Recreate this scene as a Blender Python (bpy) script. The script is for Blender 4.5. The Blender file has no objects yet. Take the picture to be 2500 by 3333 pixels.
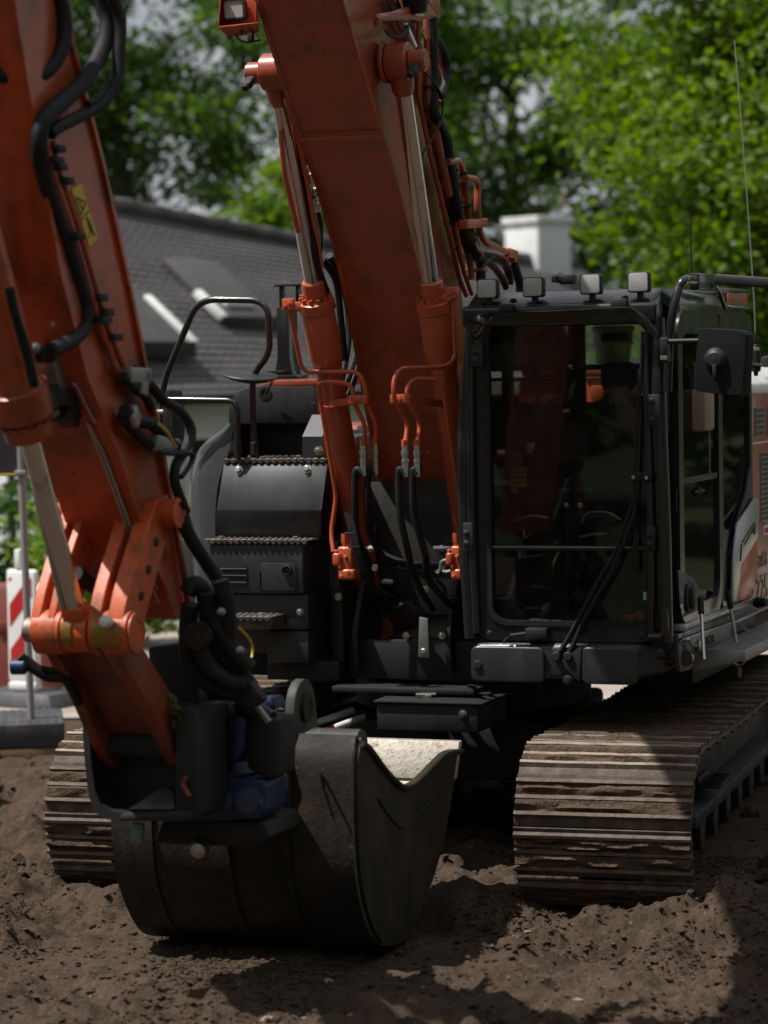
import bpy, bmesh, math, random
import numpy as np
from mathutils import Vector, Matrix

random.seed(7)
RNG = np.random.default_rng(11)
R = math.radians
sc = bpy.context.scene
col = sc.collection

# ------------------------------------------------------------------ camera, light, exposure
FPX, CAMH = 8850.0, 2.45
ROLL, PITCH = R(1.0), math.atan(466 / 8850.0)
cam = bpy.data.cameras.new("camera")
camo = bpy.data.objects.new("camera", cam)
col.objects.link(camo)
cam.sensor_fit = 'HORIZONTAL'
cam.sensor_width = 24.0
cam.lens = FPX / 2500 * 24
cam.clip_start, cam.clip_end = 0.1, 2000
camo.matrix_world = (Matrix.Translation((0, 0, CAMH)) @ Matrix.Rotation(R(90) - PITCH, 4, 'X')
                     @ Matrix.Rotation(-ROLL, 4, 'Z'))
cam.dof.use_dof = True
cam.dof.focus_distance = 12.6
cam.dof.aperture_fstop = 1.8
sc.camera = camo

SUN_EL, SUN_DIR = R(63), Vector((-0.96, -0.2, 0)).normalized()
world = bpy.data.worlds.new("World")
sc.world = world
world.use_nodes = True
wn = world.node_tree
sky = wn.nodes.new("ShaderNodeTexSky")
sky.sky_type = 'NISHITA'
sky.sun_disc = False
sky.sun_elevation = SUN_EL
sky.sun_rotation = math.atan2(SUN_DIR.x, SUN_DIR.y)
sky.air_density, sky.dust_density, sky.ozone_density = 1.0, 3.0, 1.0
tc = wn.nodes.new("ShaderNodeTexCoord")
cn = wn.nodes.new("ShaderNodeTexNoise")
cn.inputs["Scale"].default_value = 2.6
cn.inputs["Detail"].default_value = 7
cn.inputs["Roughness"].default_value = .58
wn.links.new(tc.outputs["Generated"], cn.inputs["Vector"])
cr = wn.nodes.new("ShaderNodeMapRange")
cr.inputs["From Min"].default_value = .28
cr.inputs["From Max"].default_value = .52
wn.links.new(cn.outputs["Fac"], cr.inputs["Value"])
cm = wn.nodes.new("ShaderNodeMix")
cm.data_type = 'RGBA'
wn.links.new(cr.outputs[0], cm.inputs[0])
wn.links.new(sky.outputs[0], cm.inputs[6])
cm.inputs[7].default_value = (9.4, 9.8, 10.4, 1)          # sunlit cloud
wn.links.new(cm.outputs[2], wn.nodes["Background"].inputs[0])
wn.nodes["Background"].inputs[1].default_value = 0.05
sl = bpy.data.lights.new("sun", 'SUN')
sl.energy, sl.angle, sl.color = 5.0, R(0.55), (1.0, 0.97, 0.925)
so = bpy.data.objects.new("sun", sl)
col.objects.link(so)
sdir = (SUN_DIR * math.cos(SUN_EL) + Vector((0, 0, math.sin(SUN_EL)))).normalized()
so.matrix_world = Matrix.Translation((-20, -10, 30)) @ (-sdir).to_track_quat('-Z', 'Y').to_matrix().to_4x4()
sc.view_settings.view_transform = 'Standard'
sc.view_settings.look = 'None'
sc.view_settings.exposure = 0.2
sc.view_settings.gamma = 1
sc.view_settings.use_curve_mapping = False

# ------------------------------------------------------------------ survey helpers
ORG = np.array([0.46, 14.33])          # swing centre of the excavator on the ground
YAW = R(20)
CY, SY = math.cos(YAW), math.sin(YAW)


def ray(px, py):
    u, v = (px - 1250) / FPX, (1666.5 - py) / FPX
    c, s = math.cos(ROLL), math.sin(ROLL)
    x, z = u * c + v * s, -u * s + v * c
    cp, sp = math.cos(PITCH), math.sin(PITCH)
    return np.array([x, cp + z * sp, z * cp - sp])


def to_local(x, y, z):
    dx, dy = x - ORG[0], y - ORG[1]
    return np.array([dx * CY - dy * SY, dx * SY + dy * CY, z])


CAM_L = to_local(0, 0, CAMH)


def lray(px, py):
    d = ray(px, py)
    return np.array([d[0] * CY - d[1] * SY, d[0] * SY + d[1] * CY, d[2]])


def PA(p, a):                      # point on the machine's lengthwise plane at lateral offset a
    d = lray(*p)
    return Vector(CAM_L + d * ((a - CAM_L[0]) / d[0]))


def PB(p, b):                      # point on the machine's cross plane at offset b
    d = lray(*p)
    return Vector(CAM_L + d * ((b - CAM_L[1]) / d[1]))


def WY(p, y):                      # point at world depth y
    d = ray(*p)
    return Vector((0, 0, CAMH)) + Vector(d) * (y / d[1])


def WG(p, z=0.0):                  # point on a level plane
    d = ray(*p)
    return Vector((0, 0, CAMH)) + Vector(d) * ((z - CAMH) / d[2])


def grid_fn(x0, y0, k):
    return lambda x, y: (x0 + x * k, y0 + y * k)


z1 = grid_fn(0, 0, .5124)
z2 = grid_fn(650, 0, .6028)
z3 = grid_fn(500, 850, .6329)
z4 = grid_fn(1450, 850, .6329)
z5 = grid_fn(0, 1000, .5124)
z6 = grid_fn(0, 1900, .5124)
z7 = grid_fn(600, 1700, .6028)
z8 = grid_fn(1450, 1850, .6329)
zA = grid_fn(2100, 850, .2712)
zB = grid_fn(2100, 1450, .339)
zC = grid_fn(1200, 0, .4294)

# ------------------------------------------------------------------ materials


def _n(nt, t, **kw):
    n = nt.nodes.new(t)
    for k, v in kw.items():
        setattr(n, k, v)
    return n


def noise(nt, pos, scale, detail=4, rough=.55):
    n = _n(nt, "ShaderNodeTexNoise")
    n.inputs["Scale"].default_value = scale
    n.inputs["Detail"].default_value = detail
    n.inputs["Roughness"].default_value = rough
    nt.links.new(pos, n.inputs["Vector"])
    return n.outputs["Fac"]


def ramp(nt, fac, lo, hi):
    n = _n(nt, "ShaderNodeMapRange")
    n.inputs["From Min"].default_value = lo
    n.inputs["From Max"].default_value = hi
    nt.links.new(fac, n.inputs["Value"])
    return n.outputs["Result"]


def mix(nt, fac, a, b):
    n = _n(nt, "ShaderNodeMix", data_type='RGBA')
    if isinstance(fac, (int, float)):
        n.inputs[0].default_value = fac
    else:
        nt.links.new(fac, n.inputs[0])
    for i, v in ((6, a), (7, b)):
        if isinstance(v, tuple):
            n.inputs[i].default_value = (*v, 1)
        else:
            nt.links.new(v, n.inputs[i])
    return n.outputs[2]


def mat(name, c, rough=.5, metal=0.0, var=.25, vscale=2.5, dirt=None, dirt_amt=.5, dirt_scale=6,
        specks=None, bump=0.0, bump_scale=60, coat=0.0, spec=.5, rough_var=.15, streak=None):
    m = bpy.data.materials.new(name)
    m.use_nodes = True
    nt = m.node_tree
    b = nt.nodes["Principled BSDF"]
    pos = _n(nt, "ShaderNodeNewGeometry").outputs["Position"]
    base = mix(nt, noise(nt, pos, vscale), tuple(x * (1 - var) for x in c), tuple(min(1, x * (1 + var)) for x in c))
    if streak:                                   # dirt running down
        mp = _n(nt, "ShaderNodeMapping")
        mp.inputs["Scale"].default_value = (22, 22, 1.6)
        nt.links.new(pos, mp.inputs[0])
        base = mix(nt, ramp(nt, noise(nt, mp.outputs[0], 1.0, 3), .55, .8), base, streak)
    if dirt:
        f = ramp(nt, noise(nt, pos, dirt_scale, 8, .68), .62 - .3 * dirt_amt, .80 - .15 * dirt_amt)
        base = mix(nt, f, base, dirt)
    if specks:
        f = ramp(nt, noise(nt, pos, 45, 3, .5), .69, .73)
        base = mix(nt, f, base, specks)
    nt.links.new(base, b.inputs["Base Color"])
    b.inputs["Metallic"].default_value = metal
    b.inputs["Coat Weight"].default_value = coat
    b.inputs["Coat Roughness"].default_value = .12
    b.inputs["Specular IOR Level"].default_value = spec
    r = _n(nt, "ShaderNodeMapRange")
    r.inputs["To Min"].default_value = max(.03, rough - rough_var)
    r.inputs["To Max"].default_value = min(1, rough + rough_var)
    nt.links.new(noise(nt, pos, 9, 6), r.inputs["Value"])
    nt.links.new(r.outputs[0], b.inputs["Roughness"])
    if bump:
        bp = _n(nt, "ShaderNodeBump")
        bp.inputs["Strength"].default_value = bump
        bp.inputs["Distance"].default_value = .02
        nt.links.new(noise(nt, pos, bump_scale, 6, .6), bp.inputs["Height"])
        nt.links.new(bp.outputs[0], b.inputs["Normal"])
    return m


def glass_mat(name, tint, gloss=1.0, rough=.015):
    m = bpy.data.materials.new(name)
    m.use_nodes = True
    nt = m.node_tree
    nt.nodes.remove(nt.nodes["Principled BSDF"])
    out = nt.nodes["Material Output"]
    tr = _n(nt, "ShaderNodeBsdfTransparent")
    tr.inputs[0].default_value = (*tint, 1)
    gl = _n(nt, "ShaderNodeBsdfGlossy")
    gl.inputs["Roughness"].default_value = rough
    gl.inputs[0].default_value = (gloss, gloss, gloss, 1)
    fr = _n(nt, "ShaderNodeFresnel")
    fr.inputs[0].default_value = 1.5
    mx = _n(nt, "ShaderNodeMixShader")
    nt.links.new(fr.outputs[0], mx.inputs[0])
    nt.links.new(tr.outputs[0], mx.inputs[1])
    nt.links.new(gl.outputs[0], mx.inputs[2])
    df = _n(nt, "ShaderNodeBsdfDiffuse")
    df.inputs[0].default_value = (.30, .29, .27, 1)
    m3 = _n(nt, "ShaderNodeMixShader")
    pos = _n(nt, "ShaderNodeNewGeometry").outputs["Position"]
    dd = _n(nt, "ShaderNodeMapRange")
    dd.inputs["From Min"].default_value = .4
    dd.inputs["From Max"].default_value = .8
    dd.inputs["To Min"].default_value = .004
    dd.inputs["To Max"].default_value = .045
    nt.links.new(noise(nt, pos, 5, 9, .7), dd.inputs["Value"])
    nt.links.new(dd.outputs[0], m3.inputs[0])
    nt.links.new(mx.outputs[0], m3.inputs[1])
    nt.links.new(df.outputs[0], m3.inputs[2])
    nt.links.new(m3.outputs[0], out.inputs[0])
    return m


def leaf_mat(name, c1, c2, trans=.45):
    m = bpy.data.materials.new(name)
    m.use_nodes = True
    nt = m.node_tree
    nt.nodes.remove(nt.nodes["Principled BSDF"])
    out = nt.nodes["Material Output"]
    g = _n(nt, "ShaderNodeNewGeometry")
    cc = mix(nt, g.outputs["Random Per Island"], c1, c2)
    cc = mix(nt, ramp(nt, noise(nt, g.outputs["Position"], .7, 3), .35, .7), cc, c2)
    d = _n(nt, "ShaderNodeBsdfDiffuse")
    t = _n(nt, "ShaderNodeBsdfTranslucent")
    hs = _n(nt, "ShaderNodeHueSaturation")
    hs.inputs["Saturation"].default_value = 1.15
    hs.inputs["Value"].default_value = 1.5
    nt.links.new(cc, hs.inputs["Color"])
    nt.links.new(cc, d.inputs[0])
    nt.links.new(hs.outputs[0], t.inputs[0])
    mx = _n(nt, "ShaderNodeMixShader")
    mx.inputs[0].default_value = trans
    nt.links.new(d.outputs[0], mx.inputs[1])
    nt.links.new(t.outputs[0], mx.inputs[2])
    g2 = _n(nt, "ShaderNodeBsdfGlossy")
    g2.inputs["Roughness"].default_value = .5
    g2.inputs[0].default_value = (.9, .9, .9, 1)
    m2 = _n(nt, "ShaderNodeMixShader")
    m2.inputs[0].default_value = .02
    nt.links.new(mx.outputs[0], m2.inputs[1])
    nt.links.new(g2.outputs[0], m2.inputs[2])
    nt.links.new(m2.outputs[0], out.inputs[0])
    return m


MUD = (.16, .115, .085)
RUST = (.11, .045, .02)
M = dict(
    orange=mat("orange_paint", (.34, .058, .019), .45, var=.16, dirt=(.10, .04, .022), dirt_amt=.46, specks=(.03, .015, .01), coat=.5, bump=.03, streak=(.30, .055, .02)),  # base lowered for the boom's shade; sunlit glands and links get brighter oranges
    orange_arm=mat("weathered_orange_paint", (.38, .06, .016), .42, var=.25, dirt=(.06, .028, .015), dirt_amt=.42, dirt_scale=4, specks=(.02, .012, .01), coat=.15, bump=.04, streak=(.2, .04, .015)),
    orange_red=mat("lit_orange_paint", (.44, .076, .026), .4, var=.12, dirt=(.2, .06, .03), dirt_amt=.15, coat=.3, bump=.02),  # brighter copy of the orange for the sunlit cylinder parts
    link=mat("rusty_orange_paint", (.52, .085, .018), .5, var=.25, dirt=(.11, .055, .02), dirt_amt=.55, dirt_scale=9, specks=(.025, .018, .01), bump=.08),
    charcoal=mat("charcoal_paint", (.021, .0217, .0245), .42, var=.15, dirt=(.05, .046, .042), dirt_amt=.25, specks=(.09, .09, .09), coat=.15, bump=.03, streak=(.04, .038, .037)),
    deep=mat("dark_frame_paint", (.008, .008, .0085), .65, var=.3, dirt=(.022, .018, .014), dirt_amt=.25, bump=.06),
    cab=mat("black_cab_paint", (.009, .009, .0105), .3, var=.15, dirt=(.02, .019, .018), dirt_amt=.2, coat=.35),
    plastic=mat("black_plastic", (.011, .011, .012), .55, var=.15, dirt=(.026, .024, .022), dirt_amt=.3, bump=.05, bump_scale=200),
    rubber=mat("black_rubber", (.0075, .0075, .008), .66, var=.3, spec=.35, dirt=(.022, .019, .016), dirt_amt=.3, bump=.08, bump_scale=120),
    chrome=mat("chromed_rod", (.62, .60, .60), .13, 1.0, var=.06, dirt=(.22, .17, .13), dirt_amt=.12, rough_var=.06),
    steel=mat("zinc_steel", (.52, .51, .49), .34, 1.0, var=.15, dirt=(.15, .11, .08), dirt_amt=.25),
    galv=mat("galvanised_steel", (.30, .30, .30), .45, .8, var=.2, dirt=(.16, .14, .12), dirt_amt=.3),
    shoe=mat("worn_track_steel", (.058, .040, .029), .7, .05, var=.3, dirt=(.14, .105, .08), dirt_amt=.6, dirt_scale=12, specks=(.13, .06, .03), bump=.25, bump_scale=90),
    grouser=mat("polished_grouser_steel", (.235, .185, .145), .6, .3, var=.3, dirt=(.12, .085, .06), dirt_amt=.62, dirt_scale=14, specks=(.12, .06, .03), bump=.2),
    mud=mat("dried_mud", (.112, .077, .054), .95, var=.35, vscale=12, dirt=(.055, .04, .03), dirt_amt=.45, dirt_scale=18, bump=1.0, bump_scale=70, spec=.1),
    bucket=mat("worn_bucket_steel", (.024, .019, .014), .66, .1, var=.4, spec=.3, dirt=(.060, .040, .026), dirt_amt=.5, dirt_scale=5, specks=(.13, .10, .075), bump=.2, bump_scale=40, streak=(.045, .038, .032)),
    bucket_in=mat("scoured_bucket_steel", (.42, .38, .32), .55, .3, var=.2, dirt=(.16, .11, .075), dirt_amt=.4, dirt_scale=30, specks=(.1, .06, .03), bump=.2),
    blue=mat("blue_paint", (.006, .019, .07), .5, var=.3, dirt=(.03, .028, .027), dirt_amt=.55, specks=(.2, .2, .2), bump=.08),
    lamp=mat("frosted_lamp_lens", (.38, .375, .37), .25, var=.05, coat=.6),
    white=mat("white_paint", (.74, .74, .73), .45, var=.05, dirt=(.45, .43, .4), dirt_amt=.15),
    wall=mat("white_render", (.72, .72, .72), .85, var=.06, vscale=.8, dirt=(.5, .49, .47), dirt_amt=.25, dirt_scale=2, bump=.2),
    silver=mat("silver_panel", (.36, .36, .36), .35, .5, var=.1, coat=.3),
    red=mat("red_reflective", (.42, .014, .018), .4, var=.1, dirt=(.25, .03, .03), dirt_amt=.15),
    yellow=mat("yellow_print", (.55, .38, .03), .5, var=.1, dirt=(.3, .2, .05), dirt_amt=.3),
    black=mat("black_print", (.012, .012, .012), .6, var=.1),
    hitachi_text=mat("grey_print", (.30, .28, .27), .5, var=.1),
    pale=mat("pale_print", (.62, .62, .62), .5, var=.05),
    tile=mat("grey_pantile", (.072, .066, .068), .75, var=.3, vscale=1.5, dirt=(.11, .10, .092), dirt_amt=.35, dirt_scale=3, bump=.3),
    darkwood=mat("black_timber", (.014, .014, .016), .6, var=.2),
    pane=mat("window_pane", (.02, .022, .025), .06, var=.1, coat=.6),
    wood=mat("bare_timber", (.30, .21, .12), .8, var=.25, bump=.2),
    foot=mat("recycled_plastic", (.045, .048, .056), .6, var=.2, dirt=(.12, .1, .09), dirt_amt=.35, bump=.15),
    signback=mat("grey_sign_back", (.085, .085, .09), .6, var=.08),
    pole=mat("galvanised_pole", (.34, .31, .31), .5, .4, var=.12),
    paving=mat("sandy_paving", (.33, .285, .245), .9, var=.2, vscale=1.2, dirt=(.22, .18, .15), dirt_amt=.4, dirt_scale=2, bump=.5, bump_scale=25, spec=.2),
    bark=mat("tree_bark", (.06, .048, .038), .9, var=.35, bump=.8, bump_scale=20),
    seat=mat("black_seat_fabric", (.014, .014, .015), .85, var=.15, bump=.1, bump_scale=300),
    interior=mat("cab_lining", (.022, .022, .023), .7, var=.2),
    pail=mat("white_plastic", (.62, .62, .58), .45, var=.06),
    tub=mat("green_plastic", (.03, .075, .035), .4, var=.1),
    gold=mat("rubbed_brass", (.28, .16, .03), .45, .5, var=.3, dirt=(.04, .03, .02), dirt_amt=.45, dirt_scale=14),
    cream=mat("chestnut_blossom", (.48, .36, .28), .8, var=.2),
    soil=None,
)
M['glass'] = glass_mat("cab_glass", (.82, .86, .83), .5)
M['visor'] = glass_mat("smoked_visor", (.36, .34, .40), 1.0, .08)
M['chestnut'] = leaf_mat("chestnut_leaf", (.055, .115, .020), (.115, .200, .036), .5)
M['lime'] = leaf_mat("lime_leaf", (.070, .142, .017), (.155, .238, .032), .5)
M['hedge'] = leaf_mat("hedge_leaf", (.025, .06, .012), (.055, .11, .022), .3)
M['weed'] = leaf_mat("weed_leaf", (.05, .09, .015), (.12, .17, .04), .4)


def soil_mat():
    m = bpy.data.materials.new("bare_soil")
    m.use_nodes = True
    nt = m.node_tree
    b = nt.nodes["Principled BSDF"]
    pos = _n(nt, "ShaderNodeNewGeometry").outputs["Position"]
    c = mix(nt, noise(nt, pos, 1.1, 6), (.084, .055, .037), (.175, .122, .087))
    c = mix(nt, ramp(nt, noise(nt, pos, 9, 8, .7), .45, .75), c, (.050, .036, .027))
    c = mix(nt, ramp(nt, noise(nt, pos, 60, 4, .6), .62, .72), c, (.30, .24, .19))
    nt.links.new(c, b.inputs["Base Color"])
    b.inputs["Roughness"].default_value = .95
    b.inputs["Specular IOR Level"].default_value = .15
    h1 = noise(nt, pos, 22, 10, .72)
    bp = _n(nt, "ShaderNodeBump")
    bp.inputs["Strength"].default_value = 1.0
    bp.inputs["Distance"].default_value = .06
    nt.links.new(h1, bp.inputs["Height"])
    bp2 = _n(nt, "ShaderNodeBump")
    bp2.inputs["Strength"].default_value = .7
    bp2.inputs["Distance"].default_value = .014
    nt.links.new(noise(nt, pos, 130, 6, .65), bp2.inputs["Height"])
    nt.links.new(bp.outputs[0], bp2.inputs["Normal"])
    nt.links.new(bp2.outputs[0], b.inputs["Normal"])
    return m


M['soil'] = soil_mat()

# ------------------------------------------------------------------ mesh building


def fillet(pts, r, n=5):
    pts = [Vector(p) for p in pts]
    if r <= 0 or len(pts) < 3:
        return pts
    out = [pts[0]]
    for i in range(1, len(pts) - 1):
        p, a, b = pts[i], pts[i - 1], pts[i + 1]
        u, v = (a - p), (b - p)
        lu, lv = u.length, v.length
        u.normalize()
        v.normalize()
        d = min(r, lu * .48, lv * .48)
        s, e = p + u * d, p + v * d
        for k in range(n + 1):
            t = k / n
            out.append(s * (1 - t) ** 2 + p * 2 * t * (1 - t) + e * t * t)
    out.append(pts[-1])
    return out


def smooth(pts, n=8):
    P = [Vector(p) for p in pts]
    P = [P[0] * 2 - P[1]] + P + [P[-1] * 2 - P[-2]]
    out = []
    for i in range(1, len(P) - 2):
        for k in range(n):
            t = k / n
            a, b, c, d = P[i - 1:i + 3]
            out.append(.5 * ((2 * b) + (c - a) * t + (2 * a - 5 * b + 4 * c - d) * t * t + (3 * b - a - 3 * c + d) * t ** 3))
    out.append(P[-2])
    return out


def rrect(x0, x1, y0, y1, r, n=6):
    out = []
    for cx, cy, a0 in ((x1 - r, y1 - r, 0), (x0 + r, y1 - r, 90), (x0 + r, y0 + r, 180), (x1 - r, y0 + r, 270)):
        for k in range(n + 1):
            t = R(a0 + 90 * k / n)
            out.append((cx + r * math.cos(t), cy + r * math.sin(t)))
    return out


class B:
    def __init__(s):
        s.v, s.f, s.m = [], [], []
        s.cur = 0

    def add(s, vs, fs):
        o = len(s.v)
        s.v += [tuple(v) for v in vs]
        s.f += [tuple(i + o for i in f) for f in fs]
        s.m += [s.cur] * len(fs)
        return s

    def frombm(s, bm, mtx=None):
        if mtx is not None:
            bmesh.ops.transform(bm, matrix=mtx, verts=bm.verts)
        bm.verts.index_update()
        s.add([v.co.copy() for v in bm.verts], [[v.index for v in f.verts] for f in bm.faces])
        bm.free()
        return s

    def box(s, x0, x1, y0, y1, z0, z1, bev=.004, seg=2, mtx=None):
        bm = bmesh.new()
        bmesh.ops.create_cube(bm, size=1)
        bmesh.ops.transform(bm, matrix=Matrix.Translation(((x0 + x1) / 2, (y0 + y1) / 2, (z0 + z1) / 2)) @
                            Matrix.Diagonal((abs(x1 - x0), abs(y1 - y0), abs(z1 - z0), 1)), verts=bm.verts)
        if bev:
            bev = min(bev, .45 * min(abs(x1 - x0), abs(y1 - y0), abs(z1 - z0)))
            bmesh.ops.bevel(bm, geom=bm.edges[:], offset=bev, segments=seg, affect='EDGES', profile=.5)
        return s.frombm(bm, mtx)

    def bar(s, p0, p1, w, h, bev=.004, up=(0, 0, 1)):
        p0, p1 = Vector(p0), Vector(p1)
        d = p1 - p0
        L = d.length
        d.normalize()
        x = d.cross(Vector(up))
        if x.length < 1e-4:
            x = d.cross(Vector((1, 0, 0)))
        x.normalize()
        z = x.cross(d)
        m = Matrix((x, d, z)).transposed().to_4x4()
        m.translation = p0
        return s.box(-w / 2, w / 2, 0, L, -h / 2, h / 2, bev, mtx=m)

    def prism(s, pts, ext, bev=0.0, seg=2):
        bm = bmesh.new()
        ext = Vector(ext)
        a = [bm.verts.new(Vector(p)) for p in pts]
        b = [bm.verts.new(Vector(p) + ext) for p in pts]
        n = len(pts)
        bm.faces.new(a)
        bm.faces.new(b[::-1])
        for i in range(n):
            bm.faces.new((a[i], b[i], b[(i + 1) % n], a[(i + 1) % n]))
        bmesh.ops.recalc_face_normals(bm, faces=bm.faces[:])
        if bev:
            ed = [e for e in bm.edges if len(e.link_faces) == 2 and e.calc_face_angle(0) > .6]
            bmesh.ops.bevel(bm, geom=ed, offset=bev, segments=seg, affect='EDGES', profile=.5, clamp_overlap=True)
        return s.frombm(bm)

    def ring(s, outer, inner, ext):
        """frame between two loops of the same length, extruded by ext"""
        n = len(outer)
        e = Vector(ext)
        o, i = [Vector(p) for p in outer], [Vector(p) for p in inner]
        vs = o + i + [p + e for p in o] + [p + e for p in i]
        fs = []
        for k in range(n):
            j = (k + 1) % n
            fs += [(k, j, n + j, n + k), (2 * n + k, 3 * n + k, 3 * n + j, 2 * n + j),
                   (k, 2 * n + k, 2 * n + j, j), (n + k, n + j, 3 * n + j, 3 * n + k)]
        return s.add(vs, fs)

    def tube(s, pts, r, n=10, rf=None, cap=True):
        pts = [Vector(p) for p in pts]
        N = len(pts)
        t = [(pts[min(i + 1, N - 1)] - pts[max(i - 1, 0)]).normalized() for i in range(N)]
        ref = Vector((0, 0, 1)) if abs(t[0].z) < .9 else Vector((1, 0, 0))
        u = t[0].cross(ref).normalized()
        vs, fs = [], []
        for i in range(N):
            u = (u - t[i] * u.dot(t[i])).normalized()
            w = t[i].cross(u)
            rr = r * (rf(i / (N - 1)) if rf else 1)
            for k in range(n):
                a = 2 * math.pi * k / n
                vs.append(pts[i] + (u * math.cos(a) + w * math.sin(a)) * rr)
        for i in range(N - 1):
            for k in range(n):
                j = (k + 1) % n
                fs.append((i * n + k, i * n + j, (i + 1) * n + j, (i + 1) * n + k))
        if cap:
            fs.append(tuple(range(n))[::-1])
            fs.append(tuple((N - 1) * n + k for k in range(n)))
        return s.add(vs, fs)

    def lathe(s, prof, p0, axis, n=24):
        """prof: (radius, distance along axis)"""
        d = Vector(axis).normalized()
        ref = Vector((0, 0, 1)) if abs(d.z) < .9 else Vector((1, 0, 0))
        u = d.cross(ref).normalized()
        w = d.cross(u)
        p0 = Vector(p0)
        vs, fs = [], []
        for r, t in prof:
            for k in range(n):
                a = 2 * math.pi * k / n
                vs.append(p0 + d * t + (u * math.cos(a) + w * math.sin(a)) * r)
        for i in range(len(prof) - 1):
            for k in range(n):
                j = (k + 1) % n
                fs.append((i * n + k, (i + 1) * n + k, (i + 1) * n + j, i * n + j))
        if prof[0][0] > 0:
            fs.append(tuple(range(n)))
        if prof[-1][0] > 0:
            fs.append(tuple((len(prof) - 1) * n + k for k in range(n))[::-1])
        return s.add(vs, fs)

    def cyl(s, p0, p1, r, n=24, bev=.004):
        p0, p1 = Vector(p0), Vector(p1)
        L = (p1 - p0).length
        b = min(bev, L * .3, r * .3)
        return s.lathe([(r - b, 0), (r, b), (r, L - b), (r - b, L)], p0, p1 - p0, n)

    def sheet(s, rows):
        """grid of points (rows of equal length)"""
        n = len(rows[0])
        vs = [p for r in rows for p in r]
        fs = [(i * n + k, i * n + k + 1, (i + 1) * n + k + 1, (i + 1) * n + k) for i in range(len(rows) - 1) for k in range(n - 1)]
        return s.add(vs, fs)


def mesh_of(name, b, mats, ang=35):
    me = bpy.data.meshes.new(name)
    me.from_pydata(b.v, [], b.f)
    for m in (mats if isinstance(mats, (list, tuple)) else [mats]):
        me.materials.append(M[m])
    me.polygons.foreach_set("material_index", b.m)
    me.polygons.foreach_set("use_smooth", [True] * len(me.polygons))
    me.update()
    bm = bmesh.new()
    bm.from_mesh(me)
    bmesh.ops.recalc_face_normals(bm, faces=bm.faces[:])
    bm.to_mesh(me)
    bm.free()
    me.set_sharp_from_angle(angle=R(ang))
    return me


def link(name, data, parent=None, label=None, kind=None):
    o = bpy.data.objects.new(name, data)
    col.objects.link(o)
    if parent is not None:
        o.parent = parent
    if label:
        o['label'] = label
    if kind:
        o['kind'] = kind
    return o


APART = {"bumper_pad", "wear_strip", "pipe_clip", "worn_patch", "louvre", "louvre_lip", "hose_fitting", "rail_socket", "weld_seam",
         "timber_bearer", "red_stripe", "frame_bolt", "cable_tie", "valve_fitting", "header_block", "bolt", "barge_board",
         "guard_bar", "rivet_hole", "warning_triangle", "pale_trim", "stick_bracket", "label_print", "printed_mark", "line_fitting", "yellow_label", "pedal", "gland_bolt", "fitting", "hose_bracket", "pipe_clamp", "step_bolt"}


def islands(b):
    par = list(range(len(b.v)))

    def find(i):
        while par[i] != i:
            par[i] = par[par[i]]
            i = par[i]
        return i
    for f in b.f:
        r = find(f[0])
        for i in f[1:]:
            par[find(i)] = r
    groups = {}
    for f, m in zip(b.f, b.m):
        groups.setdefault(find(f[0]), []).append((f, m))
    out = []
    for fs in groups.values():
        ids = sorted({i for f, _ in fs for i in f})
        mp = {i: k for k, i in enumerate(ids)}
        c = B()
        c.v = [b.v[i] for i in ids]
        c.f = [tuple(mp[i] for i in f) for f, _ in fs]
        c.m = [m for _, m in fs]
        out.append(c)
    return out


def obj(name, b, mats, parent=None, label=None, kind=None, ang=35):
    if name in APART:
        isl = islands(b)
        if len(isl) > 1:
            return [link(name, mesh_of(name, c, mats, ang), parent, label, kind) for c in isl][0]
    return link(name, mesh_of(name, b, mats, ang), parent, label, kind)


def thing(name, label, cat, loc=(0, 0, 0), rz=0, group=None, data=None):
    o = bpy.data.objects.new(name, data)
    col.objects.link(o)
    o.location = loc
    o.rotation_euler = (0, 0, rz)
    o['label'], o['category'] = label, cat
    if group:
        o['group'] = group
    return o


def tag(o, label, cat, group=None):
    o['label'], o['category'] = label, cat
    if group:
        o['group'] = group
    return o


def text(name, body, height, origin, xd, yd, m, parent, squeeze=1.0, depth=.0008, bold=False):
    cu = bpy.data.curves.new(name, 'FONT')
    cu.body = body
    cu.size = height / .7
    cu.extrude = depth
    if bold:
        cu.offset = .012 * cu.size
    t = bpy.data.objects.new(name, cu)
    col.objects.link(t)
    dg = bpy.context.evaluated_depsgraph_get()
    me = bpy.data.meshes.new_from_object(t.evaluated_get(dg))
    bpy.data.objects.remove(t)
    bpy.data.curves.remove(cu)
    x, y = Vector(xd).normalized(), Vector(yd).normalized()
    z = x.cross(y).normalized()
    y = z.cross(x)
    mt = Matrix((x * squeeze, y, z)).transposed().to_4x4()
    mt.translation = Vector(origin)
    me.transform(mt)
    me.materials.clear()
    me.materials.append(M[m])
    me.name = name
    return link(name, me, parent)


def bolt(b, p, axis, r=.011, h=.009):
    p, d = Vector(p), Vector(axis).normalized()
    b.lathe([(r * 1.45, 0), (r * 1.45, .002), (r, .0025), (r, h - .002), (r * .8, h), (0, h)], p, d, 6)
    return b


# numpy value noise for relief
TABLES = {}


def vnoise(x, y, seed):
    if seed not in TABLES:
        TABLES[seed] = np.random.default_rng(seed).random((256, 256))
    T = TABLES[seed]
    xi, yi = np.floor(x).astype(int), np.floor(y).astype(int)
    fx, fy = x - xi, y - yi
    fx, fy = fx * fx * (3 - 2 * fx), fy * fy * (3 - 2 * fy)
    g = lambda i, j: T[(xi + i) & 255, (yi + j) & 255]
    return (g(0, 0) * (1 - fx) + g(1, 0) * fx) * (1 - fy) + (g(0, 1) * (1 - fx) + g(1, 1) * fx) * fy


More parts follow.
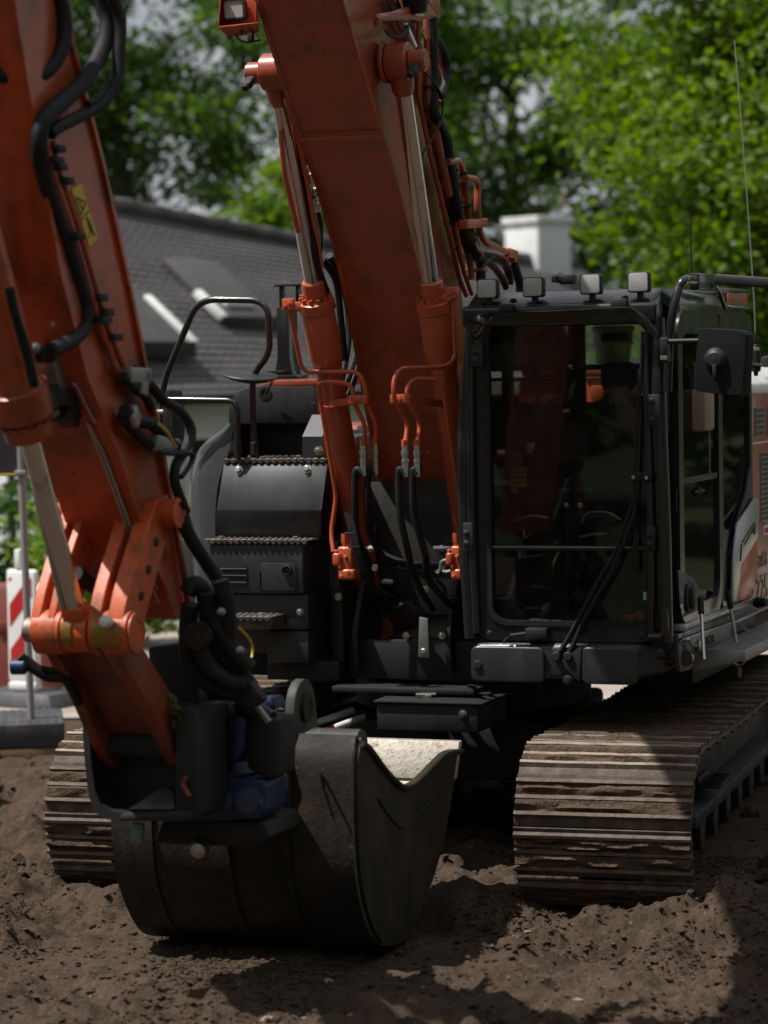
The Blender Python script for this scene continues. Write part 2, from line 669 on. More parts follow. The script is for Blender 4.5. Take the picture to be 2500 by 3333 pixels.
def fbm(x, y, seed, octs=5, gain=.5):
    s, a, t = 0, 1, 0
    for o in range(octs):
        s = s + a * (vnoise(x * 2 ** o, y * 2 ** o, seed + o) - .5)
        t += a
        a *= gain
    return s / t



# ================================================================== SETTING
def ground_z(x, y):
    x, y = np.asarray(x, float), np.asarray(y, float)
    near = np.clip((18.6 - y) / 2.5, 0, 1) * np.clip((y + 8) / 4, 0, 1) * np.clip((14 - np.abs(x)) / 4, 0, 1)
    big = fbm(x * .55, y * .55, 3, 3) * .20
    rough = fbm(x * 2.6, y * 2.6, 21, 6, .64) * .30
    rough = rough + (np.abs(fbm(x * 3.4 + 3, y * 3.4, 91, 5, .6)) - .09) * .28
    ridg = (.5 - np.abs(fbm(x * 1.7 + 9, y * 2.3, 41, 4))) * .10 - .045
    fore = np.clip((11.2 - y) / 1.2, 0, 1) * .05
    # soil pushed up round the running tracks and pressed flat beneath them
    rut = np.abs(np.sin((x * .35 + y) * 2.4 + 1.5 * fbm(x * .8, y * .8, 55, 3))) * .07 - .04
    z = (big + rough + ridg + rut * .8) * near + fore * near
    z = z + near * (.13 * np.exp(-(((x - 1.0) / .55) ** 2 + ((y - 11.55) / .16) ** 2)) + .10 * np.exp(-(((x + 1.75) / .35) ** 2 + ((y - 11.6) / .45) ** 2)))
    lx = (x - ORG[0]) * math.cos(R(16)) - (y - ORG[1]) * math.sin(R(16))
    ly = (x - ORG[0]) * math.sin(R(16)) + (y - ORG[1]) * math.cos(R(16))
    for s in (-1, 1):
        d = np.abs(lx - s * 1.125)
        on = np.clip((.52 - d) / .1, 0, 1) * np.clip((2.0 - np.abs(ly)) / .2, 0, 1)
        edge = np.exp(-((d - .60) / .13) ** 2) * np.clip((2.5 - np.abs(ly)) / .25, 0, 1)
        toe = np.exp(-((ly + 2.34) / .17) ** 2) * np.clip((.62 - d) / .12, 0, 1)
        z = z + .075 * edge + .085 * toe * (.6 + 3 * np.clip(rough, -.1, .15))
        z = z * (1 - on) + .035 * on
    # flat bed under the digging bucket
    bd = np.hypot((x + .55) / 1.0, (y - 11.3) / .8)
    on = np.clip((1.15 - bd) / .35, 0, 1)
    z = z * (1 - on) + (.0 + .3 * (rough + ridg)) * on
    return z


def axis(lo, hi, a, b, step, grow=1.18):
    mid = list(np.arange(a, b, step))
    out, s, x = [], step, b
    while x < hi:
        out.append(x)
        s *= grow
        x += s
    out.append(hi)
    pre, s, x = [], step, a
    while True:
        s *= grow
        x -= s
        if x < lo:
            break
        pre.append(x)
    pre.append(lo)
    return np.array(pre[::-1] + mid + out)


gx, gy = axis(-320, 320, -2.6, 3.2, .026, 1.12), axis(-320, 420, 9.6, 14.4, .026, 1.10)
X, Y = np.meshgrid(gx, gy)
Z = ground_z(X, Y)
Z[Y > 18.7] = 0
me = bpy.data.meshes.new("ground")
nx, ny = len(gx), len(gy)
me.vertices.add(nx * ny)
me.vertices.foreach_set("co", np.stack([X, Y, Z], -1).astype(np.float32).ravel())
ii = np.arange(nx * (ny - 1)).reshape(ny - 1, nx)[:, :-1].ravel()
q = np.stack([ii, ii + 1, ii + nx + 1, ii + nx], -1).astype(np.int32)
me.loops.add(q.size)
me.loops.foreach_set("vertex_index", q.ravel())
me.polygons.add(len(q))
me.polygons.foreach_set("loop_start", np.arange(0, q.size, 4, dtype=np.int32))
me.polygons.foreach_set("use_smooth", np.ones(len(q), bool))
me.update()
me.validate()
me.materials.append(M['soil'])
link("ground", me, kind="structure")

b = B()
xs = np.linspace(-60, 60, 60)
b.sheet([[(x, y, .016) for x in xs] for y in (19.2, 21, 23, 25.4)])
obj("road", b, 'paving', kind="structure")
b = B()
for i in range(60):
    b.box(-30 + i, -30 + i + .992, 25.4, 25.52, .0, .11, .012)
obj("kerb", b, 'paving', kind="structure")


def ico(sub=1):
    bm = bmesh.new()
    bmesh.ops.create_icosphere(bm, subdivisions=sub, radius=1)
    v = np.array([x.co[:] for x in bm.verts])
    bm.verts.index_update()
    f = np.array([[x.index for x in p.verts] for p in bm.faces])
    bm.free()
    return v, f


def tri_mesh(name, V, Fc, m, parent=None, kind=None, smooth_=True):
    me = bpy.data.meshes.new(name)
    me.vertices.add(len(V))
    me.vertices.foreach_set("co", V.astype(np.float32).ravel())
    k = Fc.shape[1]
    me.loops.add(Fc.size)
    me.loops.foreach_set("vertex_index", Fc.astype(np.int32).ravel())
    me.polygons.add(len(Fc))
    me.polygons.foreach_set("loop_start", np.arange(0, Fc.size, k, dtype=np.int32))
    me.polygons.foreach_set("use_smooth", np.full(len(Fc), smooth_))
    me.update()
    me.materials.append(M[m])
    return link(name, me, parent, kind=kind)


def lumps(name, n, xr, yr, smin, smax, power, m, flat=.65, sink=.3, sub_=1):
    if sub_:
        v, f = ico(1)
    else:
        v = np.array([(1, 0, 0), (-1, 0, 0), (0, 1, 0), (0, -1, 0), (0, 0, 1), (0, 0, -1)], float)
        f = np.array([(0, 2, 4), (2, 1, 4), (1, 3, 4), (3, 0, 4), (2, 0, 5), (1, 2, 5), (3, 1, 5), (0, 3, 5)])
    px = RNG.uniform(*xr, n)
    py = RNG.uniform(*yr, n)
    if sub_ == 0:                                       # crumbs gather in patches
        keep = fbm(px * 1.6, py * 1.6, 66, 4) + .35 * fbm(px * 6, py * 6, 71, 3) > -.02 + .12 * RNG.random(n)
        px, py = px[keep], py[keep]
        n = len(px)
    s = smin + (smax - smin) * RNG.random(n) ** power
    pz = ground_z(px, py)
    nz = 1 + .22 * RNG.standard_normal((n, len(v)))[..., None]
    P = v[None] * np.clip(nz, .45, 1.7)
    sc_ = np.stack([s * RNG.uniform(.7, 1.4, n), s * RNG.uniform(.7, 1.4, n), s * flat * RNG.uniform(.7, 1.2, n)], -1)
    P = P * sc_[:, None]
    a = RNG.uniform(0, 6.28, n)
    c, s_ = np.cos(a)[:, None], np.sin(a)[:, None]
    Q = np.stack([P[..., 0] * c - P[..., 1] * s_ + px[:, None], P[..., 0] * s_ + P[..., 1] * c + py[:, None],
                  P[..., 2] + (pz + s * (flat - sink))[:, None]], -1)
    Fc = (f[None] + (np.arange(n) * len(v))[:, None, None]).reshape(-1, 3)
    return tri_mesh(name, Q.reshape(-1, 3), Fc, m, kind="stuff", smooth_=False)


lumps("soil_clods", 12000, (-2.3, 2.6), (9.9, 12.8), .002, .018, 6, 'soil')
lumps("soil_clods", 42000, (-2.3, 2.6), (9.9, 13.2), .003, .015, 2.2, 'soil', .7, .35, 0)
lumps("soil_clods", 45, (-2.3, 2.6), (9.9, 12.8), .015, .04, 3, 'soil', .5, .28)
lumps("soil_clods", 1500, (-3.6, 3.4), (12.6, 18.3), .010, .06, 5, 'soil')
M['pebble'] = mat("pebble_stone", (.20, .17, .15), .8, var=.4, vscale=8, bump=.2)
lumps("pebbles", 70, (-2.2, 2.6), (9.9, 12.8), .005, .028, 4, 'pebble', .6, .25)


# ---- leaves
def leaf_quads(name, P, size, m, parent=None, kind=None, droop=.0, aspect=.55):
    n = len(P)
    d = RNG.standard_normal((n, 3))
    d[:, 2] = d[:, 2] * .6 - droop
    d /= np.linalg.norm(d, axis=1)[:, None]
    r = RNG.standard_normal((n, 3))
    w = np.cross(d, r)
    w /= np.linalg.norm(w, axis=1)[:, None] + 1e-9
    s = (size * RNG.uniform(.6, 1.35, n))[:, None]
    A = P - w * s * aspect * .5
    Bq = P + d * s * .5 - w * s * aspect * .0 + np.array([0, 0, .0])
    C = P + w * s * aspect * .5
    D = P - d * s * .5
    V = np.stack([A, Bq, C, D], 1).reshape(-1, 3)
    Fc = np.arange(n * 4).reshape(n, 4)
    return tri_mesh(name, V, Fc, m, parent, kind, False)


def crown_points(c, rad, n, clumps, spread, shell=.55, low=-1.0):
    u = RNG.standard_normal((clumps, 3))
    u /= np.linalg.norm(u, axis=1)[:, None]
    u = u[u[:, 2] > low]
    rr = shell + (1 - shell) * RNG.random(len(u)) ** .7
    K = np.array(c) + u * rr[:, None] * np.array(rad)
    w = RNG.random(len(K)) ** 1.5 + .15
    k = RNG.choice(len(K), n, p=w / w.sum())
    sp = spread * (.5 + RNG.random(len(K)))
    off = RNG.standard_normal((n, 3)) * sp[k][:, None] * np.array([1, 1, .55])
    return K[k] + off, K


def tree(label, base, height, rad, n, size, leafm, clumps=130, spread=.38, group=None, trunk_r=.28, crown_z=None, blossom=0, shell=.5, lean=(0, 0), name="tree", droop=.2):
    t = thing(name, label, "tree", base, group=group)
    cz = crown_z if crown_z is not None else height - rad[2]
    c = (lean[0], lean[1], cz)
    P, K = crown_points(c, rad, n, clumps, spread, shell)
    P = P[P[:, 2] > .25]
    leaf_quads("crown", P, size, leafm, t, droop=droop)
    b = B()
    top = Vector((lean[0] * .8, lean[1] * .8, cz + rad[2] * .55))
    b.tube(smooth([(0, 0, -.1), (.05, .03, cz * .35), (lean[0] * .4, lean[1] * .4, cz * .8), top], 6), trunk_r, 10,
           rf=lambda q: 1.25 - 1.05 * q)
    for k in K[::max(1, len(K) // 34)]:
        z0 = max(.8, min(k[2] - .6, cz + rad[2] * .4))
        s = Vector((lean[0] * .5, lean[1] * .5, z0 * .8 + .2))
        e = Vector(k)
        b.tube(smooth([s, s.lerp(e, .5) + Vector((0, 0, .25)), e], 4), trunk_r * .15, 6, rf=lambda q: 1 - .8 * q)
    obj("trunk", b, 'bark', t)
    if blossom:
        ks = K[RNG.choice(len(K), blossom)]
        Q = (ks[:, None] + RNG.standard_normal((blossom, 26, 3)) * np.array([.06, .06, .13]) + RNG.standard_normal((blossom, 1, 3)) * .25).reshape(-1, 3)
        leaf_quads("blossom", Q, .075, 'cream', t, kind="stuff")
    return t


# ---- the trees behind the cottage
tree("dark horse chestnut with sky showing through, rising behind the grey cottage roof", (-5.0, 53, 0), 15, (6.6, 2.4, 6.9), 78000, .17, 'chestnut', 300, .42, "trees behind the cottage", 0.3, 8.2, blossom=90, shell=.25)
tree("chestnut with cream blossom standing behind the white chimney", (2.7, 55, 0), 14, (5.0, 2.6, 6.5), 66000, .17, 'chestnut', 260, .42, "trees behind the cottage", .3, 6.6, blossom=170, shell=.25)
tree("bright green lime tree hanging low behind the excavator cab", (6.05, 35, 0), 12, (3.75, 3.2, 5.8), 150000, .145, 'lime', 330, .42, "trees behind the cottage", .26, 5.9, shell=.12, droop=.5)
tree("pale green young tree peeping over the cottage ridge beside the silver boom rod", (-1.35, 43, 0), 5.6, (1.0, .9, 1.7), 6500, .16, 'lime', 50, .28, "trees behind the cottage", .1, 4.0)
tree("broad lime tree at the road bend past the engine hood", (13.5, 33, 0), 11, (4.6, 3.6, 5.2), 26000, .28, 'lime', 150, .5, "trees behind the cottage", .28, 5.6)
tree("dark bushy chestnut beside the broad lime tree at the road bend", (22, 42, 0), 12, (5.5, 4, 6), 18000, .36, 'chestnut', 130, .6, "trees behind the cottage", .3, 6.4)
# unseen wood behind and beside the camera, shaped to block sky and darken reflections
spots_w = [(x, -13 + 2 * math.sin(x), 7.5) for x in np.arange(-34, 40, 7.0)] + [(-24 + math.sin(y), y, 7.0) for y in np.arange(-6, 24, 6.5)] + [(22 + 2 * math.sin(y), y, 7.0) for y in np.arange(-6, 22, 6.5)]
Pw = np.concatenate([crown_points(c_, (5, 3.5, 7.2), 4200, 60, .8, .3)[0] for c_ in spots_w])
leaf_quads("sky_block_wood", Pw[Pw[:, 2] > .2], .6, 'chestnut', kind="stuff")
M['lawn'] = mat("mown_grass", (.045, .058, .026), .9, var=.35, bump=.6, bump_scale=30, spec=.2)
obj("lawn", B().sheet([[(x, y, .03) for x in (-45, 0, 45)] for y in (-60, -20, 2.5)]), 'lawn', kind="structure")  # unseen grass behind the camera, added against brown bounce and bright reflections
obj("meadow", B().sheet([[(x, y, .03) for x in (-300, -40, 0, 40, 300)] for y in (25.6, 60, 120, 400)]), 'lawn', kind="structure")
Pw = np.concatenate([crown_points((x, 96 + 5 * math.sin(x), 2.8), (7, 4, 2.6 + math.sin(x * 1.7)), 1500, 40, .9, .3)[0] for x in np.arange(-110, 112, 8.0)])
leaf_quads("far_treeline", Pw[Pw[:, 2] > .1], .55, 'chestnut', kind="stuff")

# ---- hedge along the road
t = thing("garden_hedge", "clipped green hedge below the white cottage gable", "hedge", (-4.0, 27.0, 0))
P = RNG.uniform((-5.5, -.45, .05), (2.3, .45, 1.28), (15000, 3))
P[:, 2] += .16 * np.sin(P[:, 0] * 2.3) * (P[:, 2] > .8)
leaf_quads("foliage", P, .11, 'hedge', t)
b = B()
for i in range(14):
    x = -5.2 + i * .56
    b.tube([(x, 0, -.05), (x + .05, .02, .5), (x - .03, 0, 1.1)], .02, 6)
obj("stems", b, 'bark', t)
t = thing("garden_shrub", "rounded green shrub between the striped beacon and the rusty link", "shrub", (-2.55, 24.2, 0))
P, K = crown_points((0, 0, .75), (.75, .5, .72), 5200, 60, .14, .35)
leaf_quads("foliage", P[P[:, 2] > .05], .09, 'lime', t)
b = B()
for k in K[::8]:
    b.tube([(0, 0, -.05), Vector(k) * .5, k], .012, 6)
obj("stems", b, 'bark', t)

# ---- cottage: local x leads from the ridge towards the road eave, y along the ridge
HO, HA = Vector((-5.58, 30, 0)), math.atan2(-.479, .879)
house = thing("cottage", "low white cottage with long grey pantile roof, black dormers and white chimney", "house", HO, HA)
HM = Matrix.Translation(HO) @ Matrix.Rotation(HA, 4, 'Z')
HI = HM.inverted()


def HP(p, ax, val):
    o, d = HI @ Vector((0, 0, CAMH)), HI.to_3x3() @ Vector(ray(*p))
    return o + d * ((val - o[ax]) / d[ax])


HL, HW, EZ = 18.2, 2.6, 2.22


def ridge_z(u):
    return float(np.interp(u, [-1, 4.5, 9.1, 14, 25], [4.86, 4.52, 4.22, 4.16, 4.14]))


b = B()
b.prism([(-2.45, 0, 0), (2.38, 0, 0), (2.38, 0, EZ + .05), (0, 0, 4.55), (-2.45, 0, EZ + .05)], (0, .25, 0))
b.box(2.14, 2.38, .25, HL, 0, EZ + .05, 0)
b.box(-2.45, -2.2, .25, HL, 0, EZ + .05, 0)
b.prism([(-2.45, HL, 0), (2.38, HL, 0), (2.38, HL, EZ + .05), (0, HL, 4.05), (-2.45, HL, EZ + .05)], (0, .25, 0))
obj("wall", b, 'wall', house)
roof = B()
for s in (1, -1):
    roof.sheet([[(s * (HW + .1) * k, u, ridge_z(u) * (1 - k) + (EZ - .06) * k - .03) for u in np.linspace(-.25, HL + .4, 30)] for k in (0, .5, 1)])
rf = obj("roof", roof, 'darkwood', house)
NC = 30
us = np.arange(-.25, HL + .4, .035)
wav = .006 * np.sin(us * 2 * math.pi / .21)
for s in (1, -1):
    for k in range(NC):
        k0, k1 = k / NC, (k + 1.12) / NC
        rows = []
        for kk, lift in ((k0, .006), (k0 + .4 / NC, .012), (k1, .03), (k1, .01)):
            rows.append([(s * (HW + .1) * kk, u, ridge_z(u) * (1 - kk) + (EZ - .06) * kk + lift + w + .004 * math.sin(u * 1.3 + k)) for u, w in zip(us, wav)])
        c = B().sheet(rows)
        obj("tile_course", c, 'tile', rf)
b = B()
b.tube([(0, u, ridge_z(u) + .05 + .012 * math.sin(u * 9)) for u in np.arange(-.3, HL + .4, .2)], .11, 8)
obj("ridge_tiles", b, 'tile', rf)
b = B()
b.box(HW + .02, HW + .16, -.2, HL + .3, EZ - .14, EZ - .02, .02)
b.box(2.36, HW + .04, -.2, HL + .3, EZ - .10, EZ - .06, 0)
obj("gutter", b, 'darkwood', house)


def window(parent, x0, x1, z0, z1, ax, at, nx_=2, nz_=2, out=-1):
    """framed window on a wall: ax 1 = gable wall (plane y), ax 0 = side wall (plane x)"""
    def P(q, z, d):
        return (q, at + d, z) if ax == 1 else (at + d, q, z)
    d0, d1 = out * .01, out * .07

    def bx(b, q0, q1, a0, a1, e0, e1):
        if ax == 1:
            b.box(q0, q1, *sorted((at + e0, at + e1)), a0, a1, .006)
        else:
            b.box(*sorted((at + e0, at + e1)), q0, q1, a0, a1, .006)
    f = B()
    t = .07
    bx(f, x0, x0 + t, z0, z1, d0, d1)
    bx(f, x1 - t, x1, z0, z1, d0, d1)
    bx(f, x0 + t, x1 - t, z1 - t, z1, d0, d1)
    bx(f, x0 - .05, x1 + .05, z0 - .06, z0, d0, out * .12)
    for i in range(1, nx_):
        x = x0 + (x1 - x0) * i / nx_
        bx(f, x - .03, x + .03, z0, z1 - t, d0, out * .06)
    for i in range(1, nz_):
        z = z0 + (z1 - z0) * i / nz_
        bx(f, x0 + t, x1 - t, z - .022, z + .022, d0, out * .055)
    w = obj("window", f, 'white', parent)
    g = B()
    bx(g, x0 + .02, x1 - .02, z0 + .01, z1 - .02, out * .005, out * .03)
    obj("pane", g, 'pane', w)
    return w


p0, p1 = HP((22, 1700), 1, 0), HP((118, 1520), 1, 0)
window(house, p0.x, p1.x, p0.z - .35, p1.z, 1, 0, 2, 3)
p0, p1 = HP((170, 1700), 1, 0), HP((205, 1520), 1, 0)
window(house, p0.x, p1.x + .2, p0.z - .35, p1.z, 1, 0, 1, 3)
b = B().box(p0.x + .55, p0.x + .72, -.07, -.005, 0.05, 1.9, .01)
obj("black_post", b, 'darkwood', house)
for q in (2.5, 6.2, 10.5, 15):
    window(house, q, q + 1.1, .85, 1.75, 0, 2.38, 2, 2, 1)


def dormer(u0, u1, x1, zt, xr, white, verge, run=9):
    """shed dormer: its own shallow roof runs down from the main slope to a black fascia"""
    def zroof(x):
        return ridge_z((u0 + u1) / 2) * (1 - x / (HW + .1)) + EZ * x / (HW + .1)
    z1, zr = zroof(x1), zroof(xr) + .06
    d = obj("dormer", B().prism([(x1, u0, z1 - .1), (x1, u0, zt), (xr, u0, zr)], (0, u1 - u0, 0)), 'wall' if white else 'darkwood', house)
    r = B().prism([(x1 + .25, u0 - .12, zt - .05), (x1 + .25, u0 - .12, zt + .05), (xr, u0 - .12, zr + .08), (xr, u0 - .12, zr)], (0, u1 - u0 + .24, 0), .006)
    obj("dormer_roof", r, 'tile', d)
    b = B().box(x1 + .252, x1 + .30, u0 - .14, u1 + .14, zt - .12, zt + .06, .008)
    obj("dormer_fascia", b, 'darkwood', d)
    ue = u1 + .13 if verge > 0 else u0 - .13
    va, vb = Vector((x1 + .27, ue, zt + .03)), Vector((xr, ue, zr + .07))
    b = B().bar(va, va + (vb - va) * min(1, run / (vb - va).length), .13, .09, .006)
    obj("verge_board", b, 'white', d)
    window(d, u0 + .25, u1 - .25, z1 + .08, zt - .16, 0, x1, 3, 1, 1)


q0, q1 = HP((628, 1128), 0, 2.3), HP((722, 1045), 0, 1.75)
dormer(q0.y - 1.9, q0.y - .14, 2.05, q0.z, .8, True, 1, .85)
dormer(q1.y + .14, q1.y + 1.15, 1.5, q1.z, .9, False, -1, .5)
c0 = HP((1752, 860), 0, 0)
ch = B()
ch.box(-.42, .42, c0.y - .36, c0.y + .36, 3.5, 4.78, .015)
ch.box(-.46, .46, c0.y - .40, c0.y + .40, 4.78, 4.9, .015)
rot = Matrix.Translation((0, c0.y, 0)) @ Matrix.Rotation(R(-24), 4, 'Z') @ Matrix.Translation((0, -c0.y, 0))
ch.v = [tuple(rot @ Vector(v)) for v in ch.v]
chim = obj("chimney", ch, 'wall', rf)

# ---- striped warning beacons
BEACON_Y = 20.0


def beacon(px, y, label, lean=0.0):
    g = WY((px, 2300), y)
    t = thing("warning_beacon", label, "beacon", (g.x, y, .02), lean)
    o2 = B().box(-.14, .14, -.03, .03, .16, 1.0, .03, 3)
    o2.box(-.13, .13, -.045, .045, .1, .17, .02)
    obj("panel", o2, 'white', t)
    st = B()
    W2, z0, z1_, k = .105, .24, .94, .72
    for i in range(-1, 5):
        zl = z0 + (i * .335)
        pts = []
        for x, dz in ((-W2, 0), (W2, 2 * W2 * k * 1.55), (W2, .165 + 2 * W2 * k * 1.55), (-W2, .165)):
            pts.append((x, zl + dz))
        # clip to the panel
        poly = pts
        for lim, sg in ((z0, 1), (z1_, -1)):
            out = []
            for a, c in zip(poly, poly[1:] + poly[:1]):
                ia, ic = sg * (a[1] - lim) >= 0, sg * (c[1] - lim) >= 0
                if ia:
                    out.append(a)
                if ia != ic:
                    f = (lim - a[1]) / (c[1] - a[1])
                    out.append((a[0] + f * (c[0] - a[0]), lim))
            poly = out
            if not poly:
                break
        if len(poly) > 2:
            st.prism([(x, -.031, z) for x, z in poly], (0, -.003, 0))
    obj("red_stripe", st, 'red', t)
    h = B().box(-.055, .0, -.03, .03, 1.0, 1.15, .012)
    obj("lamp_socket", h, 'white', t)
    f = B()
    f.prism([(-.4, -.2, 0), (.4, -.2, 0), (.34, -.16, .1), (-.34, -.16, .1)], (0, .4, 0), .01)
    obj("foot", f, 'foot', t)
    return t


beacon(84, 20.0, "white beacon with red diagonal stripes behind the grey sign post", -.55)
# dull red plastic barrier standing behind the beacon
g = WY((148, 2300), 21.2)
t = thing("plastic_barrier", "dull red plastic barrier standing behind the striped beacon", "barrier", (g.x - .35, 21.2, .016))
b = B().prism([(-.05, -.22, 0), (.5, -.22, 0), (.42, -.12, .52), (.42, -.06, .8), (-.05, -.06, .8)], (0, .35, 0), .03)
M['barrier'] = mat("dull_red_plastic", (.17, .032, .020), .6, var=.15, dirt=(.14, .05, .035), dirt_amt=.3)
obj("body", b, 'barrier', t)
b = B().box(.0, .3, -.16, -.13, .45, .53, .01)
obj("moulded_rib", b, 'barrier', t)

# ---- temporary sign on a grey post, seen from behind, and its recycled plastic foot
pb = WG((95, 2345), .24)
FY = pb.y
FX = pb.x
t = thing("recycled_plastic_base", "dark recycled plastic slab with chequered top on timber bearers", "base", (FX - .42, FY + .12, 0), R(8))
b = B().box(-.62, .62, -.36, .36, .085, .245, .015, 3)
obj("slab", b, 'foot', t)
b = B()
for i in range(22):
    for j in range(12):
        b.box(-.58 + i * .0535, -.58 + i * .0535 + .034, -.33 + j * .056, -.33 + j * .056 + .034, .2455, .252, .002, 1)
obj("chequer_studs", b, 'foot', t)
for yy in (-.34, .24):
    b = B().box(-.6, .58, yy, yy + .1, -.02, .083, .006)
    obj("timber_bearer", b, 'wood', t)
t = thing("temporary_road_sign", "grey sign board seen from behind on a slim grey post", "sign", (FX + .01, FY + .03, .2465))
b = B().cyl((0, 0, 0), (-.045, 0, 3.0), .024, 14)
obj("post", b, 'pole', t)
top, bot = WY((-30, 1300), FY).z, WY((80, 1541), FY).z
b = B().box(-.6, .2, .03, .038, bot - .2465, top - .2465 + .75, .003)
obj("board", b, 'signback', t)
b = B().box(-.6, .2, .026, .042, bot - .2465 - .016, bot - .2465, .002)
obj("yellow_edge", b, 'yellow', t)
b = B().box(-.065, .01, -.03, .03, bot - .2465 - .02, bot - .2465 + .02, .006)
obj("clamp", b, 'pole', t)

# ---- red and white barrier board across the road beyond the machine
zc = WY((2420, 2150), 21.0).z
xc = WY((2420, 2150), 21.0).x
t = thing("barrier_board", "red and white barrier board across the road past the walkway", "barrier", (xc + .55, 21.0, .016))
b = B().box(-1.1, 1.1, -.015, .015, zc - .12, zc + .02, .004)
obj("plank", b, 'white', t)
b = B()
for i in range(4):
    x = -1.1 + i * .6
    b.prism([(x, -.0165, zc - .075), (x + .42, -.0165, zc - .075), (x + .42, -.0165, zc + .018), (x, -.0165, zc + .018)], (0, -.002, 0))
obj("red_stripe", b, 'red', t)
for x in (-.9, .9):
    b = B().box(x - .03, x + .03, .018, .06, 0, zc, .004)
    b.box(x - .05, x + .05, -.3, .3, 0, .05, .006)
    obj("leg", b, 'white', t)
# ---- two surveying poles lying under the machine


def lying_pole(name, label, a, c, seg_mats):
    d = c - a
    t = thing(name, label, "pole", a)
    n = len(seg_mats)
    for i, m in enumerate(seg_mats):
        bb = B().cyl(d * (i / n), d * ((i + 1) / n), .018, 14, .002)
        obj("pole_section", bb, m, t)


def ext(a, c, f0, f1):
    return a + (c - a) * f0, a + (c - a) * f1


def machine_to_world(v):
    return Vector((ORG[0] + v.x * CY + v.y * SY, ORG[1] - v.x * SY + v.y * CY, v.z))


def lay(p, q, b0, b1):
    return machine_to_world(PB(p, b0)), machine_to_world(PB(q, b1))


lying_pole("ranging_pole", "red and white ranging pole lying across the chassis leg behind the bucket", *lay((985, 2408), (1185, 2334), -1.30, -.98), ['red', 'red', 'pale', 'pole'])
lying_pole("grey_pole", "plain grey pole lying just above the red and white one", *lay((960, 2378), (1150, 2312), -1.22, -.92), ['pole'])

# ================================================================== THE EXCAVATOR (local: x across, y rearwards, z up)
EX = thing("excavator", "orange crawler excavator with dark cab, tiltrotator and ditching bucket resting on bare soil", "excavator", (ORG[0], ORG[1], 0), -YAW)

# ---- crawler tracks
TR, TZ, TH, PITCHL = .345, .365, 1.83, .232
PER = 2 * math.pi * TR + 4 * TH


def track_pos(s):
    s %= PER
    if s < 2 * TH:
        return -TH + s, TZ + TR - .03 * math.sin(math.pi * s / (2 * TH)), 0.0
    s -= 2 * TH
    if s < math.pi * TR:
        a = s / TR
        return TH + TR * math.sin(a), TZ + TR * math.cos(a), -a
    s -= math.pi * TR
    if s < 2 * TH:
        return TH - s, TZ - TR, -math.pi
    s -= 2 * TH
    a = s / TR
    return -TH - TR * math.sin(a), TZ - TR * math.cos(a), -math.pi - a


def shoe_mesh(seed):
    rnd = random.Random(seed)
    b = B()
    w = .4
    # bent plate, length along y, outer side +z
    K = PITCHL / .19
    prof = [(-.098, -.018), (-.085, .0), (.070, .0), (.090, .008), (.090, .018), (.066, .013), (-.08, .013), (-.104, -.008)]
    b.prism([(-w, y * K, z) for y, z in prof], (2 * w, 0, 0), .002, 1)
    b.cur = 1
    for y, h in ((-.064, .034), (.0, .030), (.062, .036)):
        n, pts = 12, []
        y *= K
        rows = []
        for k in range(n + 1):                          # slightly worn, uneven crests
            x = -w + .002 + (2 * w - .004) * k / n
            d = rnd.uniform(-.0025, .0015)
            rows.append([(x, y - .017, .012), (x, y - .008, h + d), (x, y + .007, h + .003 + d), (x, y + .016, .012)])
        b.sheet([r[1:3] for r in rows])
        b.cur = 0
        b.sheet([r[0:2] for r in rows])
        b.sheet([r[2:4] for r in rows])
        b.add(rows[0], [(0, 1, 2, 3)])
        b.add(rows[-1], [(3, 2, 1, 0)])
        b.cur = 1
    b.cur = 2
    for x in (-.11, -.045, .045, .11):
        bolt(b, (x, -.035, .013), (0, 0, 1), .011, .012)
    return b


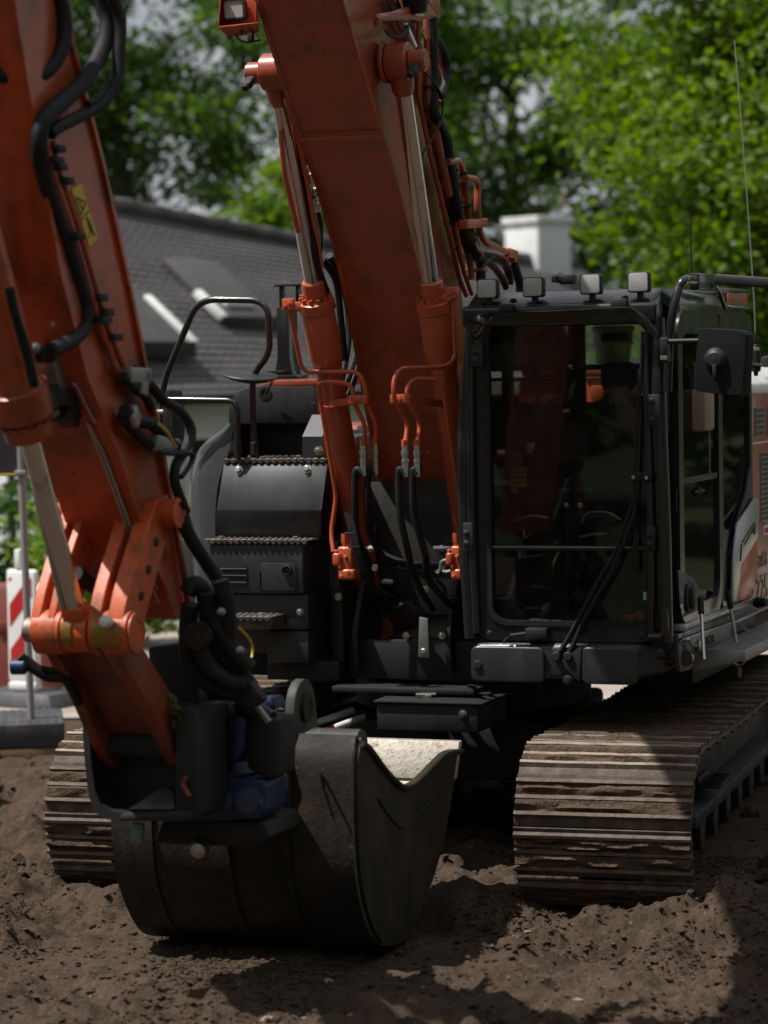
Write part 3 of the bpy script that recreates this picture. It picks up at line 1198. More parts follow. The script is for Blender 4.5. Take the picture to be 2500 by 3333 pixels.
shoe_meshes = [mesh_of("shoe", shoe_mesh(k), ['shoe', 'grouser', 'shoe']) for k in range(4)]
NSH = int(round(PER / PITCHL))
for s in (1, -1):
    tr = link("track", None, EX)
    tr.location = (s * 1.125 * math.cos(R(4)), s * 1.125 * math.sin(R(4)), 0)
    tr.rotation_euler = (0, 0, R(4))
    mudV = B()
    rnd = random.Random(5 + s)
    for i in range(NSH):
        y, z, a = track_pos((i + .37) * PER / NSH)
        o = link("shoe", shoe_meshes[i % 4], tr)
        o.location = (0, y, z)
        o.rotation_euler = (a, 0, 0)
        mt = Matrix.Translation((0, y, z)) @ Matrix.Rotation(a, 4, 'X')
        if y < 1.0:                                    # dried mud caked between the grousers
            for y0, y1 in ((-.064, -.013), (.012, .063)):
                n = 40
                rows = []
                ph = rnd.uniform(0, 50)
                fill = rnd.uniform(.7, 1.7)
                xs_m = -.395 + .79 * np.arange(n + 1) / n
                for kk in range(5):
                    v = fbm(xs_m * 7 + ph, np.full(n + 1, kk * .7 + ph * 1.3), 77, 4) + .18 * fill
                    hh_ = np.clip(.075 * v + .008 * fill, 0, .034) * (1 if 0 < kk < 4 else .55)
                    rows.append([mt @ Vector((x, y0 + (y1 - y0) * kk / 4, .0125 + h - (.004 if h < .004 else 0))) for x, h in zip(xs_m, hh_)])
                mudV.sheet(rows)
    md = obj("mud", mudV, 'mud', tr, kind="stuff", ang=60)
    fr = B()
    fr.prism([(-.17, -1.55, .27), (-.17, 1.45, .27), (-.17, 1.5, .52), (-.12, 1.4, .60), (-.12, -1.35, .60), (-.17, -1.5, .52)], (.34, 0, 0), .02)
    fr.prism([(s * .17, -1.35, .30), (s * .17, 1.35, .30), (s * .27, 1.3, .26), (s * .27, -1.3, .26)], (0, 0, .06), .008)
    fr.prism([(s * .172, -1.3, .40), (s * .172, 1.3, .40), (s * .172, 1.3, .58), (s * .172, -1.3, .58)], (s * .035, 0, 0), .01)
    obj("track_frame", fr, 'deep', tr)
    st = B().box(s * .21, s * .33, -.95, -.62, .40, .415, .004)
    st.box(s * .21, s * .225, -.95, -.62, .415, .45, .003)
    for k in range(5):
        st.box(s * .25, s * .33, -.93 + k * .07, -.915 + k * .07, .4155, .43, .002)
    obj("side_step", st, 'deep', tr)
    for yy, nm in ((-TH, "idler_wheel"), (TH, "drive_sprocket")):
        w = B().lathe([(.09, -.16), (.28, -.15), (.30, -.10), (.29, -.04), (.30, 0), (.29, .04), (.30, .10), (.28, .15), (.09, .16)], (0, yy, TZ), (1, 0, 0), 36)
        if nm == "drive_sprocket":
            for k in range(21):
                a = 2 * math.pi * k / 21
                w.box(-.04, .04, -.02, .02, .28, .33, .006, mtx=Matrix.Translation((0, yy, TZ)) @ Matrix.Rotation(a, 4, 'X'))
        obj(nm, w, 'deep', tr)
    for k in range(8):
        yy = -1.42 + k * .405
        w = B().lathe([(.05, -.22), (.075, -.215), (.075, -.12), (.10, -.11), (.10, -.07), (.08, -.065), (.08, .065), (.10, .07), (.10, .11), (.075, .12), (.075, .215), (.05, .22)], (0, yy, .17), (1, 0, 0), 20)
        for sx in (-1, 1):
            w.prism([(sx * .205, yy - .09, .30), (sx * .205, yy + .09, .30), (sx * .205, yy + .05, .12), (sx * .205, yy - .05, .12)], (sx * .05, 0, 0), .008)
        obj("track_roller", w, 'deep', tr)
    for yy in (-.7, .7):
        w = B().lathe([(.04, -.12), (.07, -.115), (.07, .115), (.04, .12)], (0, yy, .615), (1, 0, 0), 18)
        obj("carrier_roller", w, 'deep', tr)
    lk = B()                                            # chain links inside the shoes
    for i in range(NSH):
        y, z, a = track_pos((i + .37) * PER / NSH)
        m4 = Matrix.Translation((0, y, z)) @ Matrix.Rotation(a, 4, 'X')
        for sx in (-1, 1):
            lk.box(sx * .095 - .018, sx * .095 + .018, -.108, .108, -.075, -.012, .006, 1, m4)
    obj("chain", lk, 'deep', tr)

# ---- centre frame under the house
r4 = Matrix.Rotation(R(4), 4, 'Z')
b = B()
b.box(-.55, .55, -.75, .75, .38, .68, .03, mtx=r4)
for sx in (-1, 1):
    for sy in (-1, 1):
        b.bar(r4 @ Vector((sx * .4, sy * .4, .5)), r4 @ Vector((sx * 1.08, sy * .95, .42)), .34, .24, .02)
b.lathe([(.58, 0), (.62, .02), (.62, .16), (.56, .18)], (0, 0, .68), (0, 0, 1), 48)
obj("centre_frame", b, 'deep', EX)
# storage box slung on the front of the centre frame
p0, p1 = PB((1225, 2287), -1.32), PB((1556, 2387), -1.32)
b = B().box(p0.x, p1.x, -1.32, -.86, p1.z, p0.z, .008)
b.prism([(p0.x - .01, -1.335, p0.z + .001), (p1.x + .03, -1.335, p0.z + .001), (p1.x + .03, -.84, p0.z + .001), (p0.x - .01, -.84, p0.z + .001)], (0, 0, .012), .003)
sb = obj("storage_box", b, 'deep', EX)
b = B()
q = PB(z7(1505, 1035), -1.32)
b.lathe([(.022, 0), (.022, .006), (.014, .007), (.012, .02), (0, .021)], (q.x, -1.32, q.z), (0, -1, 0), 12)
obj("bolt", b, 'steel', sb)
b = B().box(p0.x + .17, p0.x + .24, -1.2, -1.16, p0.z + .013, p0.z + .03, .004)
b.cyl((p0.x + .165, -1.21, p0.z + .03), (p0.x + .255, -1.17, p0.z + .03), .007, 8)
obj("latch", b, 'steel', sb)
# mud shelf at the inner edge of the track (torn plate)
# ---- revolving frame
b = B()
b.box(-1.30, 1.32, -.55, 2.3, .86, 1.08, .02)
b.box(-.42, -.36, -.98, .2, .9, 1.35, .008)
b.box(.38, .44, -.98, .2, .9, 1.35, .008)
b.box(-.36, .38, -.92, -.88, .90, 1.10, .006)
b.box(-.36, .38, -1.16, -1.0, .86, .89, .006)
b.box(-.75, -.36, -1.05, .3, .90, 1.0, .01)
obj("revolving_frame", b, 'deep', EX)
b = B()                                                # boom foot brackets
for x0 in (-.31, .18):
    b.prism([(x0, -.98, .95), (x0, -1.0, 1.15), (x0, -.92, 1.30), (x0, -.62, 1.75), (x0, -.30, 1.80), (x0, .1, 1.0)], (.03, 0, 0), .006)
b.cyl((-.36, -.48, 1.68), (.27, -.48, 1.68), .06)
obj("boom_bracket", b, 'deep', EX)
b = B()                                                # scuffed plate behind the hoses
M['scuffed'] = mat("scuffed_plate", (.022, .020, .018), .6, .1, var=.3, dirt=(.05, .04, .032), dirt_amt=.45, streak=(.05, .044, .038), bump=.1)
b.prism([PB(p, -.68) for p in ((1200, 1570), (1500, 1565), (1500, 2000), (1200, 2010))], (0, .015, 0), .004)
obj("shield_plate", b, 'scuffed', EX)
b = B().box(PB((1228, 1880), -.69).x, PB((1482, 1880), -.69).x, -.70, -.685, PB((1300, 1836), -.69).z, PB((1300, 1828), -.69).z, .002)
obj("plate_lip", b, 'deep', EX)
q = PB(z7(1290, 620), -1.05)
b = B().prism([(q.x - .03, -1.05, q.z - .1), (q.x + .03, -1.05, q.z - .1), (q.x + .025, -1.05, q.z + .09), (q.x - .02, -1.05, q.z + .1)], (0, .02, 0), .004)
bolt(b, (q.x, -1.05, q.z - .07), (0, -1, 0), .015)
obj("bracket_lug", b, 'galv', EX)
b = B()
for p in ((1205, 610), (1400, 610), (840, 400), (1310, 360)):
    q = PB(z7(*p), -1.0)
    bolt(b, (q.x, -1.022, q.z), (0, -1, 0), .014)
obj("frame_bolt", b, 'steel', EX)

# ---- left-hand service side (fuel tank, steps, rails)
FB = -1.2                                              # front plane of the step box


def quadpts(ps, bs):
    return [PB(p, bb) for p, bb in zip(ps, bs)]


def plate(pts, t=.012, bev=.004):
    n = (pts[1] - pts[0]).cross(pts[-1] - pts[0]).normalized()
    if n.y > 0:
        n = -n
    return B().prism(pts, n * -t, bev)


tl, tr_, br, bl = PB(z7(112, 112), FB), PB(z7(640, 112), FB), PB(z7(645, 388), FB), PB(z7(140, 388), FB)
xL, xR, zT, zB_ = tl.x, tr_.x, tl.z, br.z
boxf = B()
boxf.box(xL + .02, xR, FB, FB + .55, zB_, zT, .012, 3)
boxf.box(xL + .06, xR + .01, FB + .03, FB + .6, PB(z7(660, 585), FB).z, zB_ - .002, .01)
boxf.box(xL + .30, xR + .0, FB + .05, FB + .6, PB(z7(650, 770), FB).z, PB(z7(660, 592), FB).z, .01)
sbx = obj("step_box", boxf, 'charcoal', EX)
b = B()                                                # louvres
for k in range(3):
    u0, u1 = PB(z7(200, 228 + k * 37), FB), PB(z7(338, 252 + k * 37), FB)
    b.prism([(x, FB - .003, z) for x, z in rrect(u0.x, u1.x, u1.z, u0.z, .006, 3)], (0, -.002, 0))
obj("louvre", b, 'black', sbx)
b = B()
for k in range(3):
    u0, u1 = PB(z7(200, 246 + k * 37), FB), PB(z7(338, 252 + k * 37), FB)
    b.prism([(u0.x, FB - .004, u0.z), (u1.x, FB - .004, u0.z), (u1.x, FB - .012, u1.z), (u0.x, FB - .012, u1.z)], (0, .003, 0))
obj("louvre_lip", b, 'charcoal', sbx)
u0, u1 = PB(z7(412, 218), FB), PB(z7(606, 374), FB)
b = B()
b.prism([(x, FB - .001, z) for x, z in rrect(u0.x, u1.x, u1.z, u0.z, .022, 5)], (0, -.007, 0), .003)
dr = obj("flap_door", b, 'charcoal', sbx)
b = B()
b.ring([(x, FB - .002, z) for x, z in rrect(u0.x - .006, u1.x + .006, u1.z - .006, u0.z + .006, .026, 5)], [(x, FB - .002, z) for x, z in rrect(u0.x, u1.x, u1.z, u0.z, .022, 5)], (0, -.002, 0))
obj("door_seal", b, 'black', sbx)
b = B()
for k in range(7):
    b.cyl((u0.x - .004, FB - .009, u0.z - .04 - k * .011), (u0.x - .004, FB - .009, u0.z - .05 - k * .011), .005, 8, .001)
obj("hinge", b, 'deep', sbx)
q = PB(z7(560, 258), FB)
b = B().lathe([(.027, 0), (.027, .016), (.021, .018), (.019, .012), (.019, .006), (0, .006)], (q.x, FB - .008, q.z), (0, -1, 0), 24)
obj("lock", b, 'plastic', sbx)


def tread(x0, x1, y0, y1, z, name="tread_plate", rows=5, pitch=.032):
    b = B().box(x0, x1, y0, y1, z - .006, z, .002, 1)
    n = int((x1 - x0) / pitch)
    for i in range(n):                                 # scalloped front lip with teeth
        x = x0 + (i + .5) * (x1 - x0) / n
        b.box(x - pitch * .33, x + pitch * .33, y0 - .006, y0 + .001, z - .022, z + .004, .003, 1)
    b.box(x0, x1, y0 - .003, y0, z - .012, z - .001, 0)
    for j in range(rows):
        for i in range(n):
            x = x0 + (i + .5 + .5 * (j % 2)) * (x1 - x0) / (n + .5)
            y = y0 + (j + .6) * (y1 - y0) / rows
            b.lathe([(.013, 0), (.010, .005), (.006, .002)], (x, y, z), (0, 0, 1), 8)
    return b


M['tread'] = mat("tread_steel", (.05, .048, .046), .5, .3, var=.3, dirt=(.17, .11, .075), dirt_amt=.55, dirt_scale=14, bump=.2)
tp = obj("tread_plate", tread(xL, xR + .03, FB - .01, FB + .26, zT + .018), 'tread', EX)
b = B()
for p in ((205, 100), (300, 88), (605, 100), (685, 88)):
    q = PB(z7(*p), FB + .05)
    bolt(b, (q.x, FB + (.04 if p[1] == 100 else .2), zT + .018), (0, 0, 1), .014, .016)
obj("bolt", b, 'steel', tp)
u0, u1 = PB(z7(120, 520), FB - .16), PB(z7(468, 578), FB - .16)
b = tread(u0.x, u1.x, FB - .16, FB + .03, u0.z + .012, rows=3)
b.box(u0.x, u1.x, FB - .15, FB + .03, u1.z, u0.z + .004, .006)
st = obj("lower_step", b, 'tread', EX)
b = B()
bolt(b, (u1.x - .09, FB - .06, u0.z + .012), (0, 0, 1), .014, .012)
for p in ((205, 485), (615, 488)):
    q = PB(z7(*p), FB)
    bolt(b, (q.x, FB + .03, q.z), (0, -1, 0), .016, .018)
obj("step_bolt", b, 'galv', st)
# sloped front cover: two facets
B1, B2, B3 = FB + .10, FB + .10, FB + .16
c1 = quadpts([z3(362, 1036), z3(895, 1036), z3(862, 1280), z3(322, 1280)], [B1 + .09, B1 + .09, B1, B1])
c2 = quadpts([z3(322, 1280), z3(862, 1280), z3(860, 1432), z3(318, 1432)], [B1, B1, B1 + .05, B1 + .05])
b = plate(c1, .02)
b2 = plate(c2, .02)
b.add(b2.v, b2.f)
tc = obj("tank_cover", b, 'charcoal', EX)
b = B()
for p in ((438, 1075), (790, 1070)):
    q = PB(z3(*p), B1 + .075)
    bolt(b, q, (0, -1, .3), .016, .02)
obj("bolt", b, 'steel', tc)
b = B()
q0, q1 = PB(z3(440, 1170), B1), PB(z3(490, 1215), B1)
# side of the cover towards the boom
e = quadpts([z3(895, 1036), z3(905, 1040), z3(905, 1430), z3(862, 1430), z3(862, 1280)], [B1 + .09, .0, .0, B1 + .05, B1])
b.prism([e[0], e[4], e[3], (e[3].x, -.3, e[3].z), (e[0].x, -.3, e[0].z)], (-.012, 0, 0))
obj("inner_side_plate", b, 'deep', EX)
# upper deck, its tread and the recess behind
zd = PB(z3(600, 1030), B1 + .1).z
xd0, xd1 = PB(z3(365, 1030), B1 + .1).x, PB(z3(893, 1030), B1 + .1).x
b = tread(xd0, xd1, B1 + .085, B1 + .52, zd + .012, rows=6, pitch=.036)
dk = obj("upper_tread_plate", b, 'tread', EX)
b = B()
for p in ((410, 1018), (505, 1015), (760, 1015)):
    q = PB(z3(*p), B1 + .2)
    bolt(b, (q.x, B1 + .16, zd + .012), (0, 0, 1), .014, .016)
obj("bolt", b, 'steel', dk)
BK = -.5                                               # rear wall of the recess
w0 = [(385, 838), (385, 760), (400, 712), (430, 672), (480, 648), (530, 640), (832, 640), (832, 838)]
b = B().prism([PB(z3(*p), BK - .10) for p in w0], (0, .10, 0), .008)
obj("hood_front", b, 'charcoal', EX)
b = B().prism([PB(z3(*p), BK) for p in ((405, 800), (905, 800), (905, 1040), (405, 1040))], (0, .02, 0))
obj("recess_wall", b, 'deep', EX)
b = B().prism([PB(z3(*p), BK - .1) for p in ((545, 642), (850, 642), (850, 606), (610, 612))], (0, 1.2, 0), .006)
obj("hood_top", b, 'orange', EX)
q = PB(z3(575, 680), BK - .1)
b = B().lathe([(.035, 0), (.035, .004), (.022, .005), (.022, .001), (0, .001)], (q.x, BK - .1, q.z), (0, -1, 0), 18)
obj("grommet", b, 'rubber', EX)
b = B().tube(smooth([PB(z3(*p), BK - .16) for p in ((548, 575), (600, 600), (607, 625), (590, 655), (576, 682))], 6), .006, 8)
obj("mirror_cable", b, 'rubber', EX)
# left fender: lofted curved shell
fo = [(412, 842), (340, 880), (270, 925), (225, 985), (196, 1060), (184, 1150), (184, 1300), (190, 1450), (205, 1640), (212, 1800)]
fi = [(412, 842), (405, 900), (392, 960), (370, 1030), (345, 1100), (326, 1190), (318, 1300), (316, 1432), (300, 1640), (300, 1800)]
O_ = smooth([PB(z3(*p), FB + .34) for p in fo], 4)
I_ = smooth([PB(z3(*p), FB + .20) for p in fi], 4)
rows = []
for o_, i_ in zip(O_, I_):
    m_ = o_.lerp(i_, .5) + Vector((-.012, -.035, .01))
    rows.append([i_ + Vector((.0, .05, -.01)), i_, i_.lerp(m_, .55) + Vector((0, -.008, 0)), m_, o_.lerp(m_, .45) + Vector((-.004, -.008, 0)), o_, o_ + Vector((-.01, .25, 0)), o_ + Vector((-.02, .9, 0))])
M['fender'] = mat("dark_grey_fender_paint", (.045, .047, .055), .33, var=.1, dirt=(.07, .066, .062), dirt_amt=.15, coat=.5, specks=(.1, .1, .1))
obj("fender", B().sheet(rows), 'fender', EX, ang=50)
b = B()
b.prism([PB(z3(*p), FB + .24) for p in ((318, 1040), (365, 1036), (325, 1280), (322, 1432), (322, 1640), (262, 1640), (262, 1450), (300, 1432))], (0, .05, 0))
obj("corner_post", b, 'deep', EX)
# small faceted cover beside the boom
f0 = [PB(z3(*p), B1 + .10) for p in ((765, 1018), (765, 902), (868, 902), (868, 1018))]
f1 = [PB(z3(*p), B1 + .22) for p in ((765, 880), (815, 790), (868, 790))]
b = B()
d_ = Vector((0, .25, 0))
vs = [f0[0], f0[1], f0[2], f0[3], f1[1], f1[2] + Vector((.03, 0, 0)), f0[0] + d_, f0[3] + d_, f1[1] + d_, f1[2] + d_, f0[1] + d_]
b.add(vs, [(0, 1, 2, 3), (1, 4, 5, 2), (4, 8, 9, 5), (0, 6, 10, 1), (1, 10, 8, 4), (3, 2, 5, 9, 7)])
bc = obj("battery_cover", b, 'charcoal', EX)
q = PB(z3(850, 975), B1 + .10)
obj("bolt", bolt(B(), q, (0, -1, 0), .018, .025), 'steel', bc)
# handrails


def rail(name, ps, bb, r=.0165, f=.09, m='cab', parent=EX, label=None):
    pts = []
    for i, p in enumerate(ps):
        v = bb[i] if isinstance(bb, (list, tuple)) else bb
        pts.append(PB(z3(*p), v))
    return obj(name, B().tube(fillet(pts, f, 6), r, 14), m, parent, label)


HB = -.92
rail("handrail", [(55, 1400), (48, 1010), (43, 640), (228, 196), (590, 202), (598, 478), (508, 580), (510, 850), (528, 1015)], [HB + .05] * 2 + [HB] * 7, .0175, .10)
rail("lower_handrail", [(52, 712), (430, 718), (430, 840), (432, 1016)], HB - .12, .0165, .075)
b = B()
for p in ((432, 930), (518, 930)):
    q = PB(z3(*p), HB - .1 if p[0] == 432 else HB)
    b.cyl(q, q + Vector((0, 0, -.07)), .021, 14)
obj("rail_socket", b, 'rubber', EX)
# long mirror on the rail and the flat disc mirror
q0, q1 = PB(z3(80, 660), HB - .03), PB(z3(80, 955), HB - .03)
b = B()
cz, hz = (q0.z + q1.z) / 2, (q0.z - q1.z) / 2
b.prism([(q0.x - .012 + .028 * math.cos(t), HB - .03, cz + hz * math.sin(t)) for t in np.linspace(0, 2 * math.pi, 28)[:-1]], (0, .16, 0), .01)
rm = obj("rail_mirror", b, 'plastic', EX)
q = PB(z3(14, 775), HB)
b = B().cyl(q, q + Vector((.05, 0, 0)), .012, 10)
b.cyl(q + Vector((.03, 0, -.165)), q + Vector((.075, 0, -.165)), .012, 10)
obj("clamp", b, 'steel', rm)
q = PB(z3(492, 592), HB)
b = B().lathe([(0, -.03), (.05, -.03), (.10, -.018), (.145, .0), (.15, .006), (.145, .012), (0, .02)], q, (.15, -.12, 1), 30)
obj("disc_mirror", b, 'plastic', EX)
# dark exhaust stack with flared foot
xa, xb = PB(z3(632, 350), BK).x, PB(z3(694, 350), BK).x
zs = lambda y: PB(z3(650, y), BK).z
b = B()
b.prism([(xa - .02, BK, zs(590)), (xa - .012, BK, zs(560)), (xa, BK, zs(500)), (xa, BK, zs(235)), (xb, BK, zs(235)), (xb, BK, zs(500)), (xb + .012, BK, zs(560)), (xb + .02, BK, zs(590))], (0, .13, 0), .006)
b.box(xa + .006, xa + .028, BK + .03, BK + .06, zs(235), zs(130), .003)
b.box(xb + .03, xb + .05, BK + .03, BK + .06, zs(260), zs(130), .003)
b.box(xa - .008, xb + .08, BK, BK + .12, zs(133), zs(118), .003)
b.box(xa - .06, xb + .05, BK - .02, BK + .15, zs(606), zs(586), .005)
b.box(xa - .08, xa + .05, BK - .01, BK + .1, zs(586), zs(562), .004)
mk = obj("mast_bracket", b, 'cab', EX)
obj("bolt", bolt(B(), (xa + .04, BK + .05, zs(118)), (0, 0, 1), .012, .014), 'steel', mk)
# big tank behind (fills the left side) and rear body
b = B()
b.box(-1.33, -.42, FB + .35, .25, 1.0, 1.60, .04)
b.box(-1.30, -.45, BK + .02, .6, 1.58, 2.12, .05)
obj("fuel_tank", b, 'charcoal', EX)
b = B()
b.box(-1.28, 1.0, .5, 1.5, 1.05, 2.14, .07, 3)
hood = obj("engine_hood", b, 'orange', EX)
b = B()
b.prism([(-1.32, 1.52, 1.0), (-1.32, 1.95, 1.0), (-1.2, 2.1, 1.1), (-1.2, 2.1, 1.9), (-1.25, 1.52, 2.0)], (2.62, 0, 0), .08, 3)
obj("counterweight", b, 'orange', EX)

# ---- boom
AL, AR = -.245, .135
UND = [(-.40, 1.55), (-.60, 1.80), (-.735, 1.95), (-.79, 2.07), (-.93, 2.37), (-1.11, 2.77), (-1.22, 2.95), (-1.49, 3.32), (-1.77, 3.61), (-2.18, 4.1), (-3.1, 4.78), (-4.2, 5.3), (-5.3, 5.6)]
TOP = [(-.34, 1.56), (-.33, 1.80), (-.33, 1.95), (-.34, 2.1), (-.40, 2.45), (-.52, 2.85), (-.58, 3.05), (-.82, 3.52), (-1.10, 3.95), (-1.55, 4.6), (-2.7, 5.45), (-4.1, 5.9), (-5.35, 5.98)]
b = B()
vs = []
for (ub, uz), (tb, tz) in zip(UND, TOP):
    vs += [(AL, ub, uz), (AR, ub, uz), (AR, tb, tz), (AL, tb, tz)]
fs = []
for i in range(len(UND) - 1):
    for k in range(4):
        j = (k + 1) % 4
        fs.append((i * 4 + k, i * 4 + j, i * 4 + 4 + j, i * 4 + 4 + k))
n_ = len(UND) * 4
fs += [(0, 1, 2, 3), (n_ - 1, n_ - 2, n_ - 3, n_ - 4)]
b.add(vs, fs)
boom = obj("boom", b, 'orange', EX, ang=20)
b = B()                                                # weld lips of the under plate
for x in (AL - .018, AR - .004):
    for i in range(len(UND) - 1):
        (y0, z0), (y1, z1_) = UND[i], UND[i + 1]
        b.prism([(x, y0 - .006, z0), (x, y1 - .006, z1_), (x, y1 + .012, z1_ + .004), (x, y0 + .012, z0 + .004)], (.022, 0, 0))
obj("weld_seam", b, 'orange', boom)
b = B()                                                # cross weld on the underside
q0, q1 = PA(z2(545, 755), AL), PA(z2(965, 745), AR)
b.tube([Vector((AL, q0.y - .004, q0.z)), Vector((AR, q0.y - .004, q0.z))], .006, 6)
obj("cross_weld", b, 'orange', boom)
b = B().cyl((AL - .03, -.48, 1.68), (AR + .03, -.48, 1.68), .13, 32)
b.cyl((AL - .075, -.48, 1.68), (AR + .075, -.48, 1.68), .07, 24)
obj("foot_boss", b, 'orange', boom)

# ---- boom cylinders
for side, xa in (("l", -.335), ("r", .232)):
    if side == "l":
        g, e_ = PA((1019, 925), xa), PA((893, 235), xa)
    else:
        g, e_ = PA((1404, 925), xa), PA((1300, 200), xa)
    ax = (e_ - g).normalized()
    foot = g - ax * 1.48
    EXT = .42
    cyl = link("boom_cylinder", None, EX)
    rr = .040
    rod = B().cyl(g - ax * .05, e_ - ax * .05, rr, 40, .001)
    obj("rod", rod, 'chrome', cyl)
    bar = B().lathe([(.05, -.02 - EXT), (.066, -EXT), (.066, 1.02), (.068, 1.03), (.080, 1.10), (.082, 1.12), (.082, 1.33), (.080, 1.335), (.078, 1.34)], foot, ax, 40)
    obj("barrel", bar, 'orange_red', cyl)
    gl = B().lathe([(.079, 1.34), (.088, 1.345), (.088, 1.395), (.080, 1.40), (.058, 1.402), (.055, 1.405), (.055, 1.49), (.050, 1.497), (.041, 1.498)], foot, ax, 40)
    obj("gland", gl, 'orange_red', cyl)
    bb = B()
    u = ax.cross(Vector((1, 0, 0))).normalized()
    w = ax.cross(u)
    for k in range(12):
        a = 2 * math.pi * k / 12
        p = foot + ax * 1.40 + (u * math.cos(a) + w * math.sin(a)) * .071
        bb.lathe([(.0105, 0), (.0105, .024), (.006, .0245), (.0055, .015), (0, .015)], p, ax, 12)
    obj("gland_bolt", bb, 'orange_red', cyl)
    ey = B()
    sx = -1 if side == "l" else 1
    ey.cyl(e_ + Vector((-.052, 0, 0)), e_ + Vector((.052, 0, 0)), .088, 32, .006)
    ey.lathe([(.042, -.16), (.055, -.13), (.062, -.05)], e_, ax, 24)
    obj("rod_eye", ey, 'orange', cyl)
    pn = B().cyl(e_ + Vector((sx * .055, 0, 0)), e_ + Vector((sx * .13, 0, 0)), .052, 28, .004)
    pn.cyl(e_ + Vector((sx * .128, 0, 0)), e_ + Vector((sx * .134, 0, 0)), .043, 28, .001)
    pn.cyl(e_ + Vector((-sx * .075, 0, 0)), e_ + Vector((-sx * .055, 0, 0)), .10, 30, .004)
    pin = obj("pin", pn, 'orange', cyl)
    kb = B().bar(e_ + Vector((sx * .095, -.05, -.03)), e_ + Vector((sx * .095, -.11, -.07)), .04, .035, .006)
    kb.cyl(e_ + Vector((sx * .095, -.11, -.065)), e_ + Vector((sx * .095, -.135, -.085)), .016, 12)
    obj("keeper", kb, 'deep', cyl)
    ft = B().cyl(foot + Vector((-.06, 0, 0)) - ax * (.06 + EXT), foot + Vector((.06, 0, 0)) - ax * (.06 + EXT), .08, 28)
    obj("barrel_eye", ft, 'orange_red', cyl)
    # hard pipes on the barrel, drawn on the plane of the cylinder's front
    if side == "l":
        pa = xa
        out = fillet([PB(z3(*p), q) for p, q in (((698, 240), -1.38), ((758, 540), -1.29), ((790, 570), -1.275), ((1050, 568), -1.26), ((1088, 640), -1.25), ((1092, 720), -1.24), ((1148, 850), -1.19), ((1140, 945), -1.17))], .045, 6)
        inn = fillet([PB(z3(*p), q) for p, q in (((925, 1495), -1.16), ((912, 1400), -1.13), ((940, 1210), -1.12), ((845, 640), -1.25), ((880, 620), -1.27), ((960, 622), -1.28), ((1020, 640), -1.275), ((1030, 730), -1.26), ((1092, 850), -1.21), ((1078, 950), -1.19))], .045, 6)
        cl = [PB(z3(1060, 712), -1.25)]
    else:
        out = fillet([PA(z3(1538, 180), .33), PA(z3(1552, 500), .33), PA(z3(1500, 545), .30), PA(z3(1262, 552), .15), PA(z3(1232, 620), .14), PA(z3(1238, 720), .14), PA(z3(1308, 830), .15), PA(z3(1292, 950), .15)], .05, 6)
        inn = fillet([PA(z3(1580, 1260), .33), PA(z3(1490, 660), .30), PA(z3(1460, 610), .28), PA(z3(1340, 602), .19), PA(z3(1302, 650), .17), PA(z3(1308, 715), .17), PA(z3(1372, 830), .19), PA(z3(1355, 950), .19)], .05, 6)
        cl = [PA(z3(1275, 708), .15)]
    obj("pipe", B().tube(out, .0115, 12), 'orange_red', cyl)
    obj("pipe", B().tube(inn, .0115, 12), 'orange_red', cyl)
    cb = B()
    for p in cl:
        cb.box(p.x - .05, p.x + .05, p.y - .028, p.y + .012, p.z - .022, p.z + .022, .005)
        bolt(cb, p + Vector((0, -.028, 0)), (0, -1, 0), .010, .010)
    obj("pipe_clamp", cb, 'orange_red', cyl)
    bd = B()
    at = foot + ax * (.84 if side == "l" else .86)
    bd.lathe([(.066, -.018), (.0705, -.017), (.0705, .017), (.066, .018)], at, ax, 32)
    bd.bar(at + Vector((0, -.07, 0)), Vector((cl[0].x, cl[0].y + .012, cl[0].z)), .012, .036, .002)
    obj("band", bd, 'orange_red', cyl)
    pbk = B()
    hd = foot + ax * 1.33
    pbk.box(-.03, .03, -.045, .0, -.03, .03, .006, mtx=Matrix.Translation((out[0].x, out[0].y + .02, out[0].z + .015)))
    pbk.bar(Vector(out[0]) + Vector((0, 0, .01)), hd + Vector((0, -.04, .02)), .05, .045, .008)
    bolt(pbk, (out[0].x + .012, out[0].y - .025, out[0].z + .02), (0, -1, 0), .009)
    bolt(pbk, (out[0].x - .012, out[0].y - .025, out[0].z + .008), (0, -1, 0), .009)
    obj("port_block", pbk, 'orange_red', cyl)
    # silver hose ends and black hoses
    for end, path, pa_ in ((out[-1], None, 0), (inn[-1], None, 1)):
        d = Vector((0.0, .01, -1)).normalized()
        f = B()
        f.lathe([(.016, 0), (.016, .012), (.0135, .014), (.0135, .02), (.019, .021), (.019, .045), (.016, .047), (.015, .065), (.018, .067), (.018, .082), (.0155, .085), (.0165, .09), (.0165, .145), (.014, .148)], end, d, 6)
        obj("hose_fitting", f, 'steel', cyl)
        f = B().lathe([(.015, -.03), (.017, -.028), (.017, .0)], end, d, 6)
        obj("pipe_nut", f, 'orange_red', cyl)
    ends = [out[-1], inn[-1]]
    if side == "l":
        hp = [[z3(1105, 1080), z3(1100, 1300), z3(1130, 1440), z3(1250, 1640), z7(1080, 330), z7(1180, 430)],
              [z3(1040, 1080), z3(1036, 1260), z3(1050, 1420), z3(1110, 1560), z7(1010, 350), z7(1110, 470)]]
    else:
        hp = [[z3(1262, 1080), z3(1268, 1300), z3(1310, 1500), z7(1230, 260), z7(1290, 390), z7(1340, 470)],
              [z3(1335, 1080), z3(1340, 1300), z3(1400, 1520), z7(1310, 290), z7(1400, 410), z7(1470, 470)]]
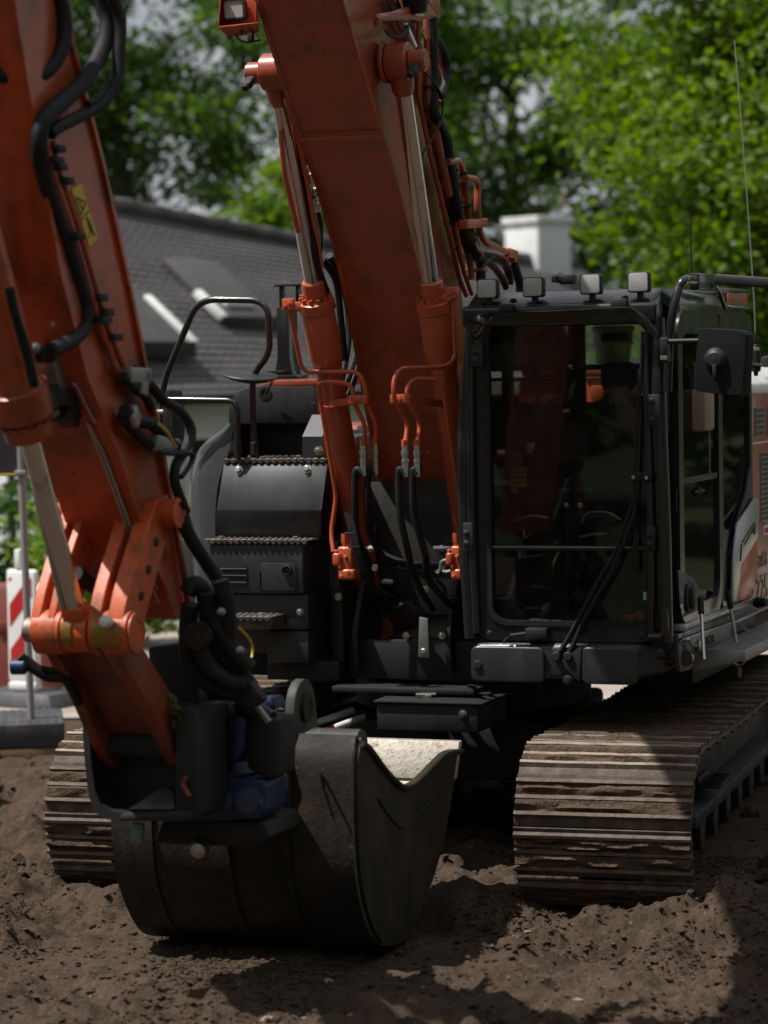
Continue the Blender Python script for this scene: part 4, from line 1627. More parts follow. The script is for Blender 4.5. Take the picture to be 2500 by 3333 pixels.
    for e2, ps in zip(ends, hp):
        b0 = e2.y
        tgt = [b0, b0 + .02, b0 + .08, b0 + .2, b0 + .3, b0 + .45]
        pts = [Vector(e2) + Vector((0, .001, -.14))] + [PB(p, t) for p, t in zip(ps, tgt)]
        obj("hose", B().tube(smooth(pts, 7), .0175, 12), 'rubber', cyl)
# manifold blocks at the barrel feet
for ps, bb in (((940, 1405, 1030, 1640), -1.24), ((1520, 1400, 1600, 1640), -1.22)):
    q0, q1 = PB(z3(ps[0], ps[1]), bb), PB(z3(ps[2], ps[3]), bb)
    cx, w = (q0.x + q1.x) / 2, (q1.x - q0.x)
    H_ = q0.z - q1.z
    b = B()
    b.lathe([(.022, 0), (.024, .01), (.024, .04), (.028, .045), (.028, .09)], (cx - .005, bb + .04, q0.z - .09), (0, 0, 1), 6)
    b.box(cx - w * .5, cx + w * .42, bb, bb + .09, q1.z + H_ * .12, q0.z - H_ * .27, .014, 3)
    b.box(cx - w * .72, cx - w * .2, bb - .02, bb + .05, q1.z + H_ * .30, q1.z + H_ * .60, .014, 3)
    b.box(cx - w * .42, cx + w * .58, bb - .012, bb + .07, q1.z, q1.z + H_ * .24, .014, 3)
    for dx, dz in ((-.5, .62), (-.3, .3), (.05, .5), (.25, .18), (-.2, .08)):
        b.cyl((cx + w * dx, bb - .016, q1.z + H_ * dz), (cx + w * dx, bb + .01, q1.z + H_ * dz), .010, 8)
    obj("hose_rupture_valve", b, 'orange_red', EX)
# thin bundle of dark lines in front of the left barrel foot
b = B()
for k in range(4):
    o = k * 9
    pts = [PB(z3(985 + o, 1290 + o * .4), -1.28), PB(z3(1010 + o, 1380), -1.29), PB(z3(1030 + o, 1480), -1.29), PB(z3(1060 + o, 1560), -1.27), PB(z7(960 + o, 290), -1.24), PB(z7(1050 + o, 380), -1.1), PB(z7(1150 + o, 430), -.95)]
    b.tube(smooth(pts, 5), .008, 8)
hb = obj("hose_bundle", b, 'rubber', EX)
b = B()
for p in ((1015, 1400), (1035, 1470)):
    q = PB(z3(*p), -1.285)
    b.box(q.x - .03, q.x + .03, q.y - .014, q.y + .014, q.z - .006, q.z + .006, .003)
obj("cable_tie", b, 'plastic', hb)
# loose lines crossing behind
for ps, r in (([z7(1045, 150), z7(1130, 195), z7(1260, 230), z7(1380, 235)], .012), ([z7(1150, 245), z7(1260, 262), z7(1380, 262)], .010),
              ([z7(1360, 310), z7(1400, 350), z7(1420, 400), z7(1480, 415)], .009), ([z7(1140, 470), z7(1200, 440), z7(1240, 480)], .016)):
    obj("hydraulic_line", B().tube(smooth([PB(p, -1.0) for p in ps], 6), r, 8), 'rubber', EX)
b = B()
for p, d in (((1030, 245), (0.3, -1, 0)), ((1000, 142), (1, -.3, .1)), ((1400, 140), (-1, -.3, 0)), ((1400, 245), (-.6, -.6, -.6))):
    q = PB(z7(*p), -1.05)
    b.lathe([(.012, -.03), (.012, .0), (.018, .001), (.018, .02), (.014, .022), (.014, .05)], q, d, 6)
obj("line_fitting", b, 'steel', EX)
b = B().tube(smooth([PB(z7(*p), -1.08) for p in ((1385, 255), (1390, 215), (1415, 205), (1430, 225))], 6), .010, 8)
b.tube(smooth([PB(z7(*p), -1.08) for p in ((1395, 265), (1420, 268), (1440, 262))], 6), .010, 8)
obj("bent_pipe", b, 'galv', EX)

# ---- hoses and pipes behind the left cylinder
for ps, r, m in (([z2(520, 690), z2(560, 900), z2(600, 1150), z2(635, 1420), z2(720, 1659)], .016, 'rubber'),
                 ([z2(545, 760), z2(590, 1000), z2(650, 1200), z2(645, 1420)], .012, 'rubber'),
                 ([z2(660, 1400), z2(720, 1480), z2(745, 1560), z3(965, 320), z3(985, 520)], .018, 'rubber'),
                 ([z2(700, 1380), z2(760, 1500), z2(800, 1659), z3(1000, 420), z3(960, 640)], .018, 'rubber'),
                 ([z3(1055, 380), z3(1040, 470), z3(1000, 600), z3(960, 700)], .019, 'rubber'),
                 ([z3(1068, 440), z3(1050, 540), z3(1020, 640), z3(990, 720)], .017, 'rubber')):
    obj("hose", B().tube(smooth([PA(p, -.29) for p in ps], 7), r, 10), m, boom)
for ps in ([z2(415, 700), z2(425, 850), z2(440, 960), z2(510, 1250)], [z2(440, 520), z2(500, 700), z2(560, 980), z2(640, 1440)]):
    obj("boom_pipe", B().tube(fillet([PA(p, -.33 if ps[0][0] < 905 else -.275) + Vector((0, .05, 0)) for p in ps], .1), .012, 10), 'orange_red', boom)
b = B()
for p in ((570, 925), (592, 1020), (610, 1100), (600, 960), (620, 1040), (628, 1120)):
    q = PA(z2(*p), -.285)
    b.lathe([(.013, -.025), (.018, -.02), (.018, .02), (.013, .025)], q, (0.0, .25, -1), 6)
obj("hose_fitting", b, 'steel', boom)
q = PA(z2(598, 1054), -.285)
b = B().box(q.x - .05, q.x + .04, q.y - .02, q.y + .02, q.z - .006, q.z + .006, .002)
obj("hose_bracket", b, 'galv', boom)

# ---- pipework on the right flank of the boom
FR = AR + .05


def flank(name, ps, r, m='orange', a=FR, f=.05, sm=False):
    pts = [PA(zC(*p), a) for p in ps]
    return obj(name, B().tube(smooth(pts, 7) if sm else fillet(pts, f, 6), r, 10), m, boom)


flank("boom_pipe", [(375, 140), (385, 770), (470, 1180), (560, 1560), (690, 2120), (740, 2240)], .0125)
flank("boom_pipe", [(385, 330), (420, 770), (510, 1180), (600, 1560), (720, 2060), (780, 2230)], .0115)
flank("boom_pipe", [(450, 140), (455, 770), (480, 860), (545, 1200), (610, 1480)], .022, a=FR + .03)
flank("boom_pipe", [(600, 1228), (690, 1222), (722, 1330), (750, 1560), (790, 1850), (850, 1930)], .0185, a=FR + .06, f=.07)
flank("boom_pipe", [(735, 1352), (830, 1362), (822, 1560), (840, 1760), (880, 1830), (1040, 1915)], .0185, a=FR + .10, f=.07)
flank("boom_pipe", [(670, 1378), (700, 1390), (672, 1640), (668, 1760), (725, 2060)], .0105, a=FR + .04, f=.03)
flank("boom_pipe", [(745, 1860), (775, 2010), (780, 2120)], .018, a=FR + .02)
flank("hose", [(480, 130), (490, 500), (495, 830), (530, 930), (590, 1060), (610, 1200), (640, 1400), (700, 1700), (800, 1880), (845, 2000), (850, 2130)], .026, 'rubber', FR + .05, sm=True)
flank("hose", [(495, 270), (560, 370), (595, 500), (580, 640), (545, 730)], .020, 'rubber', FR + .03, sm=True)
flank("hose", [(560, 1240), (620, 1300), (640, 1420), (620, 1560), (680, 1720), (780, 1960)], .022, 'rubber', FR + .02, sm=True)
flank("hose", [(800, 1930), (930, 1945), (1020, 1985), (1060, 2060), (1065, 2160)], .024, 'rubber', FR + .04, sm=True)
flank("hose", [(820, 1950), (900, 1990), (960, 2040), (1010, 2110), (1040, 2180)], .018, 'rubber', FR + .06, sm=True)
flank("grease_line", [(355, 500), (440, 560), (520, 660), (560, 760), (550, 900), (500, 1010), (420, 1150), (400, 1200)], .0055, 'rubber', FR + .08, sm=True)
flank("grease_line", [(840, 2060), (880, 2010), (970, 1935)], .007, 'rubber', FR + .12, sm=True)
flank("orange_hose_guard", [(505, 420), (565, 520), (575, 650), (530, 780)], .016, 'orange', FR + .0, sm=True)
b = B()
q = PA(zC(1070, 1925), FR + .10)
b.bar(PA(zC(1035, 1912), FR + .10), PA(zC(1105, 1935), FR + .10), .05, .05, .012)
b.bar(PA(zC(1090, 1925), FR + .10), PA(zC(1098, 1990), FR + .10), .04, .04, .01)
obj("elbow", b, 'orange_red', boom)
obj("hose", B().tube(smooth([PA(zC(*p), FR + .10) for p in ((1098, 1990), (1120, 2060), (1145, 2150), (1150, 2240))], 6), .022, 12, rf=lambda q: 1 + .12 * (int(q * 14) % 2)), 'rubber', boom)
b = B()
p0, p1 = PA(zC(715, 1700), FR + .08), PA(zC(875, 1690), FR + .10)
b.bar(p0, p1, .05, .045, .006)
bolt(b, PA(zC(765, 1710), FR + .04), (0, -1, 0), .012)
q = PA(zC(775, 2050), FR + .0)
b.box(q.x - .03, q.x + .08, q.y - .03, q.y + .03, q.z - .008, q.z + .008, .003)
obj("pipe_clamp", b, 'orange_red', boom)
b = B()                                                # cable ties along the pipes
for ps, a, r in ((((440, 830), (455, 960), (480, 1170), (530, 1350), (572, 1560), (600, 1690), (655, 1890)), FR, .022),
                 (((455, 220), (450, 420), (452, 650)), FR + .03, .027), (((715, 1310), (745, 1560), (785, 1820)), FR + .06, .023)):
    for p in ps:
        q = PA(zC(*p), a)
        b.lathe([(r, -.006), (r + .002, -.005), (r + .002, .005), (r, .006)], q, (0, -.35, 1), 14)
obj("cable_tie", b, 'rubber', boom)
# upper right: lamp bracket, pipe manifold, cylinder of the second boom joint
q = PA(zC(60, 170), FR + .05)
b = B()
pts = [PA(zC(*p), AR + .10) for p in ((45, 130), (250, 60), (440, 30), (525, 140), (250, 155), (80, 160))]
b.prism(pts, (.012, .0, 0), .002)
b.tube(fillet([PA(zC(*p), AR + .1) for p in ((70, 200), (65, 135), (160, 120), (400, 130))], .03), .018, 10)
e1 = [PA(zC(*p), AR + .10) for p in ((400, -80), (525, -60), (525, 140), (455, 40))]
b.prism(e1, (.012, 0, 0), .002)
lb = obj("lamp_bracket", b, 'orange', boom)
q = PA(zC(350, -10), AR + .12)
b = B().lathe([(.0, -.07), (.05, -.065), (.06, -.02), (.06, .06)], q, (0, -.2, 1), 24)
obj("rubber_lamp", b, 'rubber', lb)
b = B()
for k in range(5):
    pts = [PA(zC(125 + k * 9, 230 + k * 3), AR + .09), PA(zC(150 + k * 12, 262 + k * 6), AR + .11), PA(zC(220 + k * 5, 280 - k * 4), AR + .10), PA(zC(300, 250 - k * 14), AR + .09)]
    b.tube(smooth(pts, 5), .006, 6)
b.tube(smooth([PA(zC(*p), AR + .09) for p in ((280, 200), (330, 180), (355, 160))], 5), .006, 6)
obj("coiled_cable", b, 'rubber', lb)
b = B()
p0, p1 = PA(zC(160, -40), AR + .04), PA(zC(330, 350), AR + .04)
b.cyl(p0, p1, .028, 20)
obj("steel_tube", b, 'chrome', boom)
b = B()
p0, p1 = PA(zC(185, 0), AR + .03), PA(zC(250, 170), AR + .03)
b.bar(p0, p1, .03, .07, .004)
b.prism([PA(zC(*p), AR + .012) for p in ((300, 140), (345, 150), (370, 330), (430, 560), (450, 800), (395, 800), (340, 420))], (.02, 0, 0), .004)
obj("flank_rib", b, 'orange', boom)
# upper left: work lamp in its box bracket
L0 = -.33
zb = PA((790, 0), L0)


def PL(p, dy=0):
    v = PB(z2(*p), zb.y + dy)
    return v


b = B()
t0 = [PL(p) for p in ((120, -60), (275, -40), (275, 125), (95, 155))]
b.prism([PL(p, .10) for p in ((118, -60), (300, -50), (300, 128), (98, 155))], (0, .008, 0), .002)
b.prism([PL((98, 152)), PL((318, 128)), PL((318, 128), .16), PL((98, 152), .16)], (0, 0, .008), .002)
b.prism([PL((298, -50)), PL((330, -40), .16), PL((318, 130), .16), PL((298, 130))], (.008, 0, 0), .002)
b.prism([PL((112, -60)), PL((98, 152)), PL((98, 152), .16), PL((112, -60), .16)], (.006, 0, 0), .002)
b.prism([PL((100, 150)), PL((318, 128)), PL((320, 175), .04), PL((160, 205), .04)], (0, .008, 0), .002)
wl = obj("work_lamp_bracket", b, 'orange_red', boom)
c_ = PL((186, 50), .045)
u, v = PL((240, 45), .045) - c_, PL((182, -5), .045) - c_
b = B().prism([c_ + u * x + v * z for x, z in rrect(-1, 1, -.9, .9, .25)], (0, .05, 0), .008)
b.ring([c_ + u * x * 1.12 + v * z * 1.12 + Vector((0, -.012, 0)) for x, z in rrect(-1, 1, -.9, .9, .25)], [c_ + u * x * .93 + v * z * .93 + Vector((0, -.012, 0)) for x, z in rrect(-1, 1, -.9, .9, .25)], (0, .03, 0))
wk = obj("work_lamp", b, 'plastic', wl)
b = B().prism([c_ + u * x * .93 + v * z * .93 + Vector((0, -.006, 0)) for x, z in rrect(-1, 1, -.9, .9, .25)], (0, .004, 0))
obj("lens", b, 'lamp', wl)
b = B()
b.tube(smooth([PL(p, .03) for p in ((195, 185), (215, 215), (260, 228), (330, 215))], 6), .005, 8)
for p in ((160, 200), (225, 170), (275, 200)):
    bolt(b, PL(p, .02), (0, -1, 0), .008)
q = PL((275, 205), .02)
b.box(q.x - .012, q.x + .012, q.y - .01, q.y + .02, q.z - .015, q.z + .03, .003)
obj("lamp_cable", b, 'deep', wl)

# ---- stick (arm) hanging in front on the left
SL, SR = -.20, .12
FRN = [(-6.0, 6.15), (-5.62, 5.0), (-5.24, 3.62), (-4.97, 2.80), (-4.78, 2.44), (-4.52, 2.137), (-4.30, 1.80), (-4.16, 1.64), (-4.06, 1.50)]
BCK = [(-5.35, 6.1), (-5.15, 5.0), (-4.85, 3.62), (-4.62, 3.20), (-4.40, 2.72), (-4.25, 2.36), (-4.10, 1.99), (-3.99, 1.69), (-3.93, 1.52)]
b = B()
vs, fs = [], []
for i, ((ub, uz), (tb, tz)) in enumerate(zip(FRN, BCK)):
    k = 1 - .12 * max(0, i - 4) / 4
    vs += [(SL * k, ub, uz), (SR * k, ub, uz), (SR * k, tb, tz), (SL * k, tb, tz)]
for i in range(len(FRN) - 1):
    for k in range(4):
        j = (k + 1) % 4
        fs.append((i * 4 + k, i * 4 + 4 + k, i * 4 + 4 + j, i * 4 + j))
n_ = len(FRN) * 4
fs += [(3, 2, 1, 0), (n_ - 4, n_ - 3, n_ - 2, n_ - 1)]
b.add(vs, fs)
stick = obj("stick", b, 'orange_arm', EX, ang=20)
b = B()
for i in range(1, len(BCK) - 1):
    (y0, z0), (y1, z1_) = BCK[i], BCK[i + 1]
    b.prism([(SR - .004, y0 - .012, z0), (SR - .004, y1 - .012, z1_), (SR - .004, y1 + .012, z1_), (SR - .004, y0 + .012, z0)], (.02, 0, 0))
    (y0, z0), (y1, z1_) = FRN[i], FRN[i + 1]
    b.prism([(SR - .006, y0 - .004, z0), (SR - .006, y1 - .004, z1_), (SR - .006, y1 + .014, z1_), (SR - .006, y0 + .014, z0)], (.012, 0, 0))
obj("weld_seam", b, 'orange_arm', stick)
# warning decal on the flank
dq = [PA(z1(*p), SR + .004) for p in ((452, 1205), (512, 1160), (622, 1510), (566, 1568))]
n2 = (dq[1] - dq[0]).cross(dq[3] - dq[0])
b = B().prism(dq, (.0015, 0, 0))
dc = obj("warning_decal", b, 'yellow', stick)


def D(u, v):
    a_, b_, c_, d_ = dq
    return (a_ * (1 - u) + b_ * u) * (1 - v) + (d_ * (1 - u) + c_ * u) * v + Vector((.0022, 0, 0))


b = B()


def stroke(p, q, w=.006):
    p, q = D(*p), D(*q)
    d = (q - p).normalized()
    s_ = d.cross(Vector((1, 0, 0))) * w * .5
    b.prism([p + s_, q + s_, q - s_, p - s_], (.0008, 0, 0))


for s_ in (((.12, .14), (.88, .34)), ((.88, .34), (.12, .46)), ((.12, .46), (.12, .14)), ((.03, .52), (.97, .50)), ((.35, .2), (.4, .4)), ((.3, .38), (.5, .34)), ((.15, .86), (.45, .80))):
    stroke(*s_)
b.prism([D(u, v) for u, v in ((.5, .60), (.62, .60), (.72, .70), (.74, .84), (.62, .88), (.46, .80), (.44, .68))], (.0008, 0, 0))
stroke((.6, .86), (.75, .9), .012)
stroke((.52, .6), (.6, .57), .02)
obj("pictogram", b, 'black', dc)
# hoses of the stick
SA = SR + .05


def shose(ps, r, a=SA, fn=z1, m='rubber', name="hose"):
    r = r * .68
    aa = a if isinstance(a, (list, tuple)) else [a] * len(ps)
    return obj(name, B().tube(smooth([PA(fn(*p), x) for p, x in zip(ps, aa)], 8), r, 12), m, stick)


shose([(370, -60), (410, 120), (400, 290), (320, 430), (180, 510), (60, 500), (-40, 450)], .040, [.13, .14, .14, .12, .08, .04, .0])
shose([(650, -60), (680, 140), (640, 340), (520, 530), (330, 700), (260, 800), (250, 960), (300, 1180), (380, 1420), (450, 1640), (500, 1800), (545, 1952)], .046, [.16, .17, .17, .17, .15, .14, .13, .12, .12, .12, .12, .12])
shose([(700, -60), (760, 140), (755, 330), (740, 500), (660, 640), (520, 730), (380, 800), (320, 850)], .034, [.2, .22, .22, .22, .2, .18, .16, .15])
shose([(690, 520), (640, 600), (560, 660)], .018, .2)
shose([(545, -40), (545, 60), (530, 140), (440, 220), (330, 270)], .040, .125, z5)
shose([(60, -120), (95, 40), (150, 220), (180, 330), (220, 500)], .026, .08, z5)
shose([(-40, 1380), (10, 1560), (60, 1760), (80, 1952)], .03, -.06, z1)
for a_, of in ((SR + .022, 0), (SR + .022, 42)):
    obj("stick_pipe", B().tube([PA(z1(*p), a_) for p in ((290 + of, 900), (330 + of, 1080), (440 + of, 1400), (530 + of, 1700), (600 + of, 1952))], .013, 10), 'orange_arm', stick)
    obj("stick_pipe", B().tube(smooth([PA(z5(*p), a_) for p in ((600 + of, 0), (650 + of, 160), (700 + of, 280), (740 + of * 1.4, 400), (850, 470 + of))], 6), .013, 10), 'orange_arm', stick)
b = B()
for p in ((350, 945), (405, 1150), (470, 1500), (620, 1890), (340, 1020), (360, 1060)):
    q = PA(z1(*p), SR + .03)
    b.box(q.x - .02, q.x + .03, q.y - .03, q.y + .03, q.z - .013, q.z + .013, .004)
for p in ((640, 80), (710, 190), (655, 30)):
    q = PA(z5(*p), SR + .03)
    b.box(q.x - .02, q.x + .03, q.y - .04, q.y + .04, q.z - .013, q.z + .013, .004)
obj("pipe_clip", b, 'deep', stick)
# clutter of valves on the front face
FA = -4.98
b = B()


def PV(p, dy=0):
    return PB(z5(*p), PA(z5(*p), -.05).y + dy)


def valve(bld, p0, p1, d, bev=.008):
    a_, c_ = PA(z5(*p0), .0), PA(z5(*p1), .0)
    bld.bar(a_ + Vector((0, -.03, 0)), c_ + Vector((0, -.03, 0)), d, .06, bev)


valve(b, (330, 330), (385, 540), .075)
v1 = obj("valve_plate", b, 'galv', stick)
b = B()
valve(b, (250, 300), (330, 300), .06)
valve(b, (220, 520), (330, 620), .09)
valve(b, (330, 560), (470, 600), .10)
valve(b, (400, 660), (480, 720), .075)
valve(b, (270, 660), (330, 690), .05)
obj("valve_block", b, 'deep', stick)
b = B()
for p in ((285, 270), (265, 560), (310, 640), (430, 580), (370, 655)):
    q = PA(z5(*p), .0) + Vector((0, -.05, 0))
    b.lathe([(.018, -.03), (.022, 0), (.022, .03), (.012, .035), (0, .035)], q, (0, -1, .2), 10)
obj("valve_fitting", b, 'galv', stick)
# thin grease lines on the front face
for ps in ([(410, 740), (425, 800), (400, 900), (430, 1000), (520, 1230), (610, 1490), (680, 1690), (770, 1930)],
           [(480, 740), (510, 810), (600, 920), (680, 1120), (760, 1350), (860, 1640), (920, 1800)],
           [(440, 490), (560, 485), (640, 500), (710, 590), (760, 670), (830, 720)]):
    pts = [PA(z5(*p), 0.02 + .00008 * p[0]) for p in ps]
    pts = [Vector((q.x, float(np.interp(q.z, [f[1] for f in FRN[::-1]], [f[0] for f in FRN[::-1]])) - .012, q.z)) for q in pts]
    obj("grease_pipe", B().tube(smooth(pts, 6), .0055, 8), 'pole', stick)
# grimy hose bundle down the right flank
shose([(850, 400), (900, 440), (960, 500), (1040, 590), (1140, 660), (1200, 740), (1215, 820), (1180, 900), (1120, 1000), (1110, 1100), (1140, 1200), (1180, 1300)], .030, [.16, .17, .18, .19, .2, .21, .22, .22, .22, .22, .22, .22], z5)
shose([(780, 440), (840, 500), (920, 560), (960, 640)], .028, .17, z5)
shose([(1010, 925), (1120, 930), (1210, 930), (1225, 960), (1190, 1030), (1150, 1080)], .015, .24, z5)
shose([(790, 650), (880, 720), (960, 740), (1030, 800), (1100, 880), (1130, 910)], .036, .18, z5, 'rubber')
shose([(770, 700), (830, 760), (900, 830), (960, 880)], .032, .165, z5, 'rubber')
shose([(1150, 1350), (1230, 1500), (1320, 1640), (1420, 1800), (1450, 1952)], .040, [.22, .2, .2, .2, .2], z5)
shose([(1140, 1290), (1170, 1330), (1200, 1420)], .03, .2, z5)
b = B()
for p0, p1, d in (((900, 400), (885, 560), .05), ((800, 430), (930, 440), .05), ((840, 740), (800, 650), .07), ((960, 860), (1110, 890), .06)):
    b.bar(PA(z5(*p0), .17), PA(z5(*p1), .17), d, .06, .008)
obj("hose_bracket", b, 'galv', stick)
b = B().tube(smooth([PA(z5(*p), .235) for p in ((1010, 740), (1060, 790), (1095, 850), (1120, 890))], 5), .006, 6)
b.tube(smooth([PA(z6(*p), .24) for p in ((1520, 280), (1590, 360), (1605, 430), (1590, 500))], 5), .006, 6)
obj("signal_wire", b, 'yellow', stick)

# ---- bucket cylinder of the stick
XA = -.045
g, e_ = PA((96, 1420), XA), PA((250, 2005), XA)
ax = (g - e_).normalized()
bc = link("bucket_cylinder", None, EX)
obj("rod", B().cyl(e_, g + ax * .05, .0375, 32, .001), 'chrome', bc)
obj("barrel", B().lathe([(.05, 0), (.085, .004), (.088, .01), (.088, .075), (.080, .08), (.080, .085), (.108, .09), (.110, .1), (.110, .20), (.100, .205), (.092, .23), (.090, .25), (.090, 1.6)], g, ax, 40), 'orange_arm', bc)
bb = B()
u = ax.cross(Vector((1, 0, 0))).normalized()
w = ax.cross(u)
for k in range(14):
    a = 2 * math.pi * k / 14
    bb.lathe([(.010, 0), (.010, .014), (0, .014)], g + ax * .078 + (u * math.cos(a) + w * math.sin(a)) * .098, -ax, 8)
obj("gland_bolt", bb, 'orange_arm', bc)
obj("guide_rod", B().cyl(PA((72, 1420), XA - .03), PA((205, 1985), XA - .03), .010, 10), 'pole', bc)
PIN = PA((262, 2056), XA)
b = B().lathe([(.06, -.06), (.078, -.055), (.078, .055), (.06, .06)], PIN, (1, 0, 0), 32)
b.bar(PIN + ax * .02, PIN + ax * .12, .085, .085, .015)
obj("rod_eye", b, 'link', bc)

# ---- linkage
lk = link("linkage", None, EX)
PL_, PR_ = PB((126, 2056), PIN.y).x, PB((442, 2056), PIN.y).x
segs = [(PL_, PL_ + .105), (PL_ + .115, XA - .065), (XA + .065, PR_ - .125), (PR_ - .115, PR_)]
for i, (x0, x1) in enumerate(segs):
    b = B().lathe([(.07, 0), (.086, .006), (.086, x1 - x0 - .006), (.07, x1 - x0)], Vector((x0, PIN.y, PIN.z)), (1, 0, 0), 36)
    obj("pivot_sleeve", b, 'link', lk)
b = B()
for x0, x1 in ((PL_ + .135, PL_ + .175), (XA + .085, XA + .15), (XA + .165, XA + .20)):
    a0 = np.linspace(R(150), R(215), 7)
    b.sheet([[(x, PIN.y + .0868 * math.cos(t), PIN.z + .0868 * math.sin(t)) for t in a0] for x in (x0, x1)])
obj("worn_patch", b, 'gold', lk)
b = B().cyl((PL_ - .05, PIN.y, PIN.z + .005), (PL_, PIN.y, PIN.z), .047, 28, .004)
M['pinsteel'] = mat("rusty_pin_steel", (.30, .25, .21), .55, .6, var=.25, dirt=(.1, .06, .04), dirt_amt=.5, dirt_scale=25, bump=.15)
pn = obj("pin", b, 'pinsteel', lk)
b = B().lathe([(.024, 0), (.026, .01), (.02, .03), (0, .036)], (PR_ - .075, PIN.y - .082, PIN.z + .045), (0, -1, .3), 16)
obj("grease_cap", b, 'pale', lk)
b = B().lathe([(.075, 0), (.075, .006), (.05, .007), (.05, .004), (0, .004)], (PR_, PIN.y, PIN.z), (1, 0, 0), 30)
obj("sleeve_cap", b, 'link', lk)


def rocker(xs, top, wdt, label=None):
    T_ = Vector((0, top.y, top.z))
    P_ = Vector((0, PIN.y, PIN.z))
    d = (T_ - P_).normalized()
    n = Vector((0, -d.z, d.y))
    for k, (x0, x1) in enumerate(xs):
        b = B()
        m_ = P_.lerp(T_, .45)
        pts = [P_ + n * .085, P_ + d * .12 + n * .10, m_ + n * wdt * .62, T_ + n * wdt * .5, T_ + d * wdt * .5, T_ - n * wdt * .5, m_ - n * wdt * .5, P_ - n * .08, P_ - d * .07]
        b.prism([(x0, p.y, p.z) for p in pts], (x1 - x0, 0, 0), .003, 1)
        obj("rocker_plate", b, 'link', lk)


top = PA((563, 1668), .2)
rocker([(PR_ - .165, PR_ - .115), (PR_ - .085, PR_ - .02)], top, .16)
rocker([(PL_ + .0, PL_ + .04), (PL_ + .07, PL_ + .10)], Vector((0, top.y, top.z)), .16)
b = B()
d = Vector((0, top.y - PIN.y, top.z - PIN.z))
for f in (.3, .52, .75, .95):
    q = Vector((PR_ - .0185, PIN.y, PIN.z)) + d * f
    b.cyl(q, q + Vector((.006, 0, 0)), .018, 14)
obj("rivet_hole", b, 'black', lk)
b = B().cyl((SL - .07, top.y, top.z), (PR_ + .03, top.y, top.z), .052, 30)
b.lathe([(.05, 0), (.058, .004), (.058, .018), (.042, .02), (.038, .010), (0, .010)], (PR_ + .03, top.y, top.z), (1, 0, 0), 30)
obj("rocker_pivot", b, 'link', lk)
# hose and bare steel clip on the left rocker
b = B().bar(PA(z5(345, 1700), PL_ - .02), PA(z5(295, 1850), PL_ - .02), .03, .03, .008)
b.bar(PA(z5(300, 1755), PL_ - .03), PA(z5(280, 1810), PL_ - .03), .07, .02, .006)
b.tube(smooth([PA(z5(*p), PL_ - .0) for p in ((455, 1320), (455, 1400), (425, 1490))], 5), .016, 10)
obj("steel_clip", b, 'pale', lk)
b = B().tube(smooth([PA(z5(*p), PL_ - .02) for p in ((300, 1850), (320, 1910), (380, 1945), (420, 1965))], 6), .009, 8)
b.tube(smooth([PA(z5(*p), -.22) for p in ((480, 1270), (400, 1350), (410, 1420))], 6), .022, 8)
b.tube(smooth([PA(z5(*p), -.10) for p in ((480, 1690), (560, 1750), (640, 1800))], 6), .03, 8)
obj("hose", b, 'rubber', lk)
# lower connecting link reaching down to the coupler
LP = PA((455, 2420), -.03)
d = Vector((0, LP.y - PIN.y, LP.z - PIN.z))
L_ = d.length
d.normalize()
n = Vector((0, -d.z, d.y))
b = B()
for x0, x1, xe0, xe1 in ((-.185, -.135, -.19, -.13), (.055, .115, .10, .16)):
    P_, T_ = Vector((0, PIN.y, PIN.z)), Vector((0, LP.y, LP.z))
    prof = [P_ - n * .075, P_ + d * .0 + n * .075, P_ + d * L_ * .5 + n * .085, T_ + n * .10, T_ + d * .12 + n * .02, T_ + d * .10 - n * .05, T_ - n * .08, P_ + d * L_ * .5 - n * .06]
    o_ = len(b.v)
    bb = B().prism([(x0, p.y, p.z) for p in prof], (x1 - x0, 0, 0), .01)
    vs = []
    for v in bb.v:
        f = max(0, min(1, (Vector((0, v[1], v[2])) - P_).dot(d) / L_))
        vs.append((v[0] + f * (xe0 - x0), v[1], v[2]))
    b.add(vs, bb.f)
web = [Vector((-.14, 0, 0)) + Vector((0, PIN.y, PIN.z)) + d * .1, Vector((.06, 0, 0)) + Vector((0, PIN.y, PIN.z)) + d * .1,
       Vector((.10, 0, 0)) + Vector((0, PIN.y, PIN.z)) + d * (L_ + .02), Vector((-.13, 0, 0)) + Vector((0, PIN.y, PIN.z)) + d * (L_ + .02)]
b.prism(web, n * .035, .005)
M['grimy_shaded'] = mat("grimy_shaded_orange_paint", (.20, .042, .018), .55, var=.3, dirt=(.03, .02, .015), dirt_amt=.6, dirt_scale=6, bump=.06)  # orange darkened for the shade on the link, with real grime over it
obj("connecting_link", b, 'grimy_shaded', lk)
b = B().cyl((-.22, LP.y, LP.z), (.2, LP.y, LP.z), .06, 28)
obj("lower_pin", b, 'deep', lk)
# hoses at the left end of the pin
b = B().tube(smooth([PB(z6(*p), PIN.y + q) for p, q in (((130, 460), .0), ((200, 530), .02), ((300, 590), .05), ((400, 600), .08), ((450, 650), .12), ((500, 750), .2))], 7), .020, 10)
b.tube(smooth([PB(z6(*p), PIN.y + q) for p, q in (((160, 470), .02), ((260, 540), .04), ((380, 560), .07), ((470, 640), .12))], 7), .014, 10)
obj("hose", b, 'rubber', lk)
q = PB(z6(125, 528), PIN.y)
b = B().lathe([(.018, -.035), (.03, -.03), (.03, .02), (.02, .03)], q, (1, .2, 0), 12)
obj("quick_release", b, 'blue', lk)

# ---- quick coupler below the stick
CB = LP.y
cp = link("quick_coupler", None, EX)


def PC(p, dy=0):
    return PB(z6(*p), CB + dy)


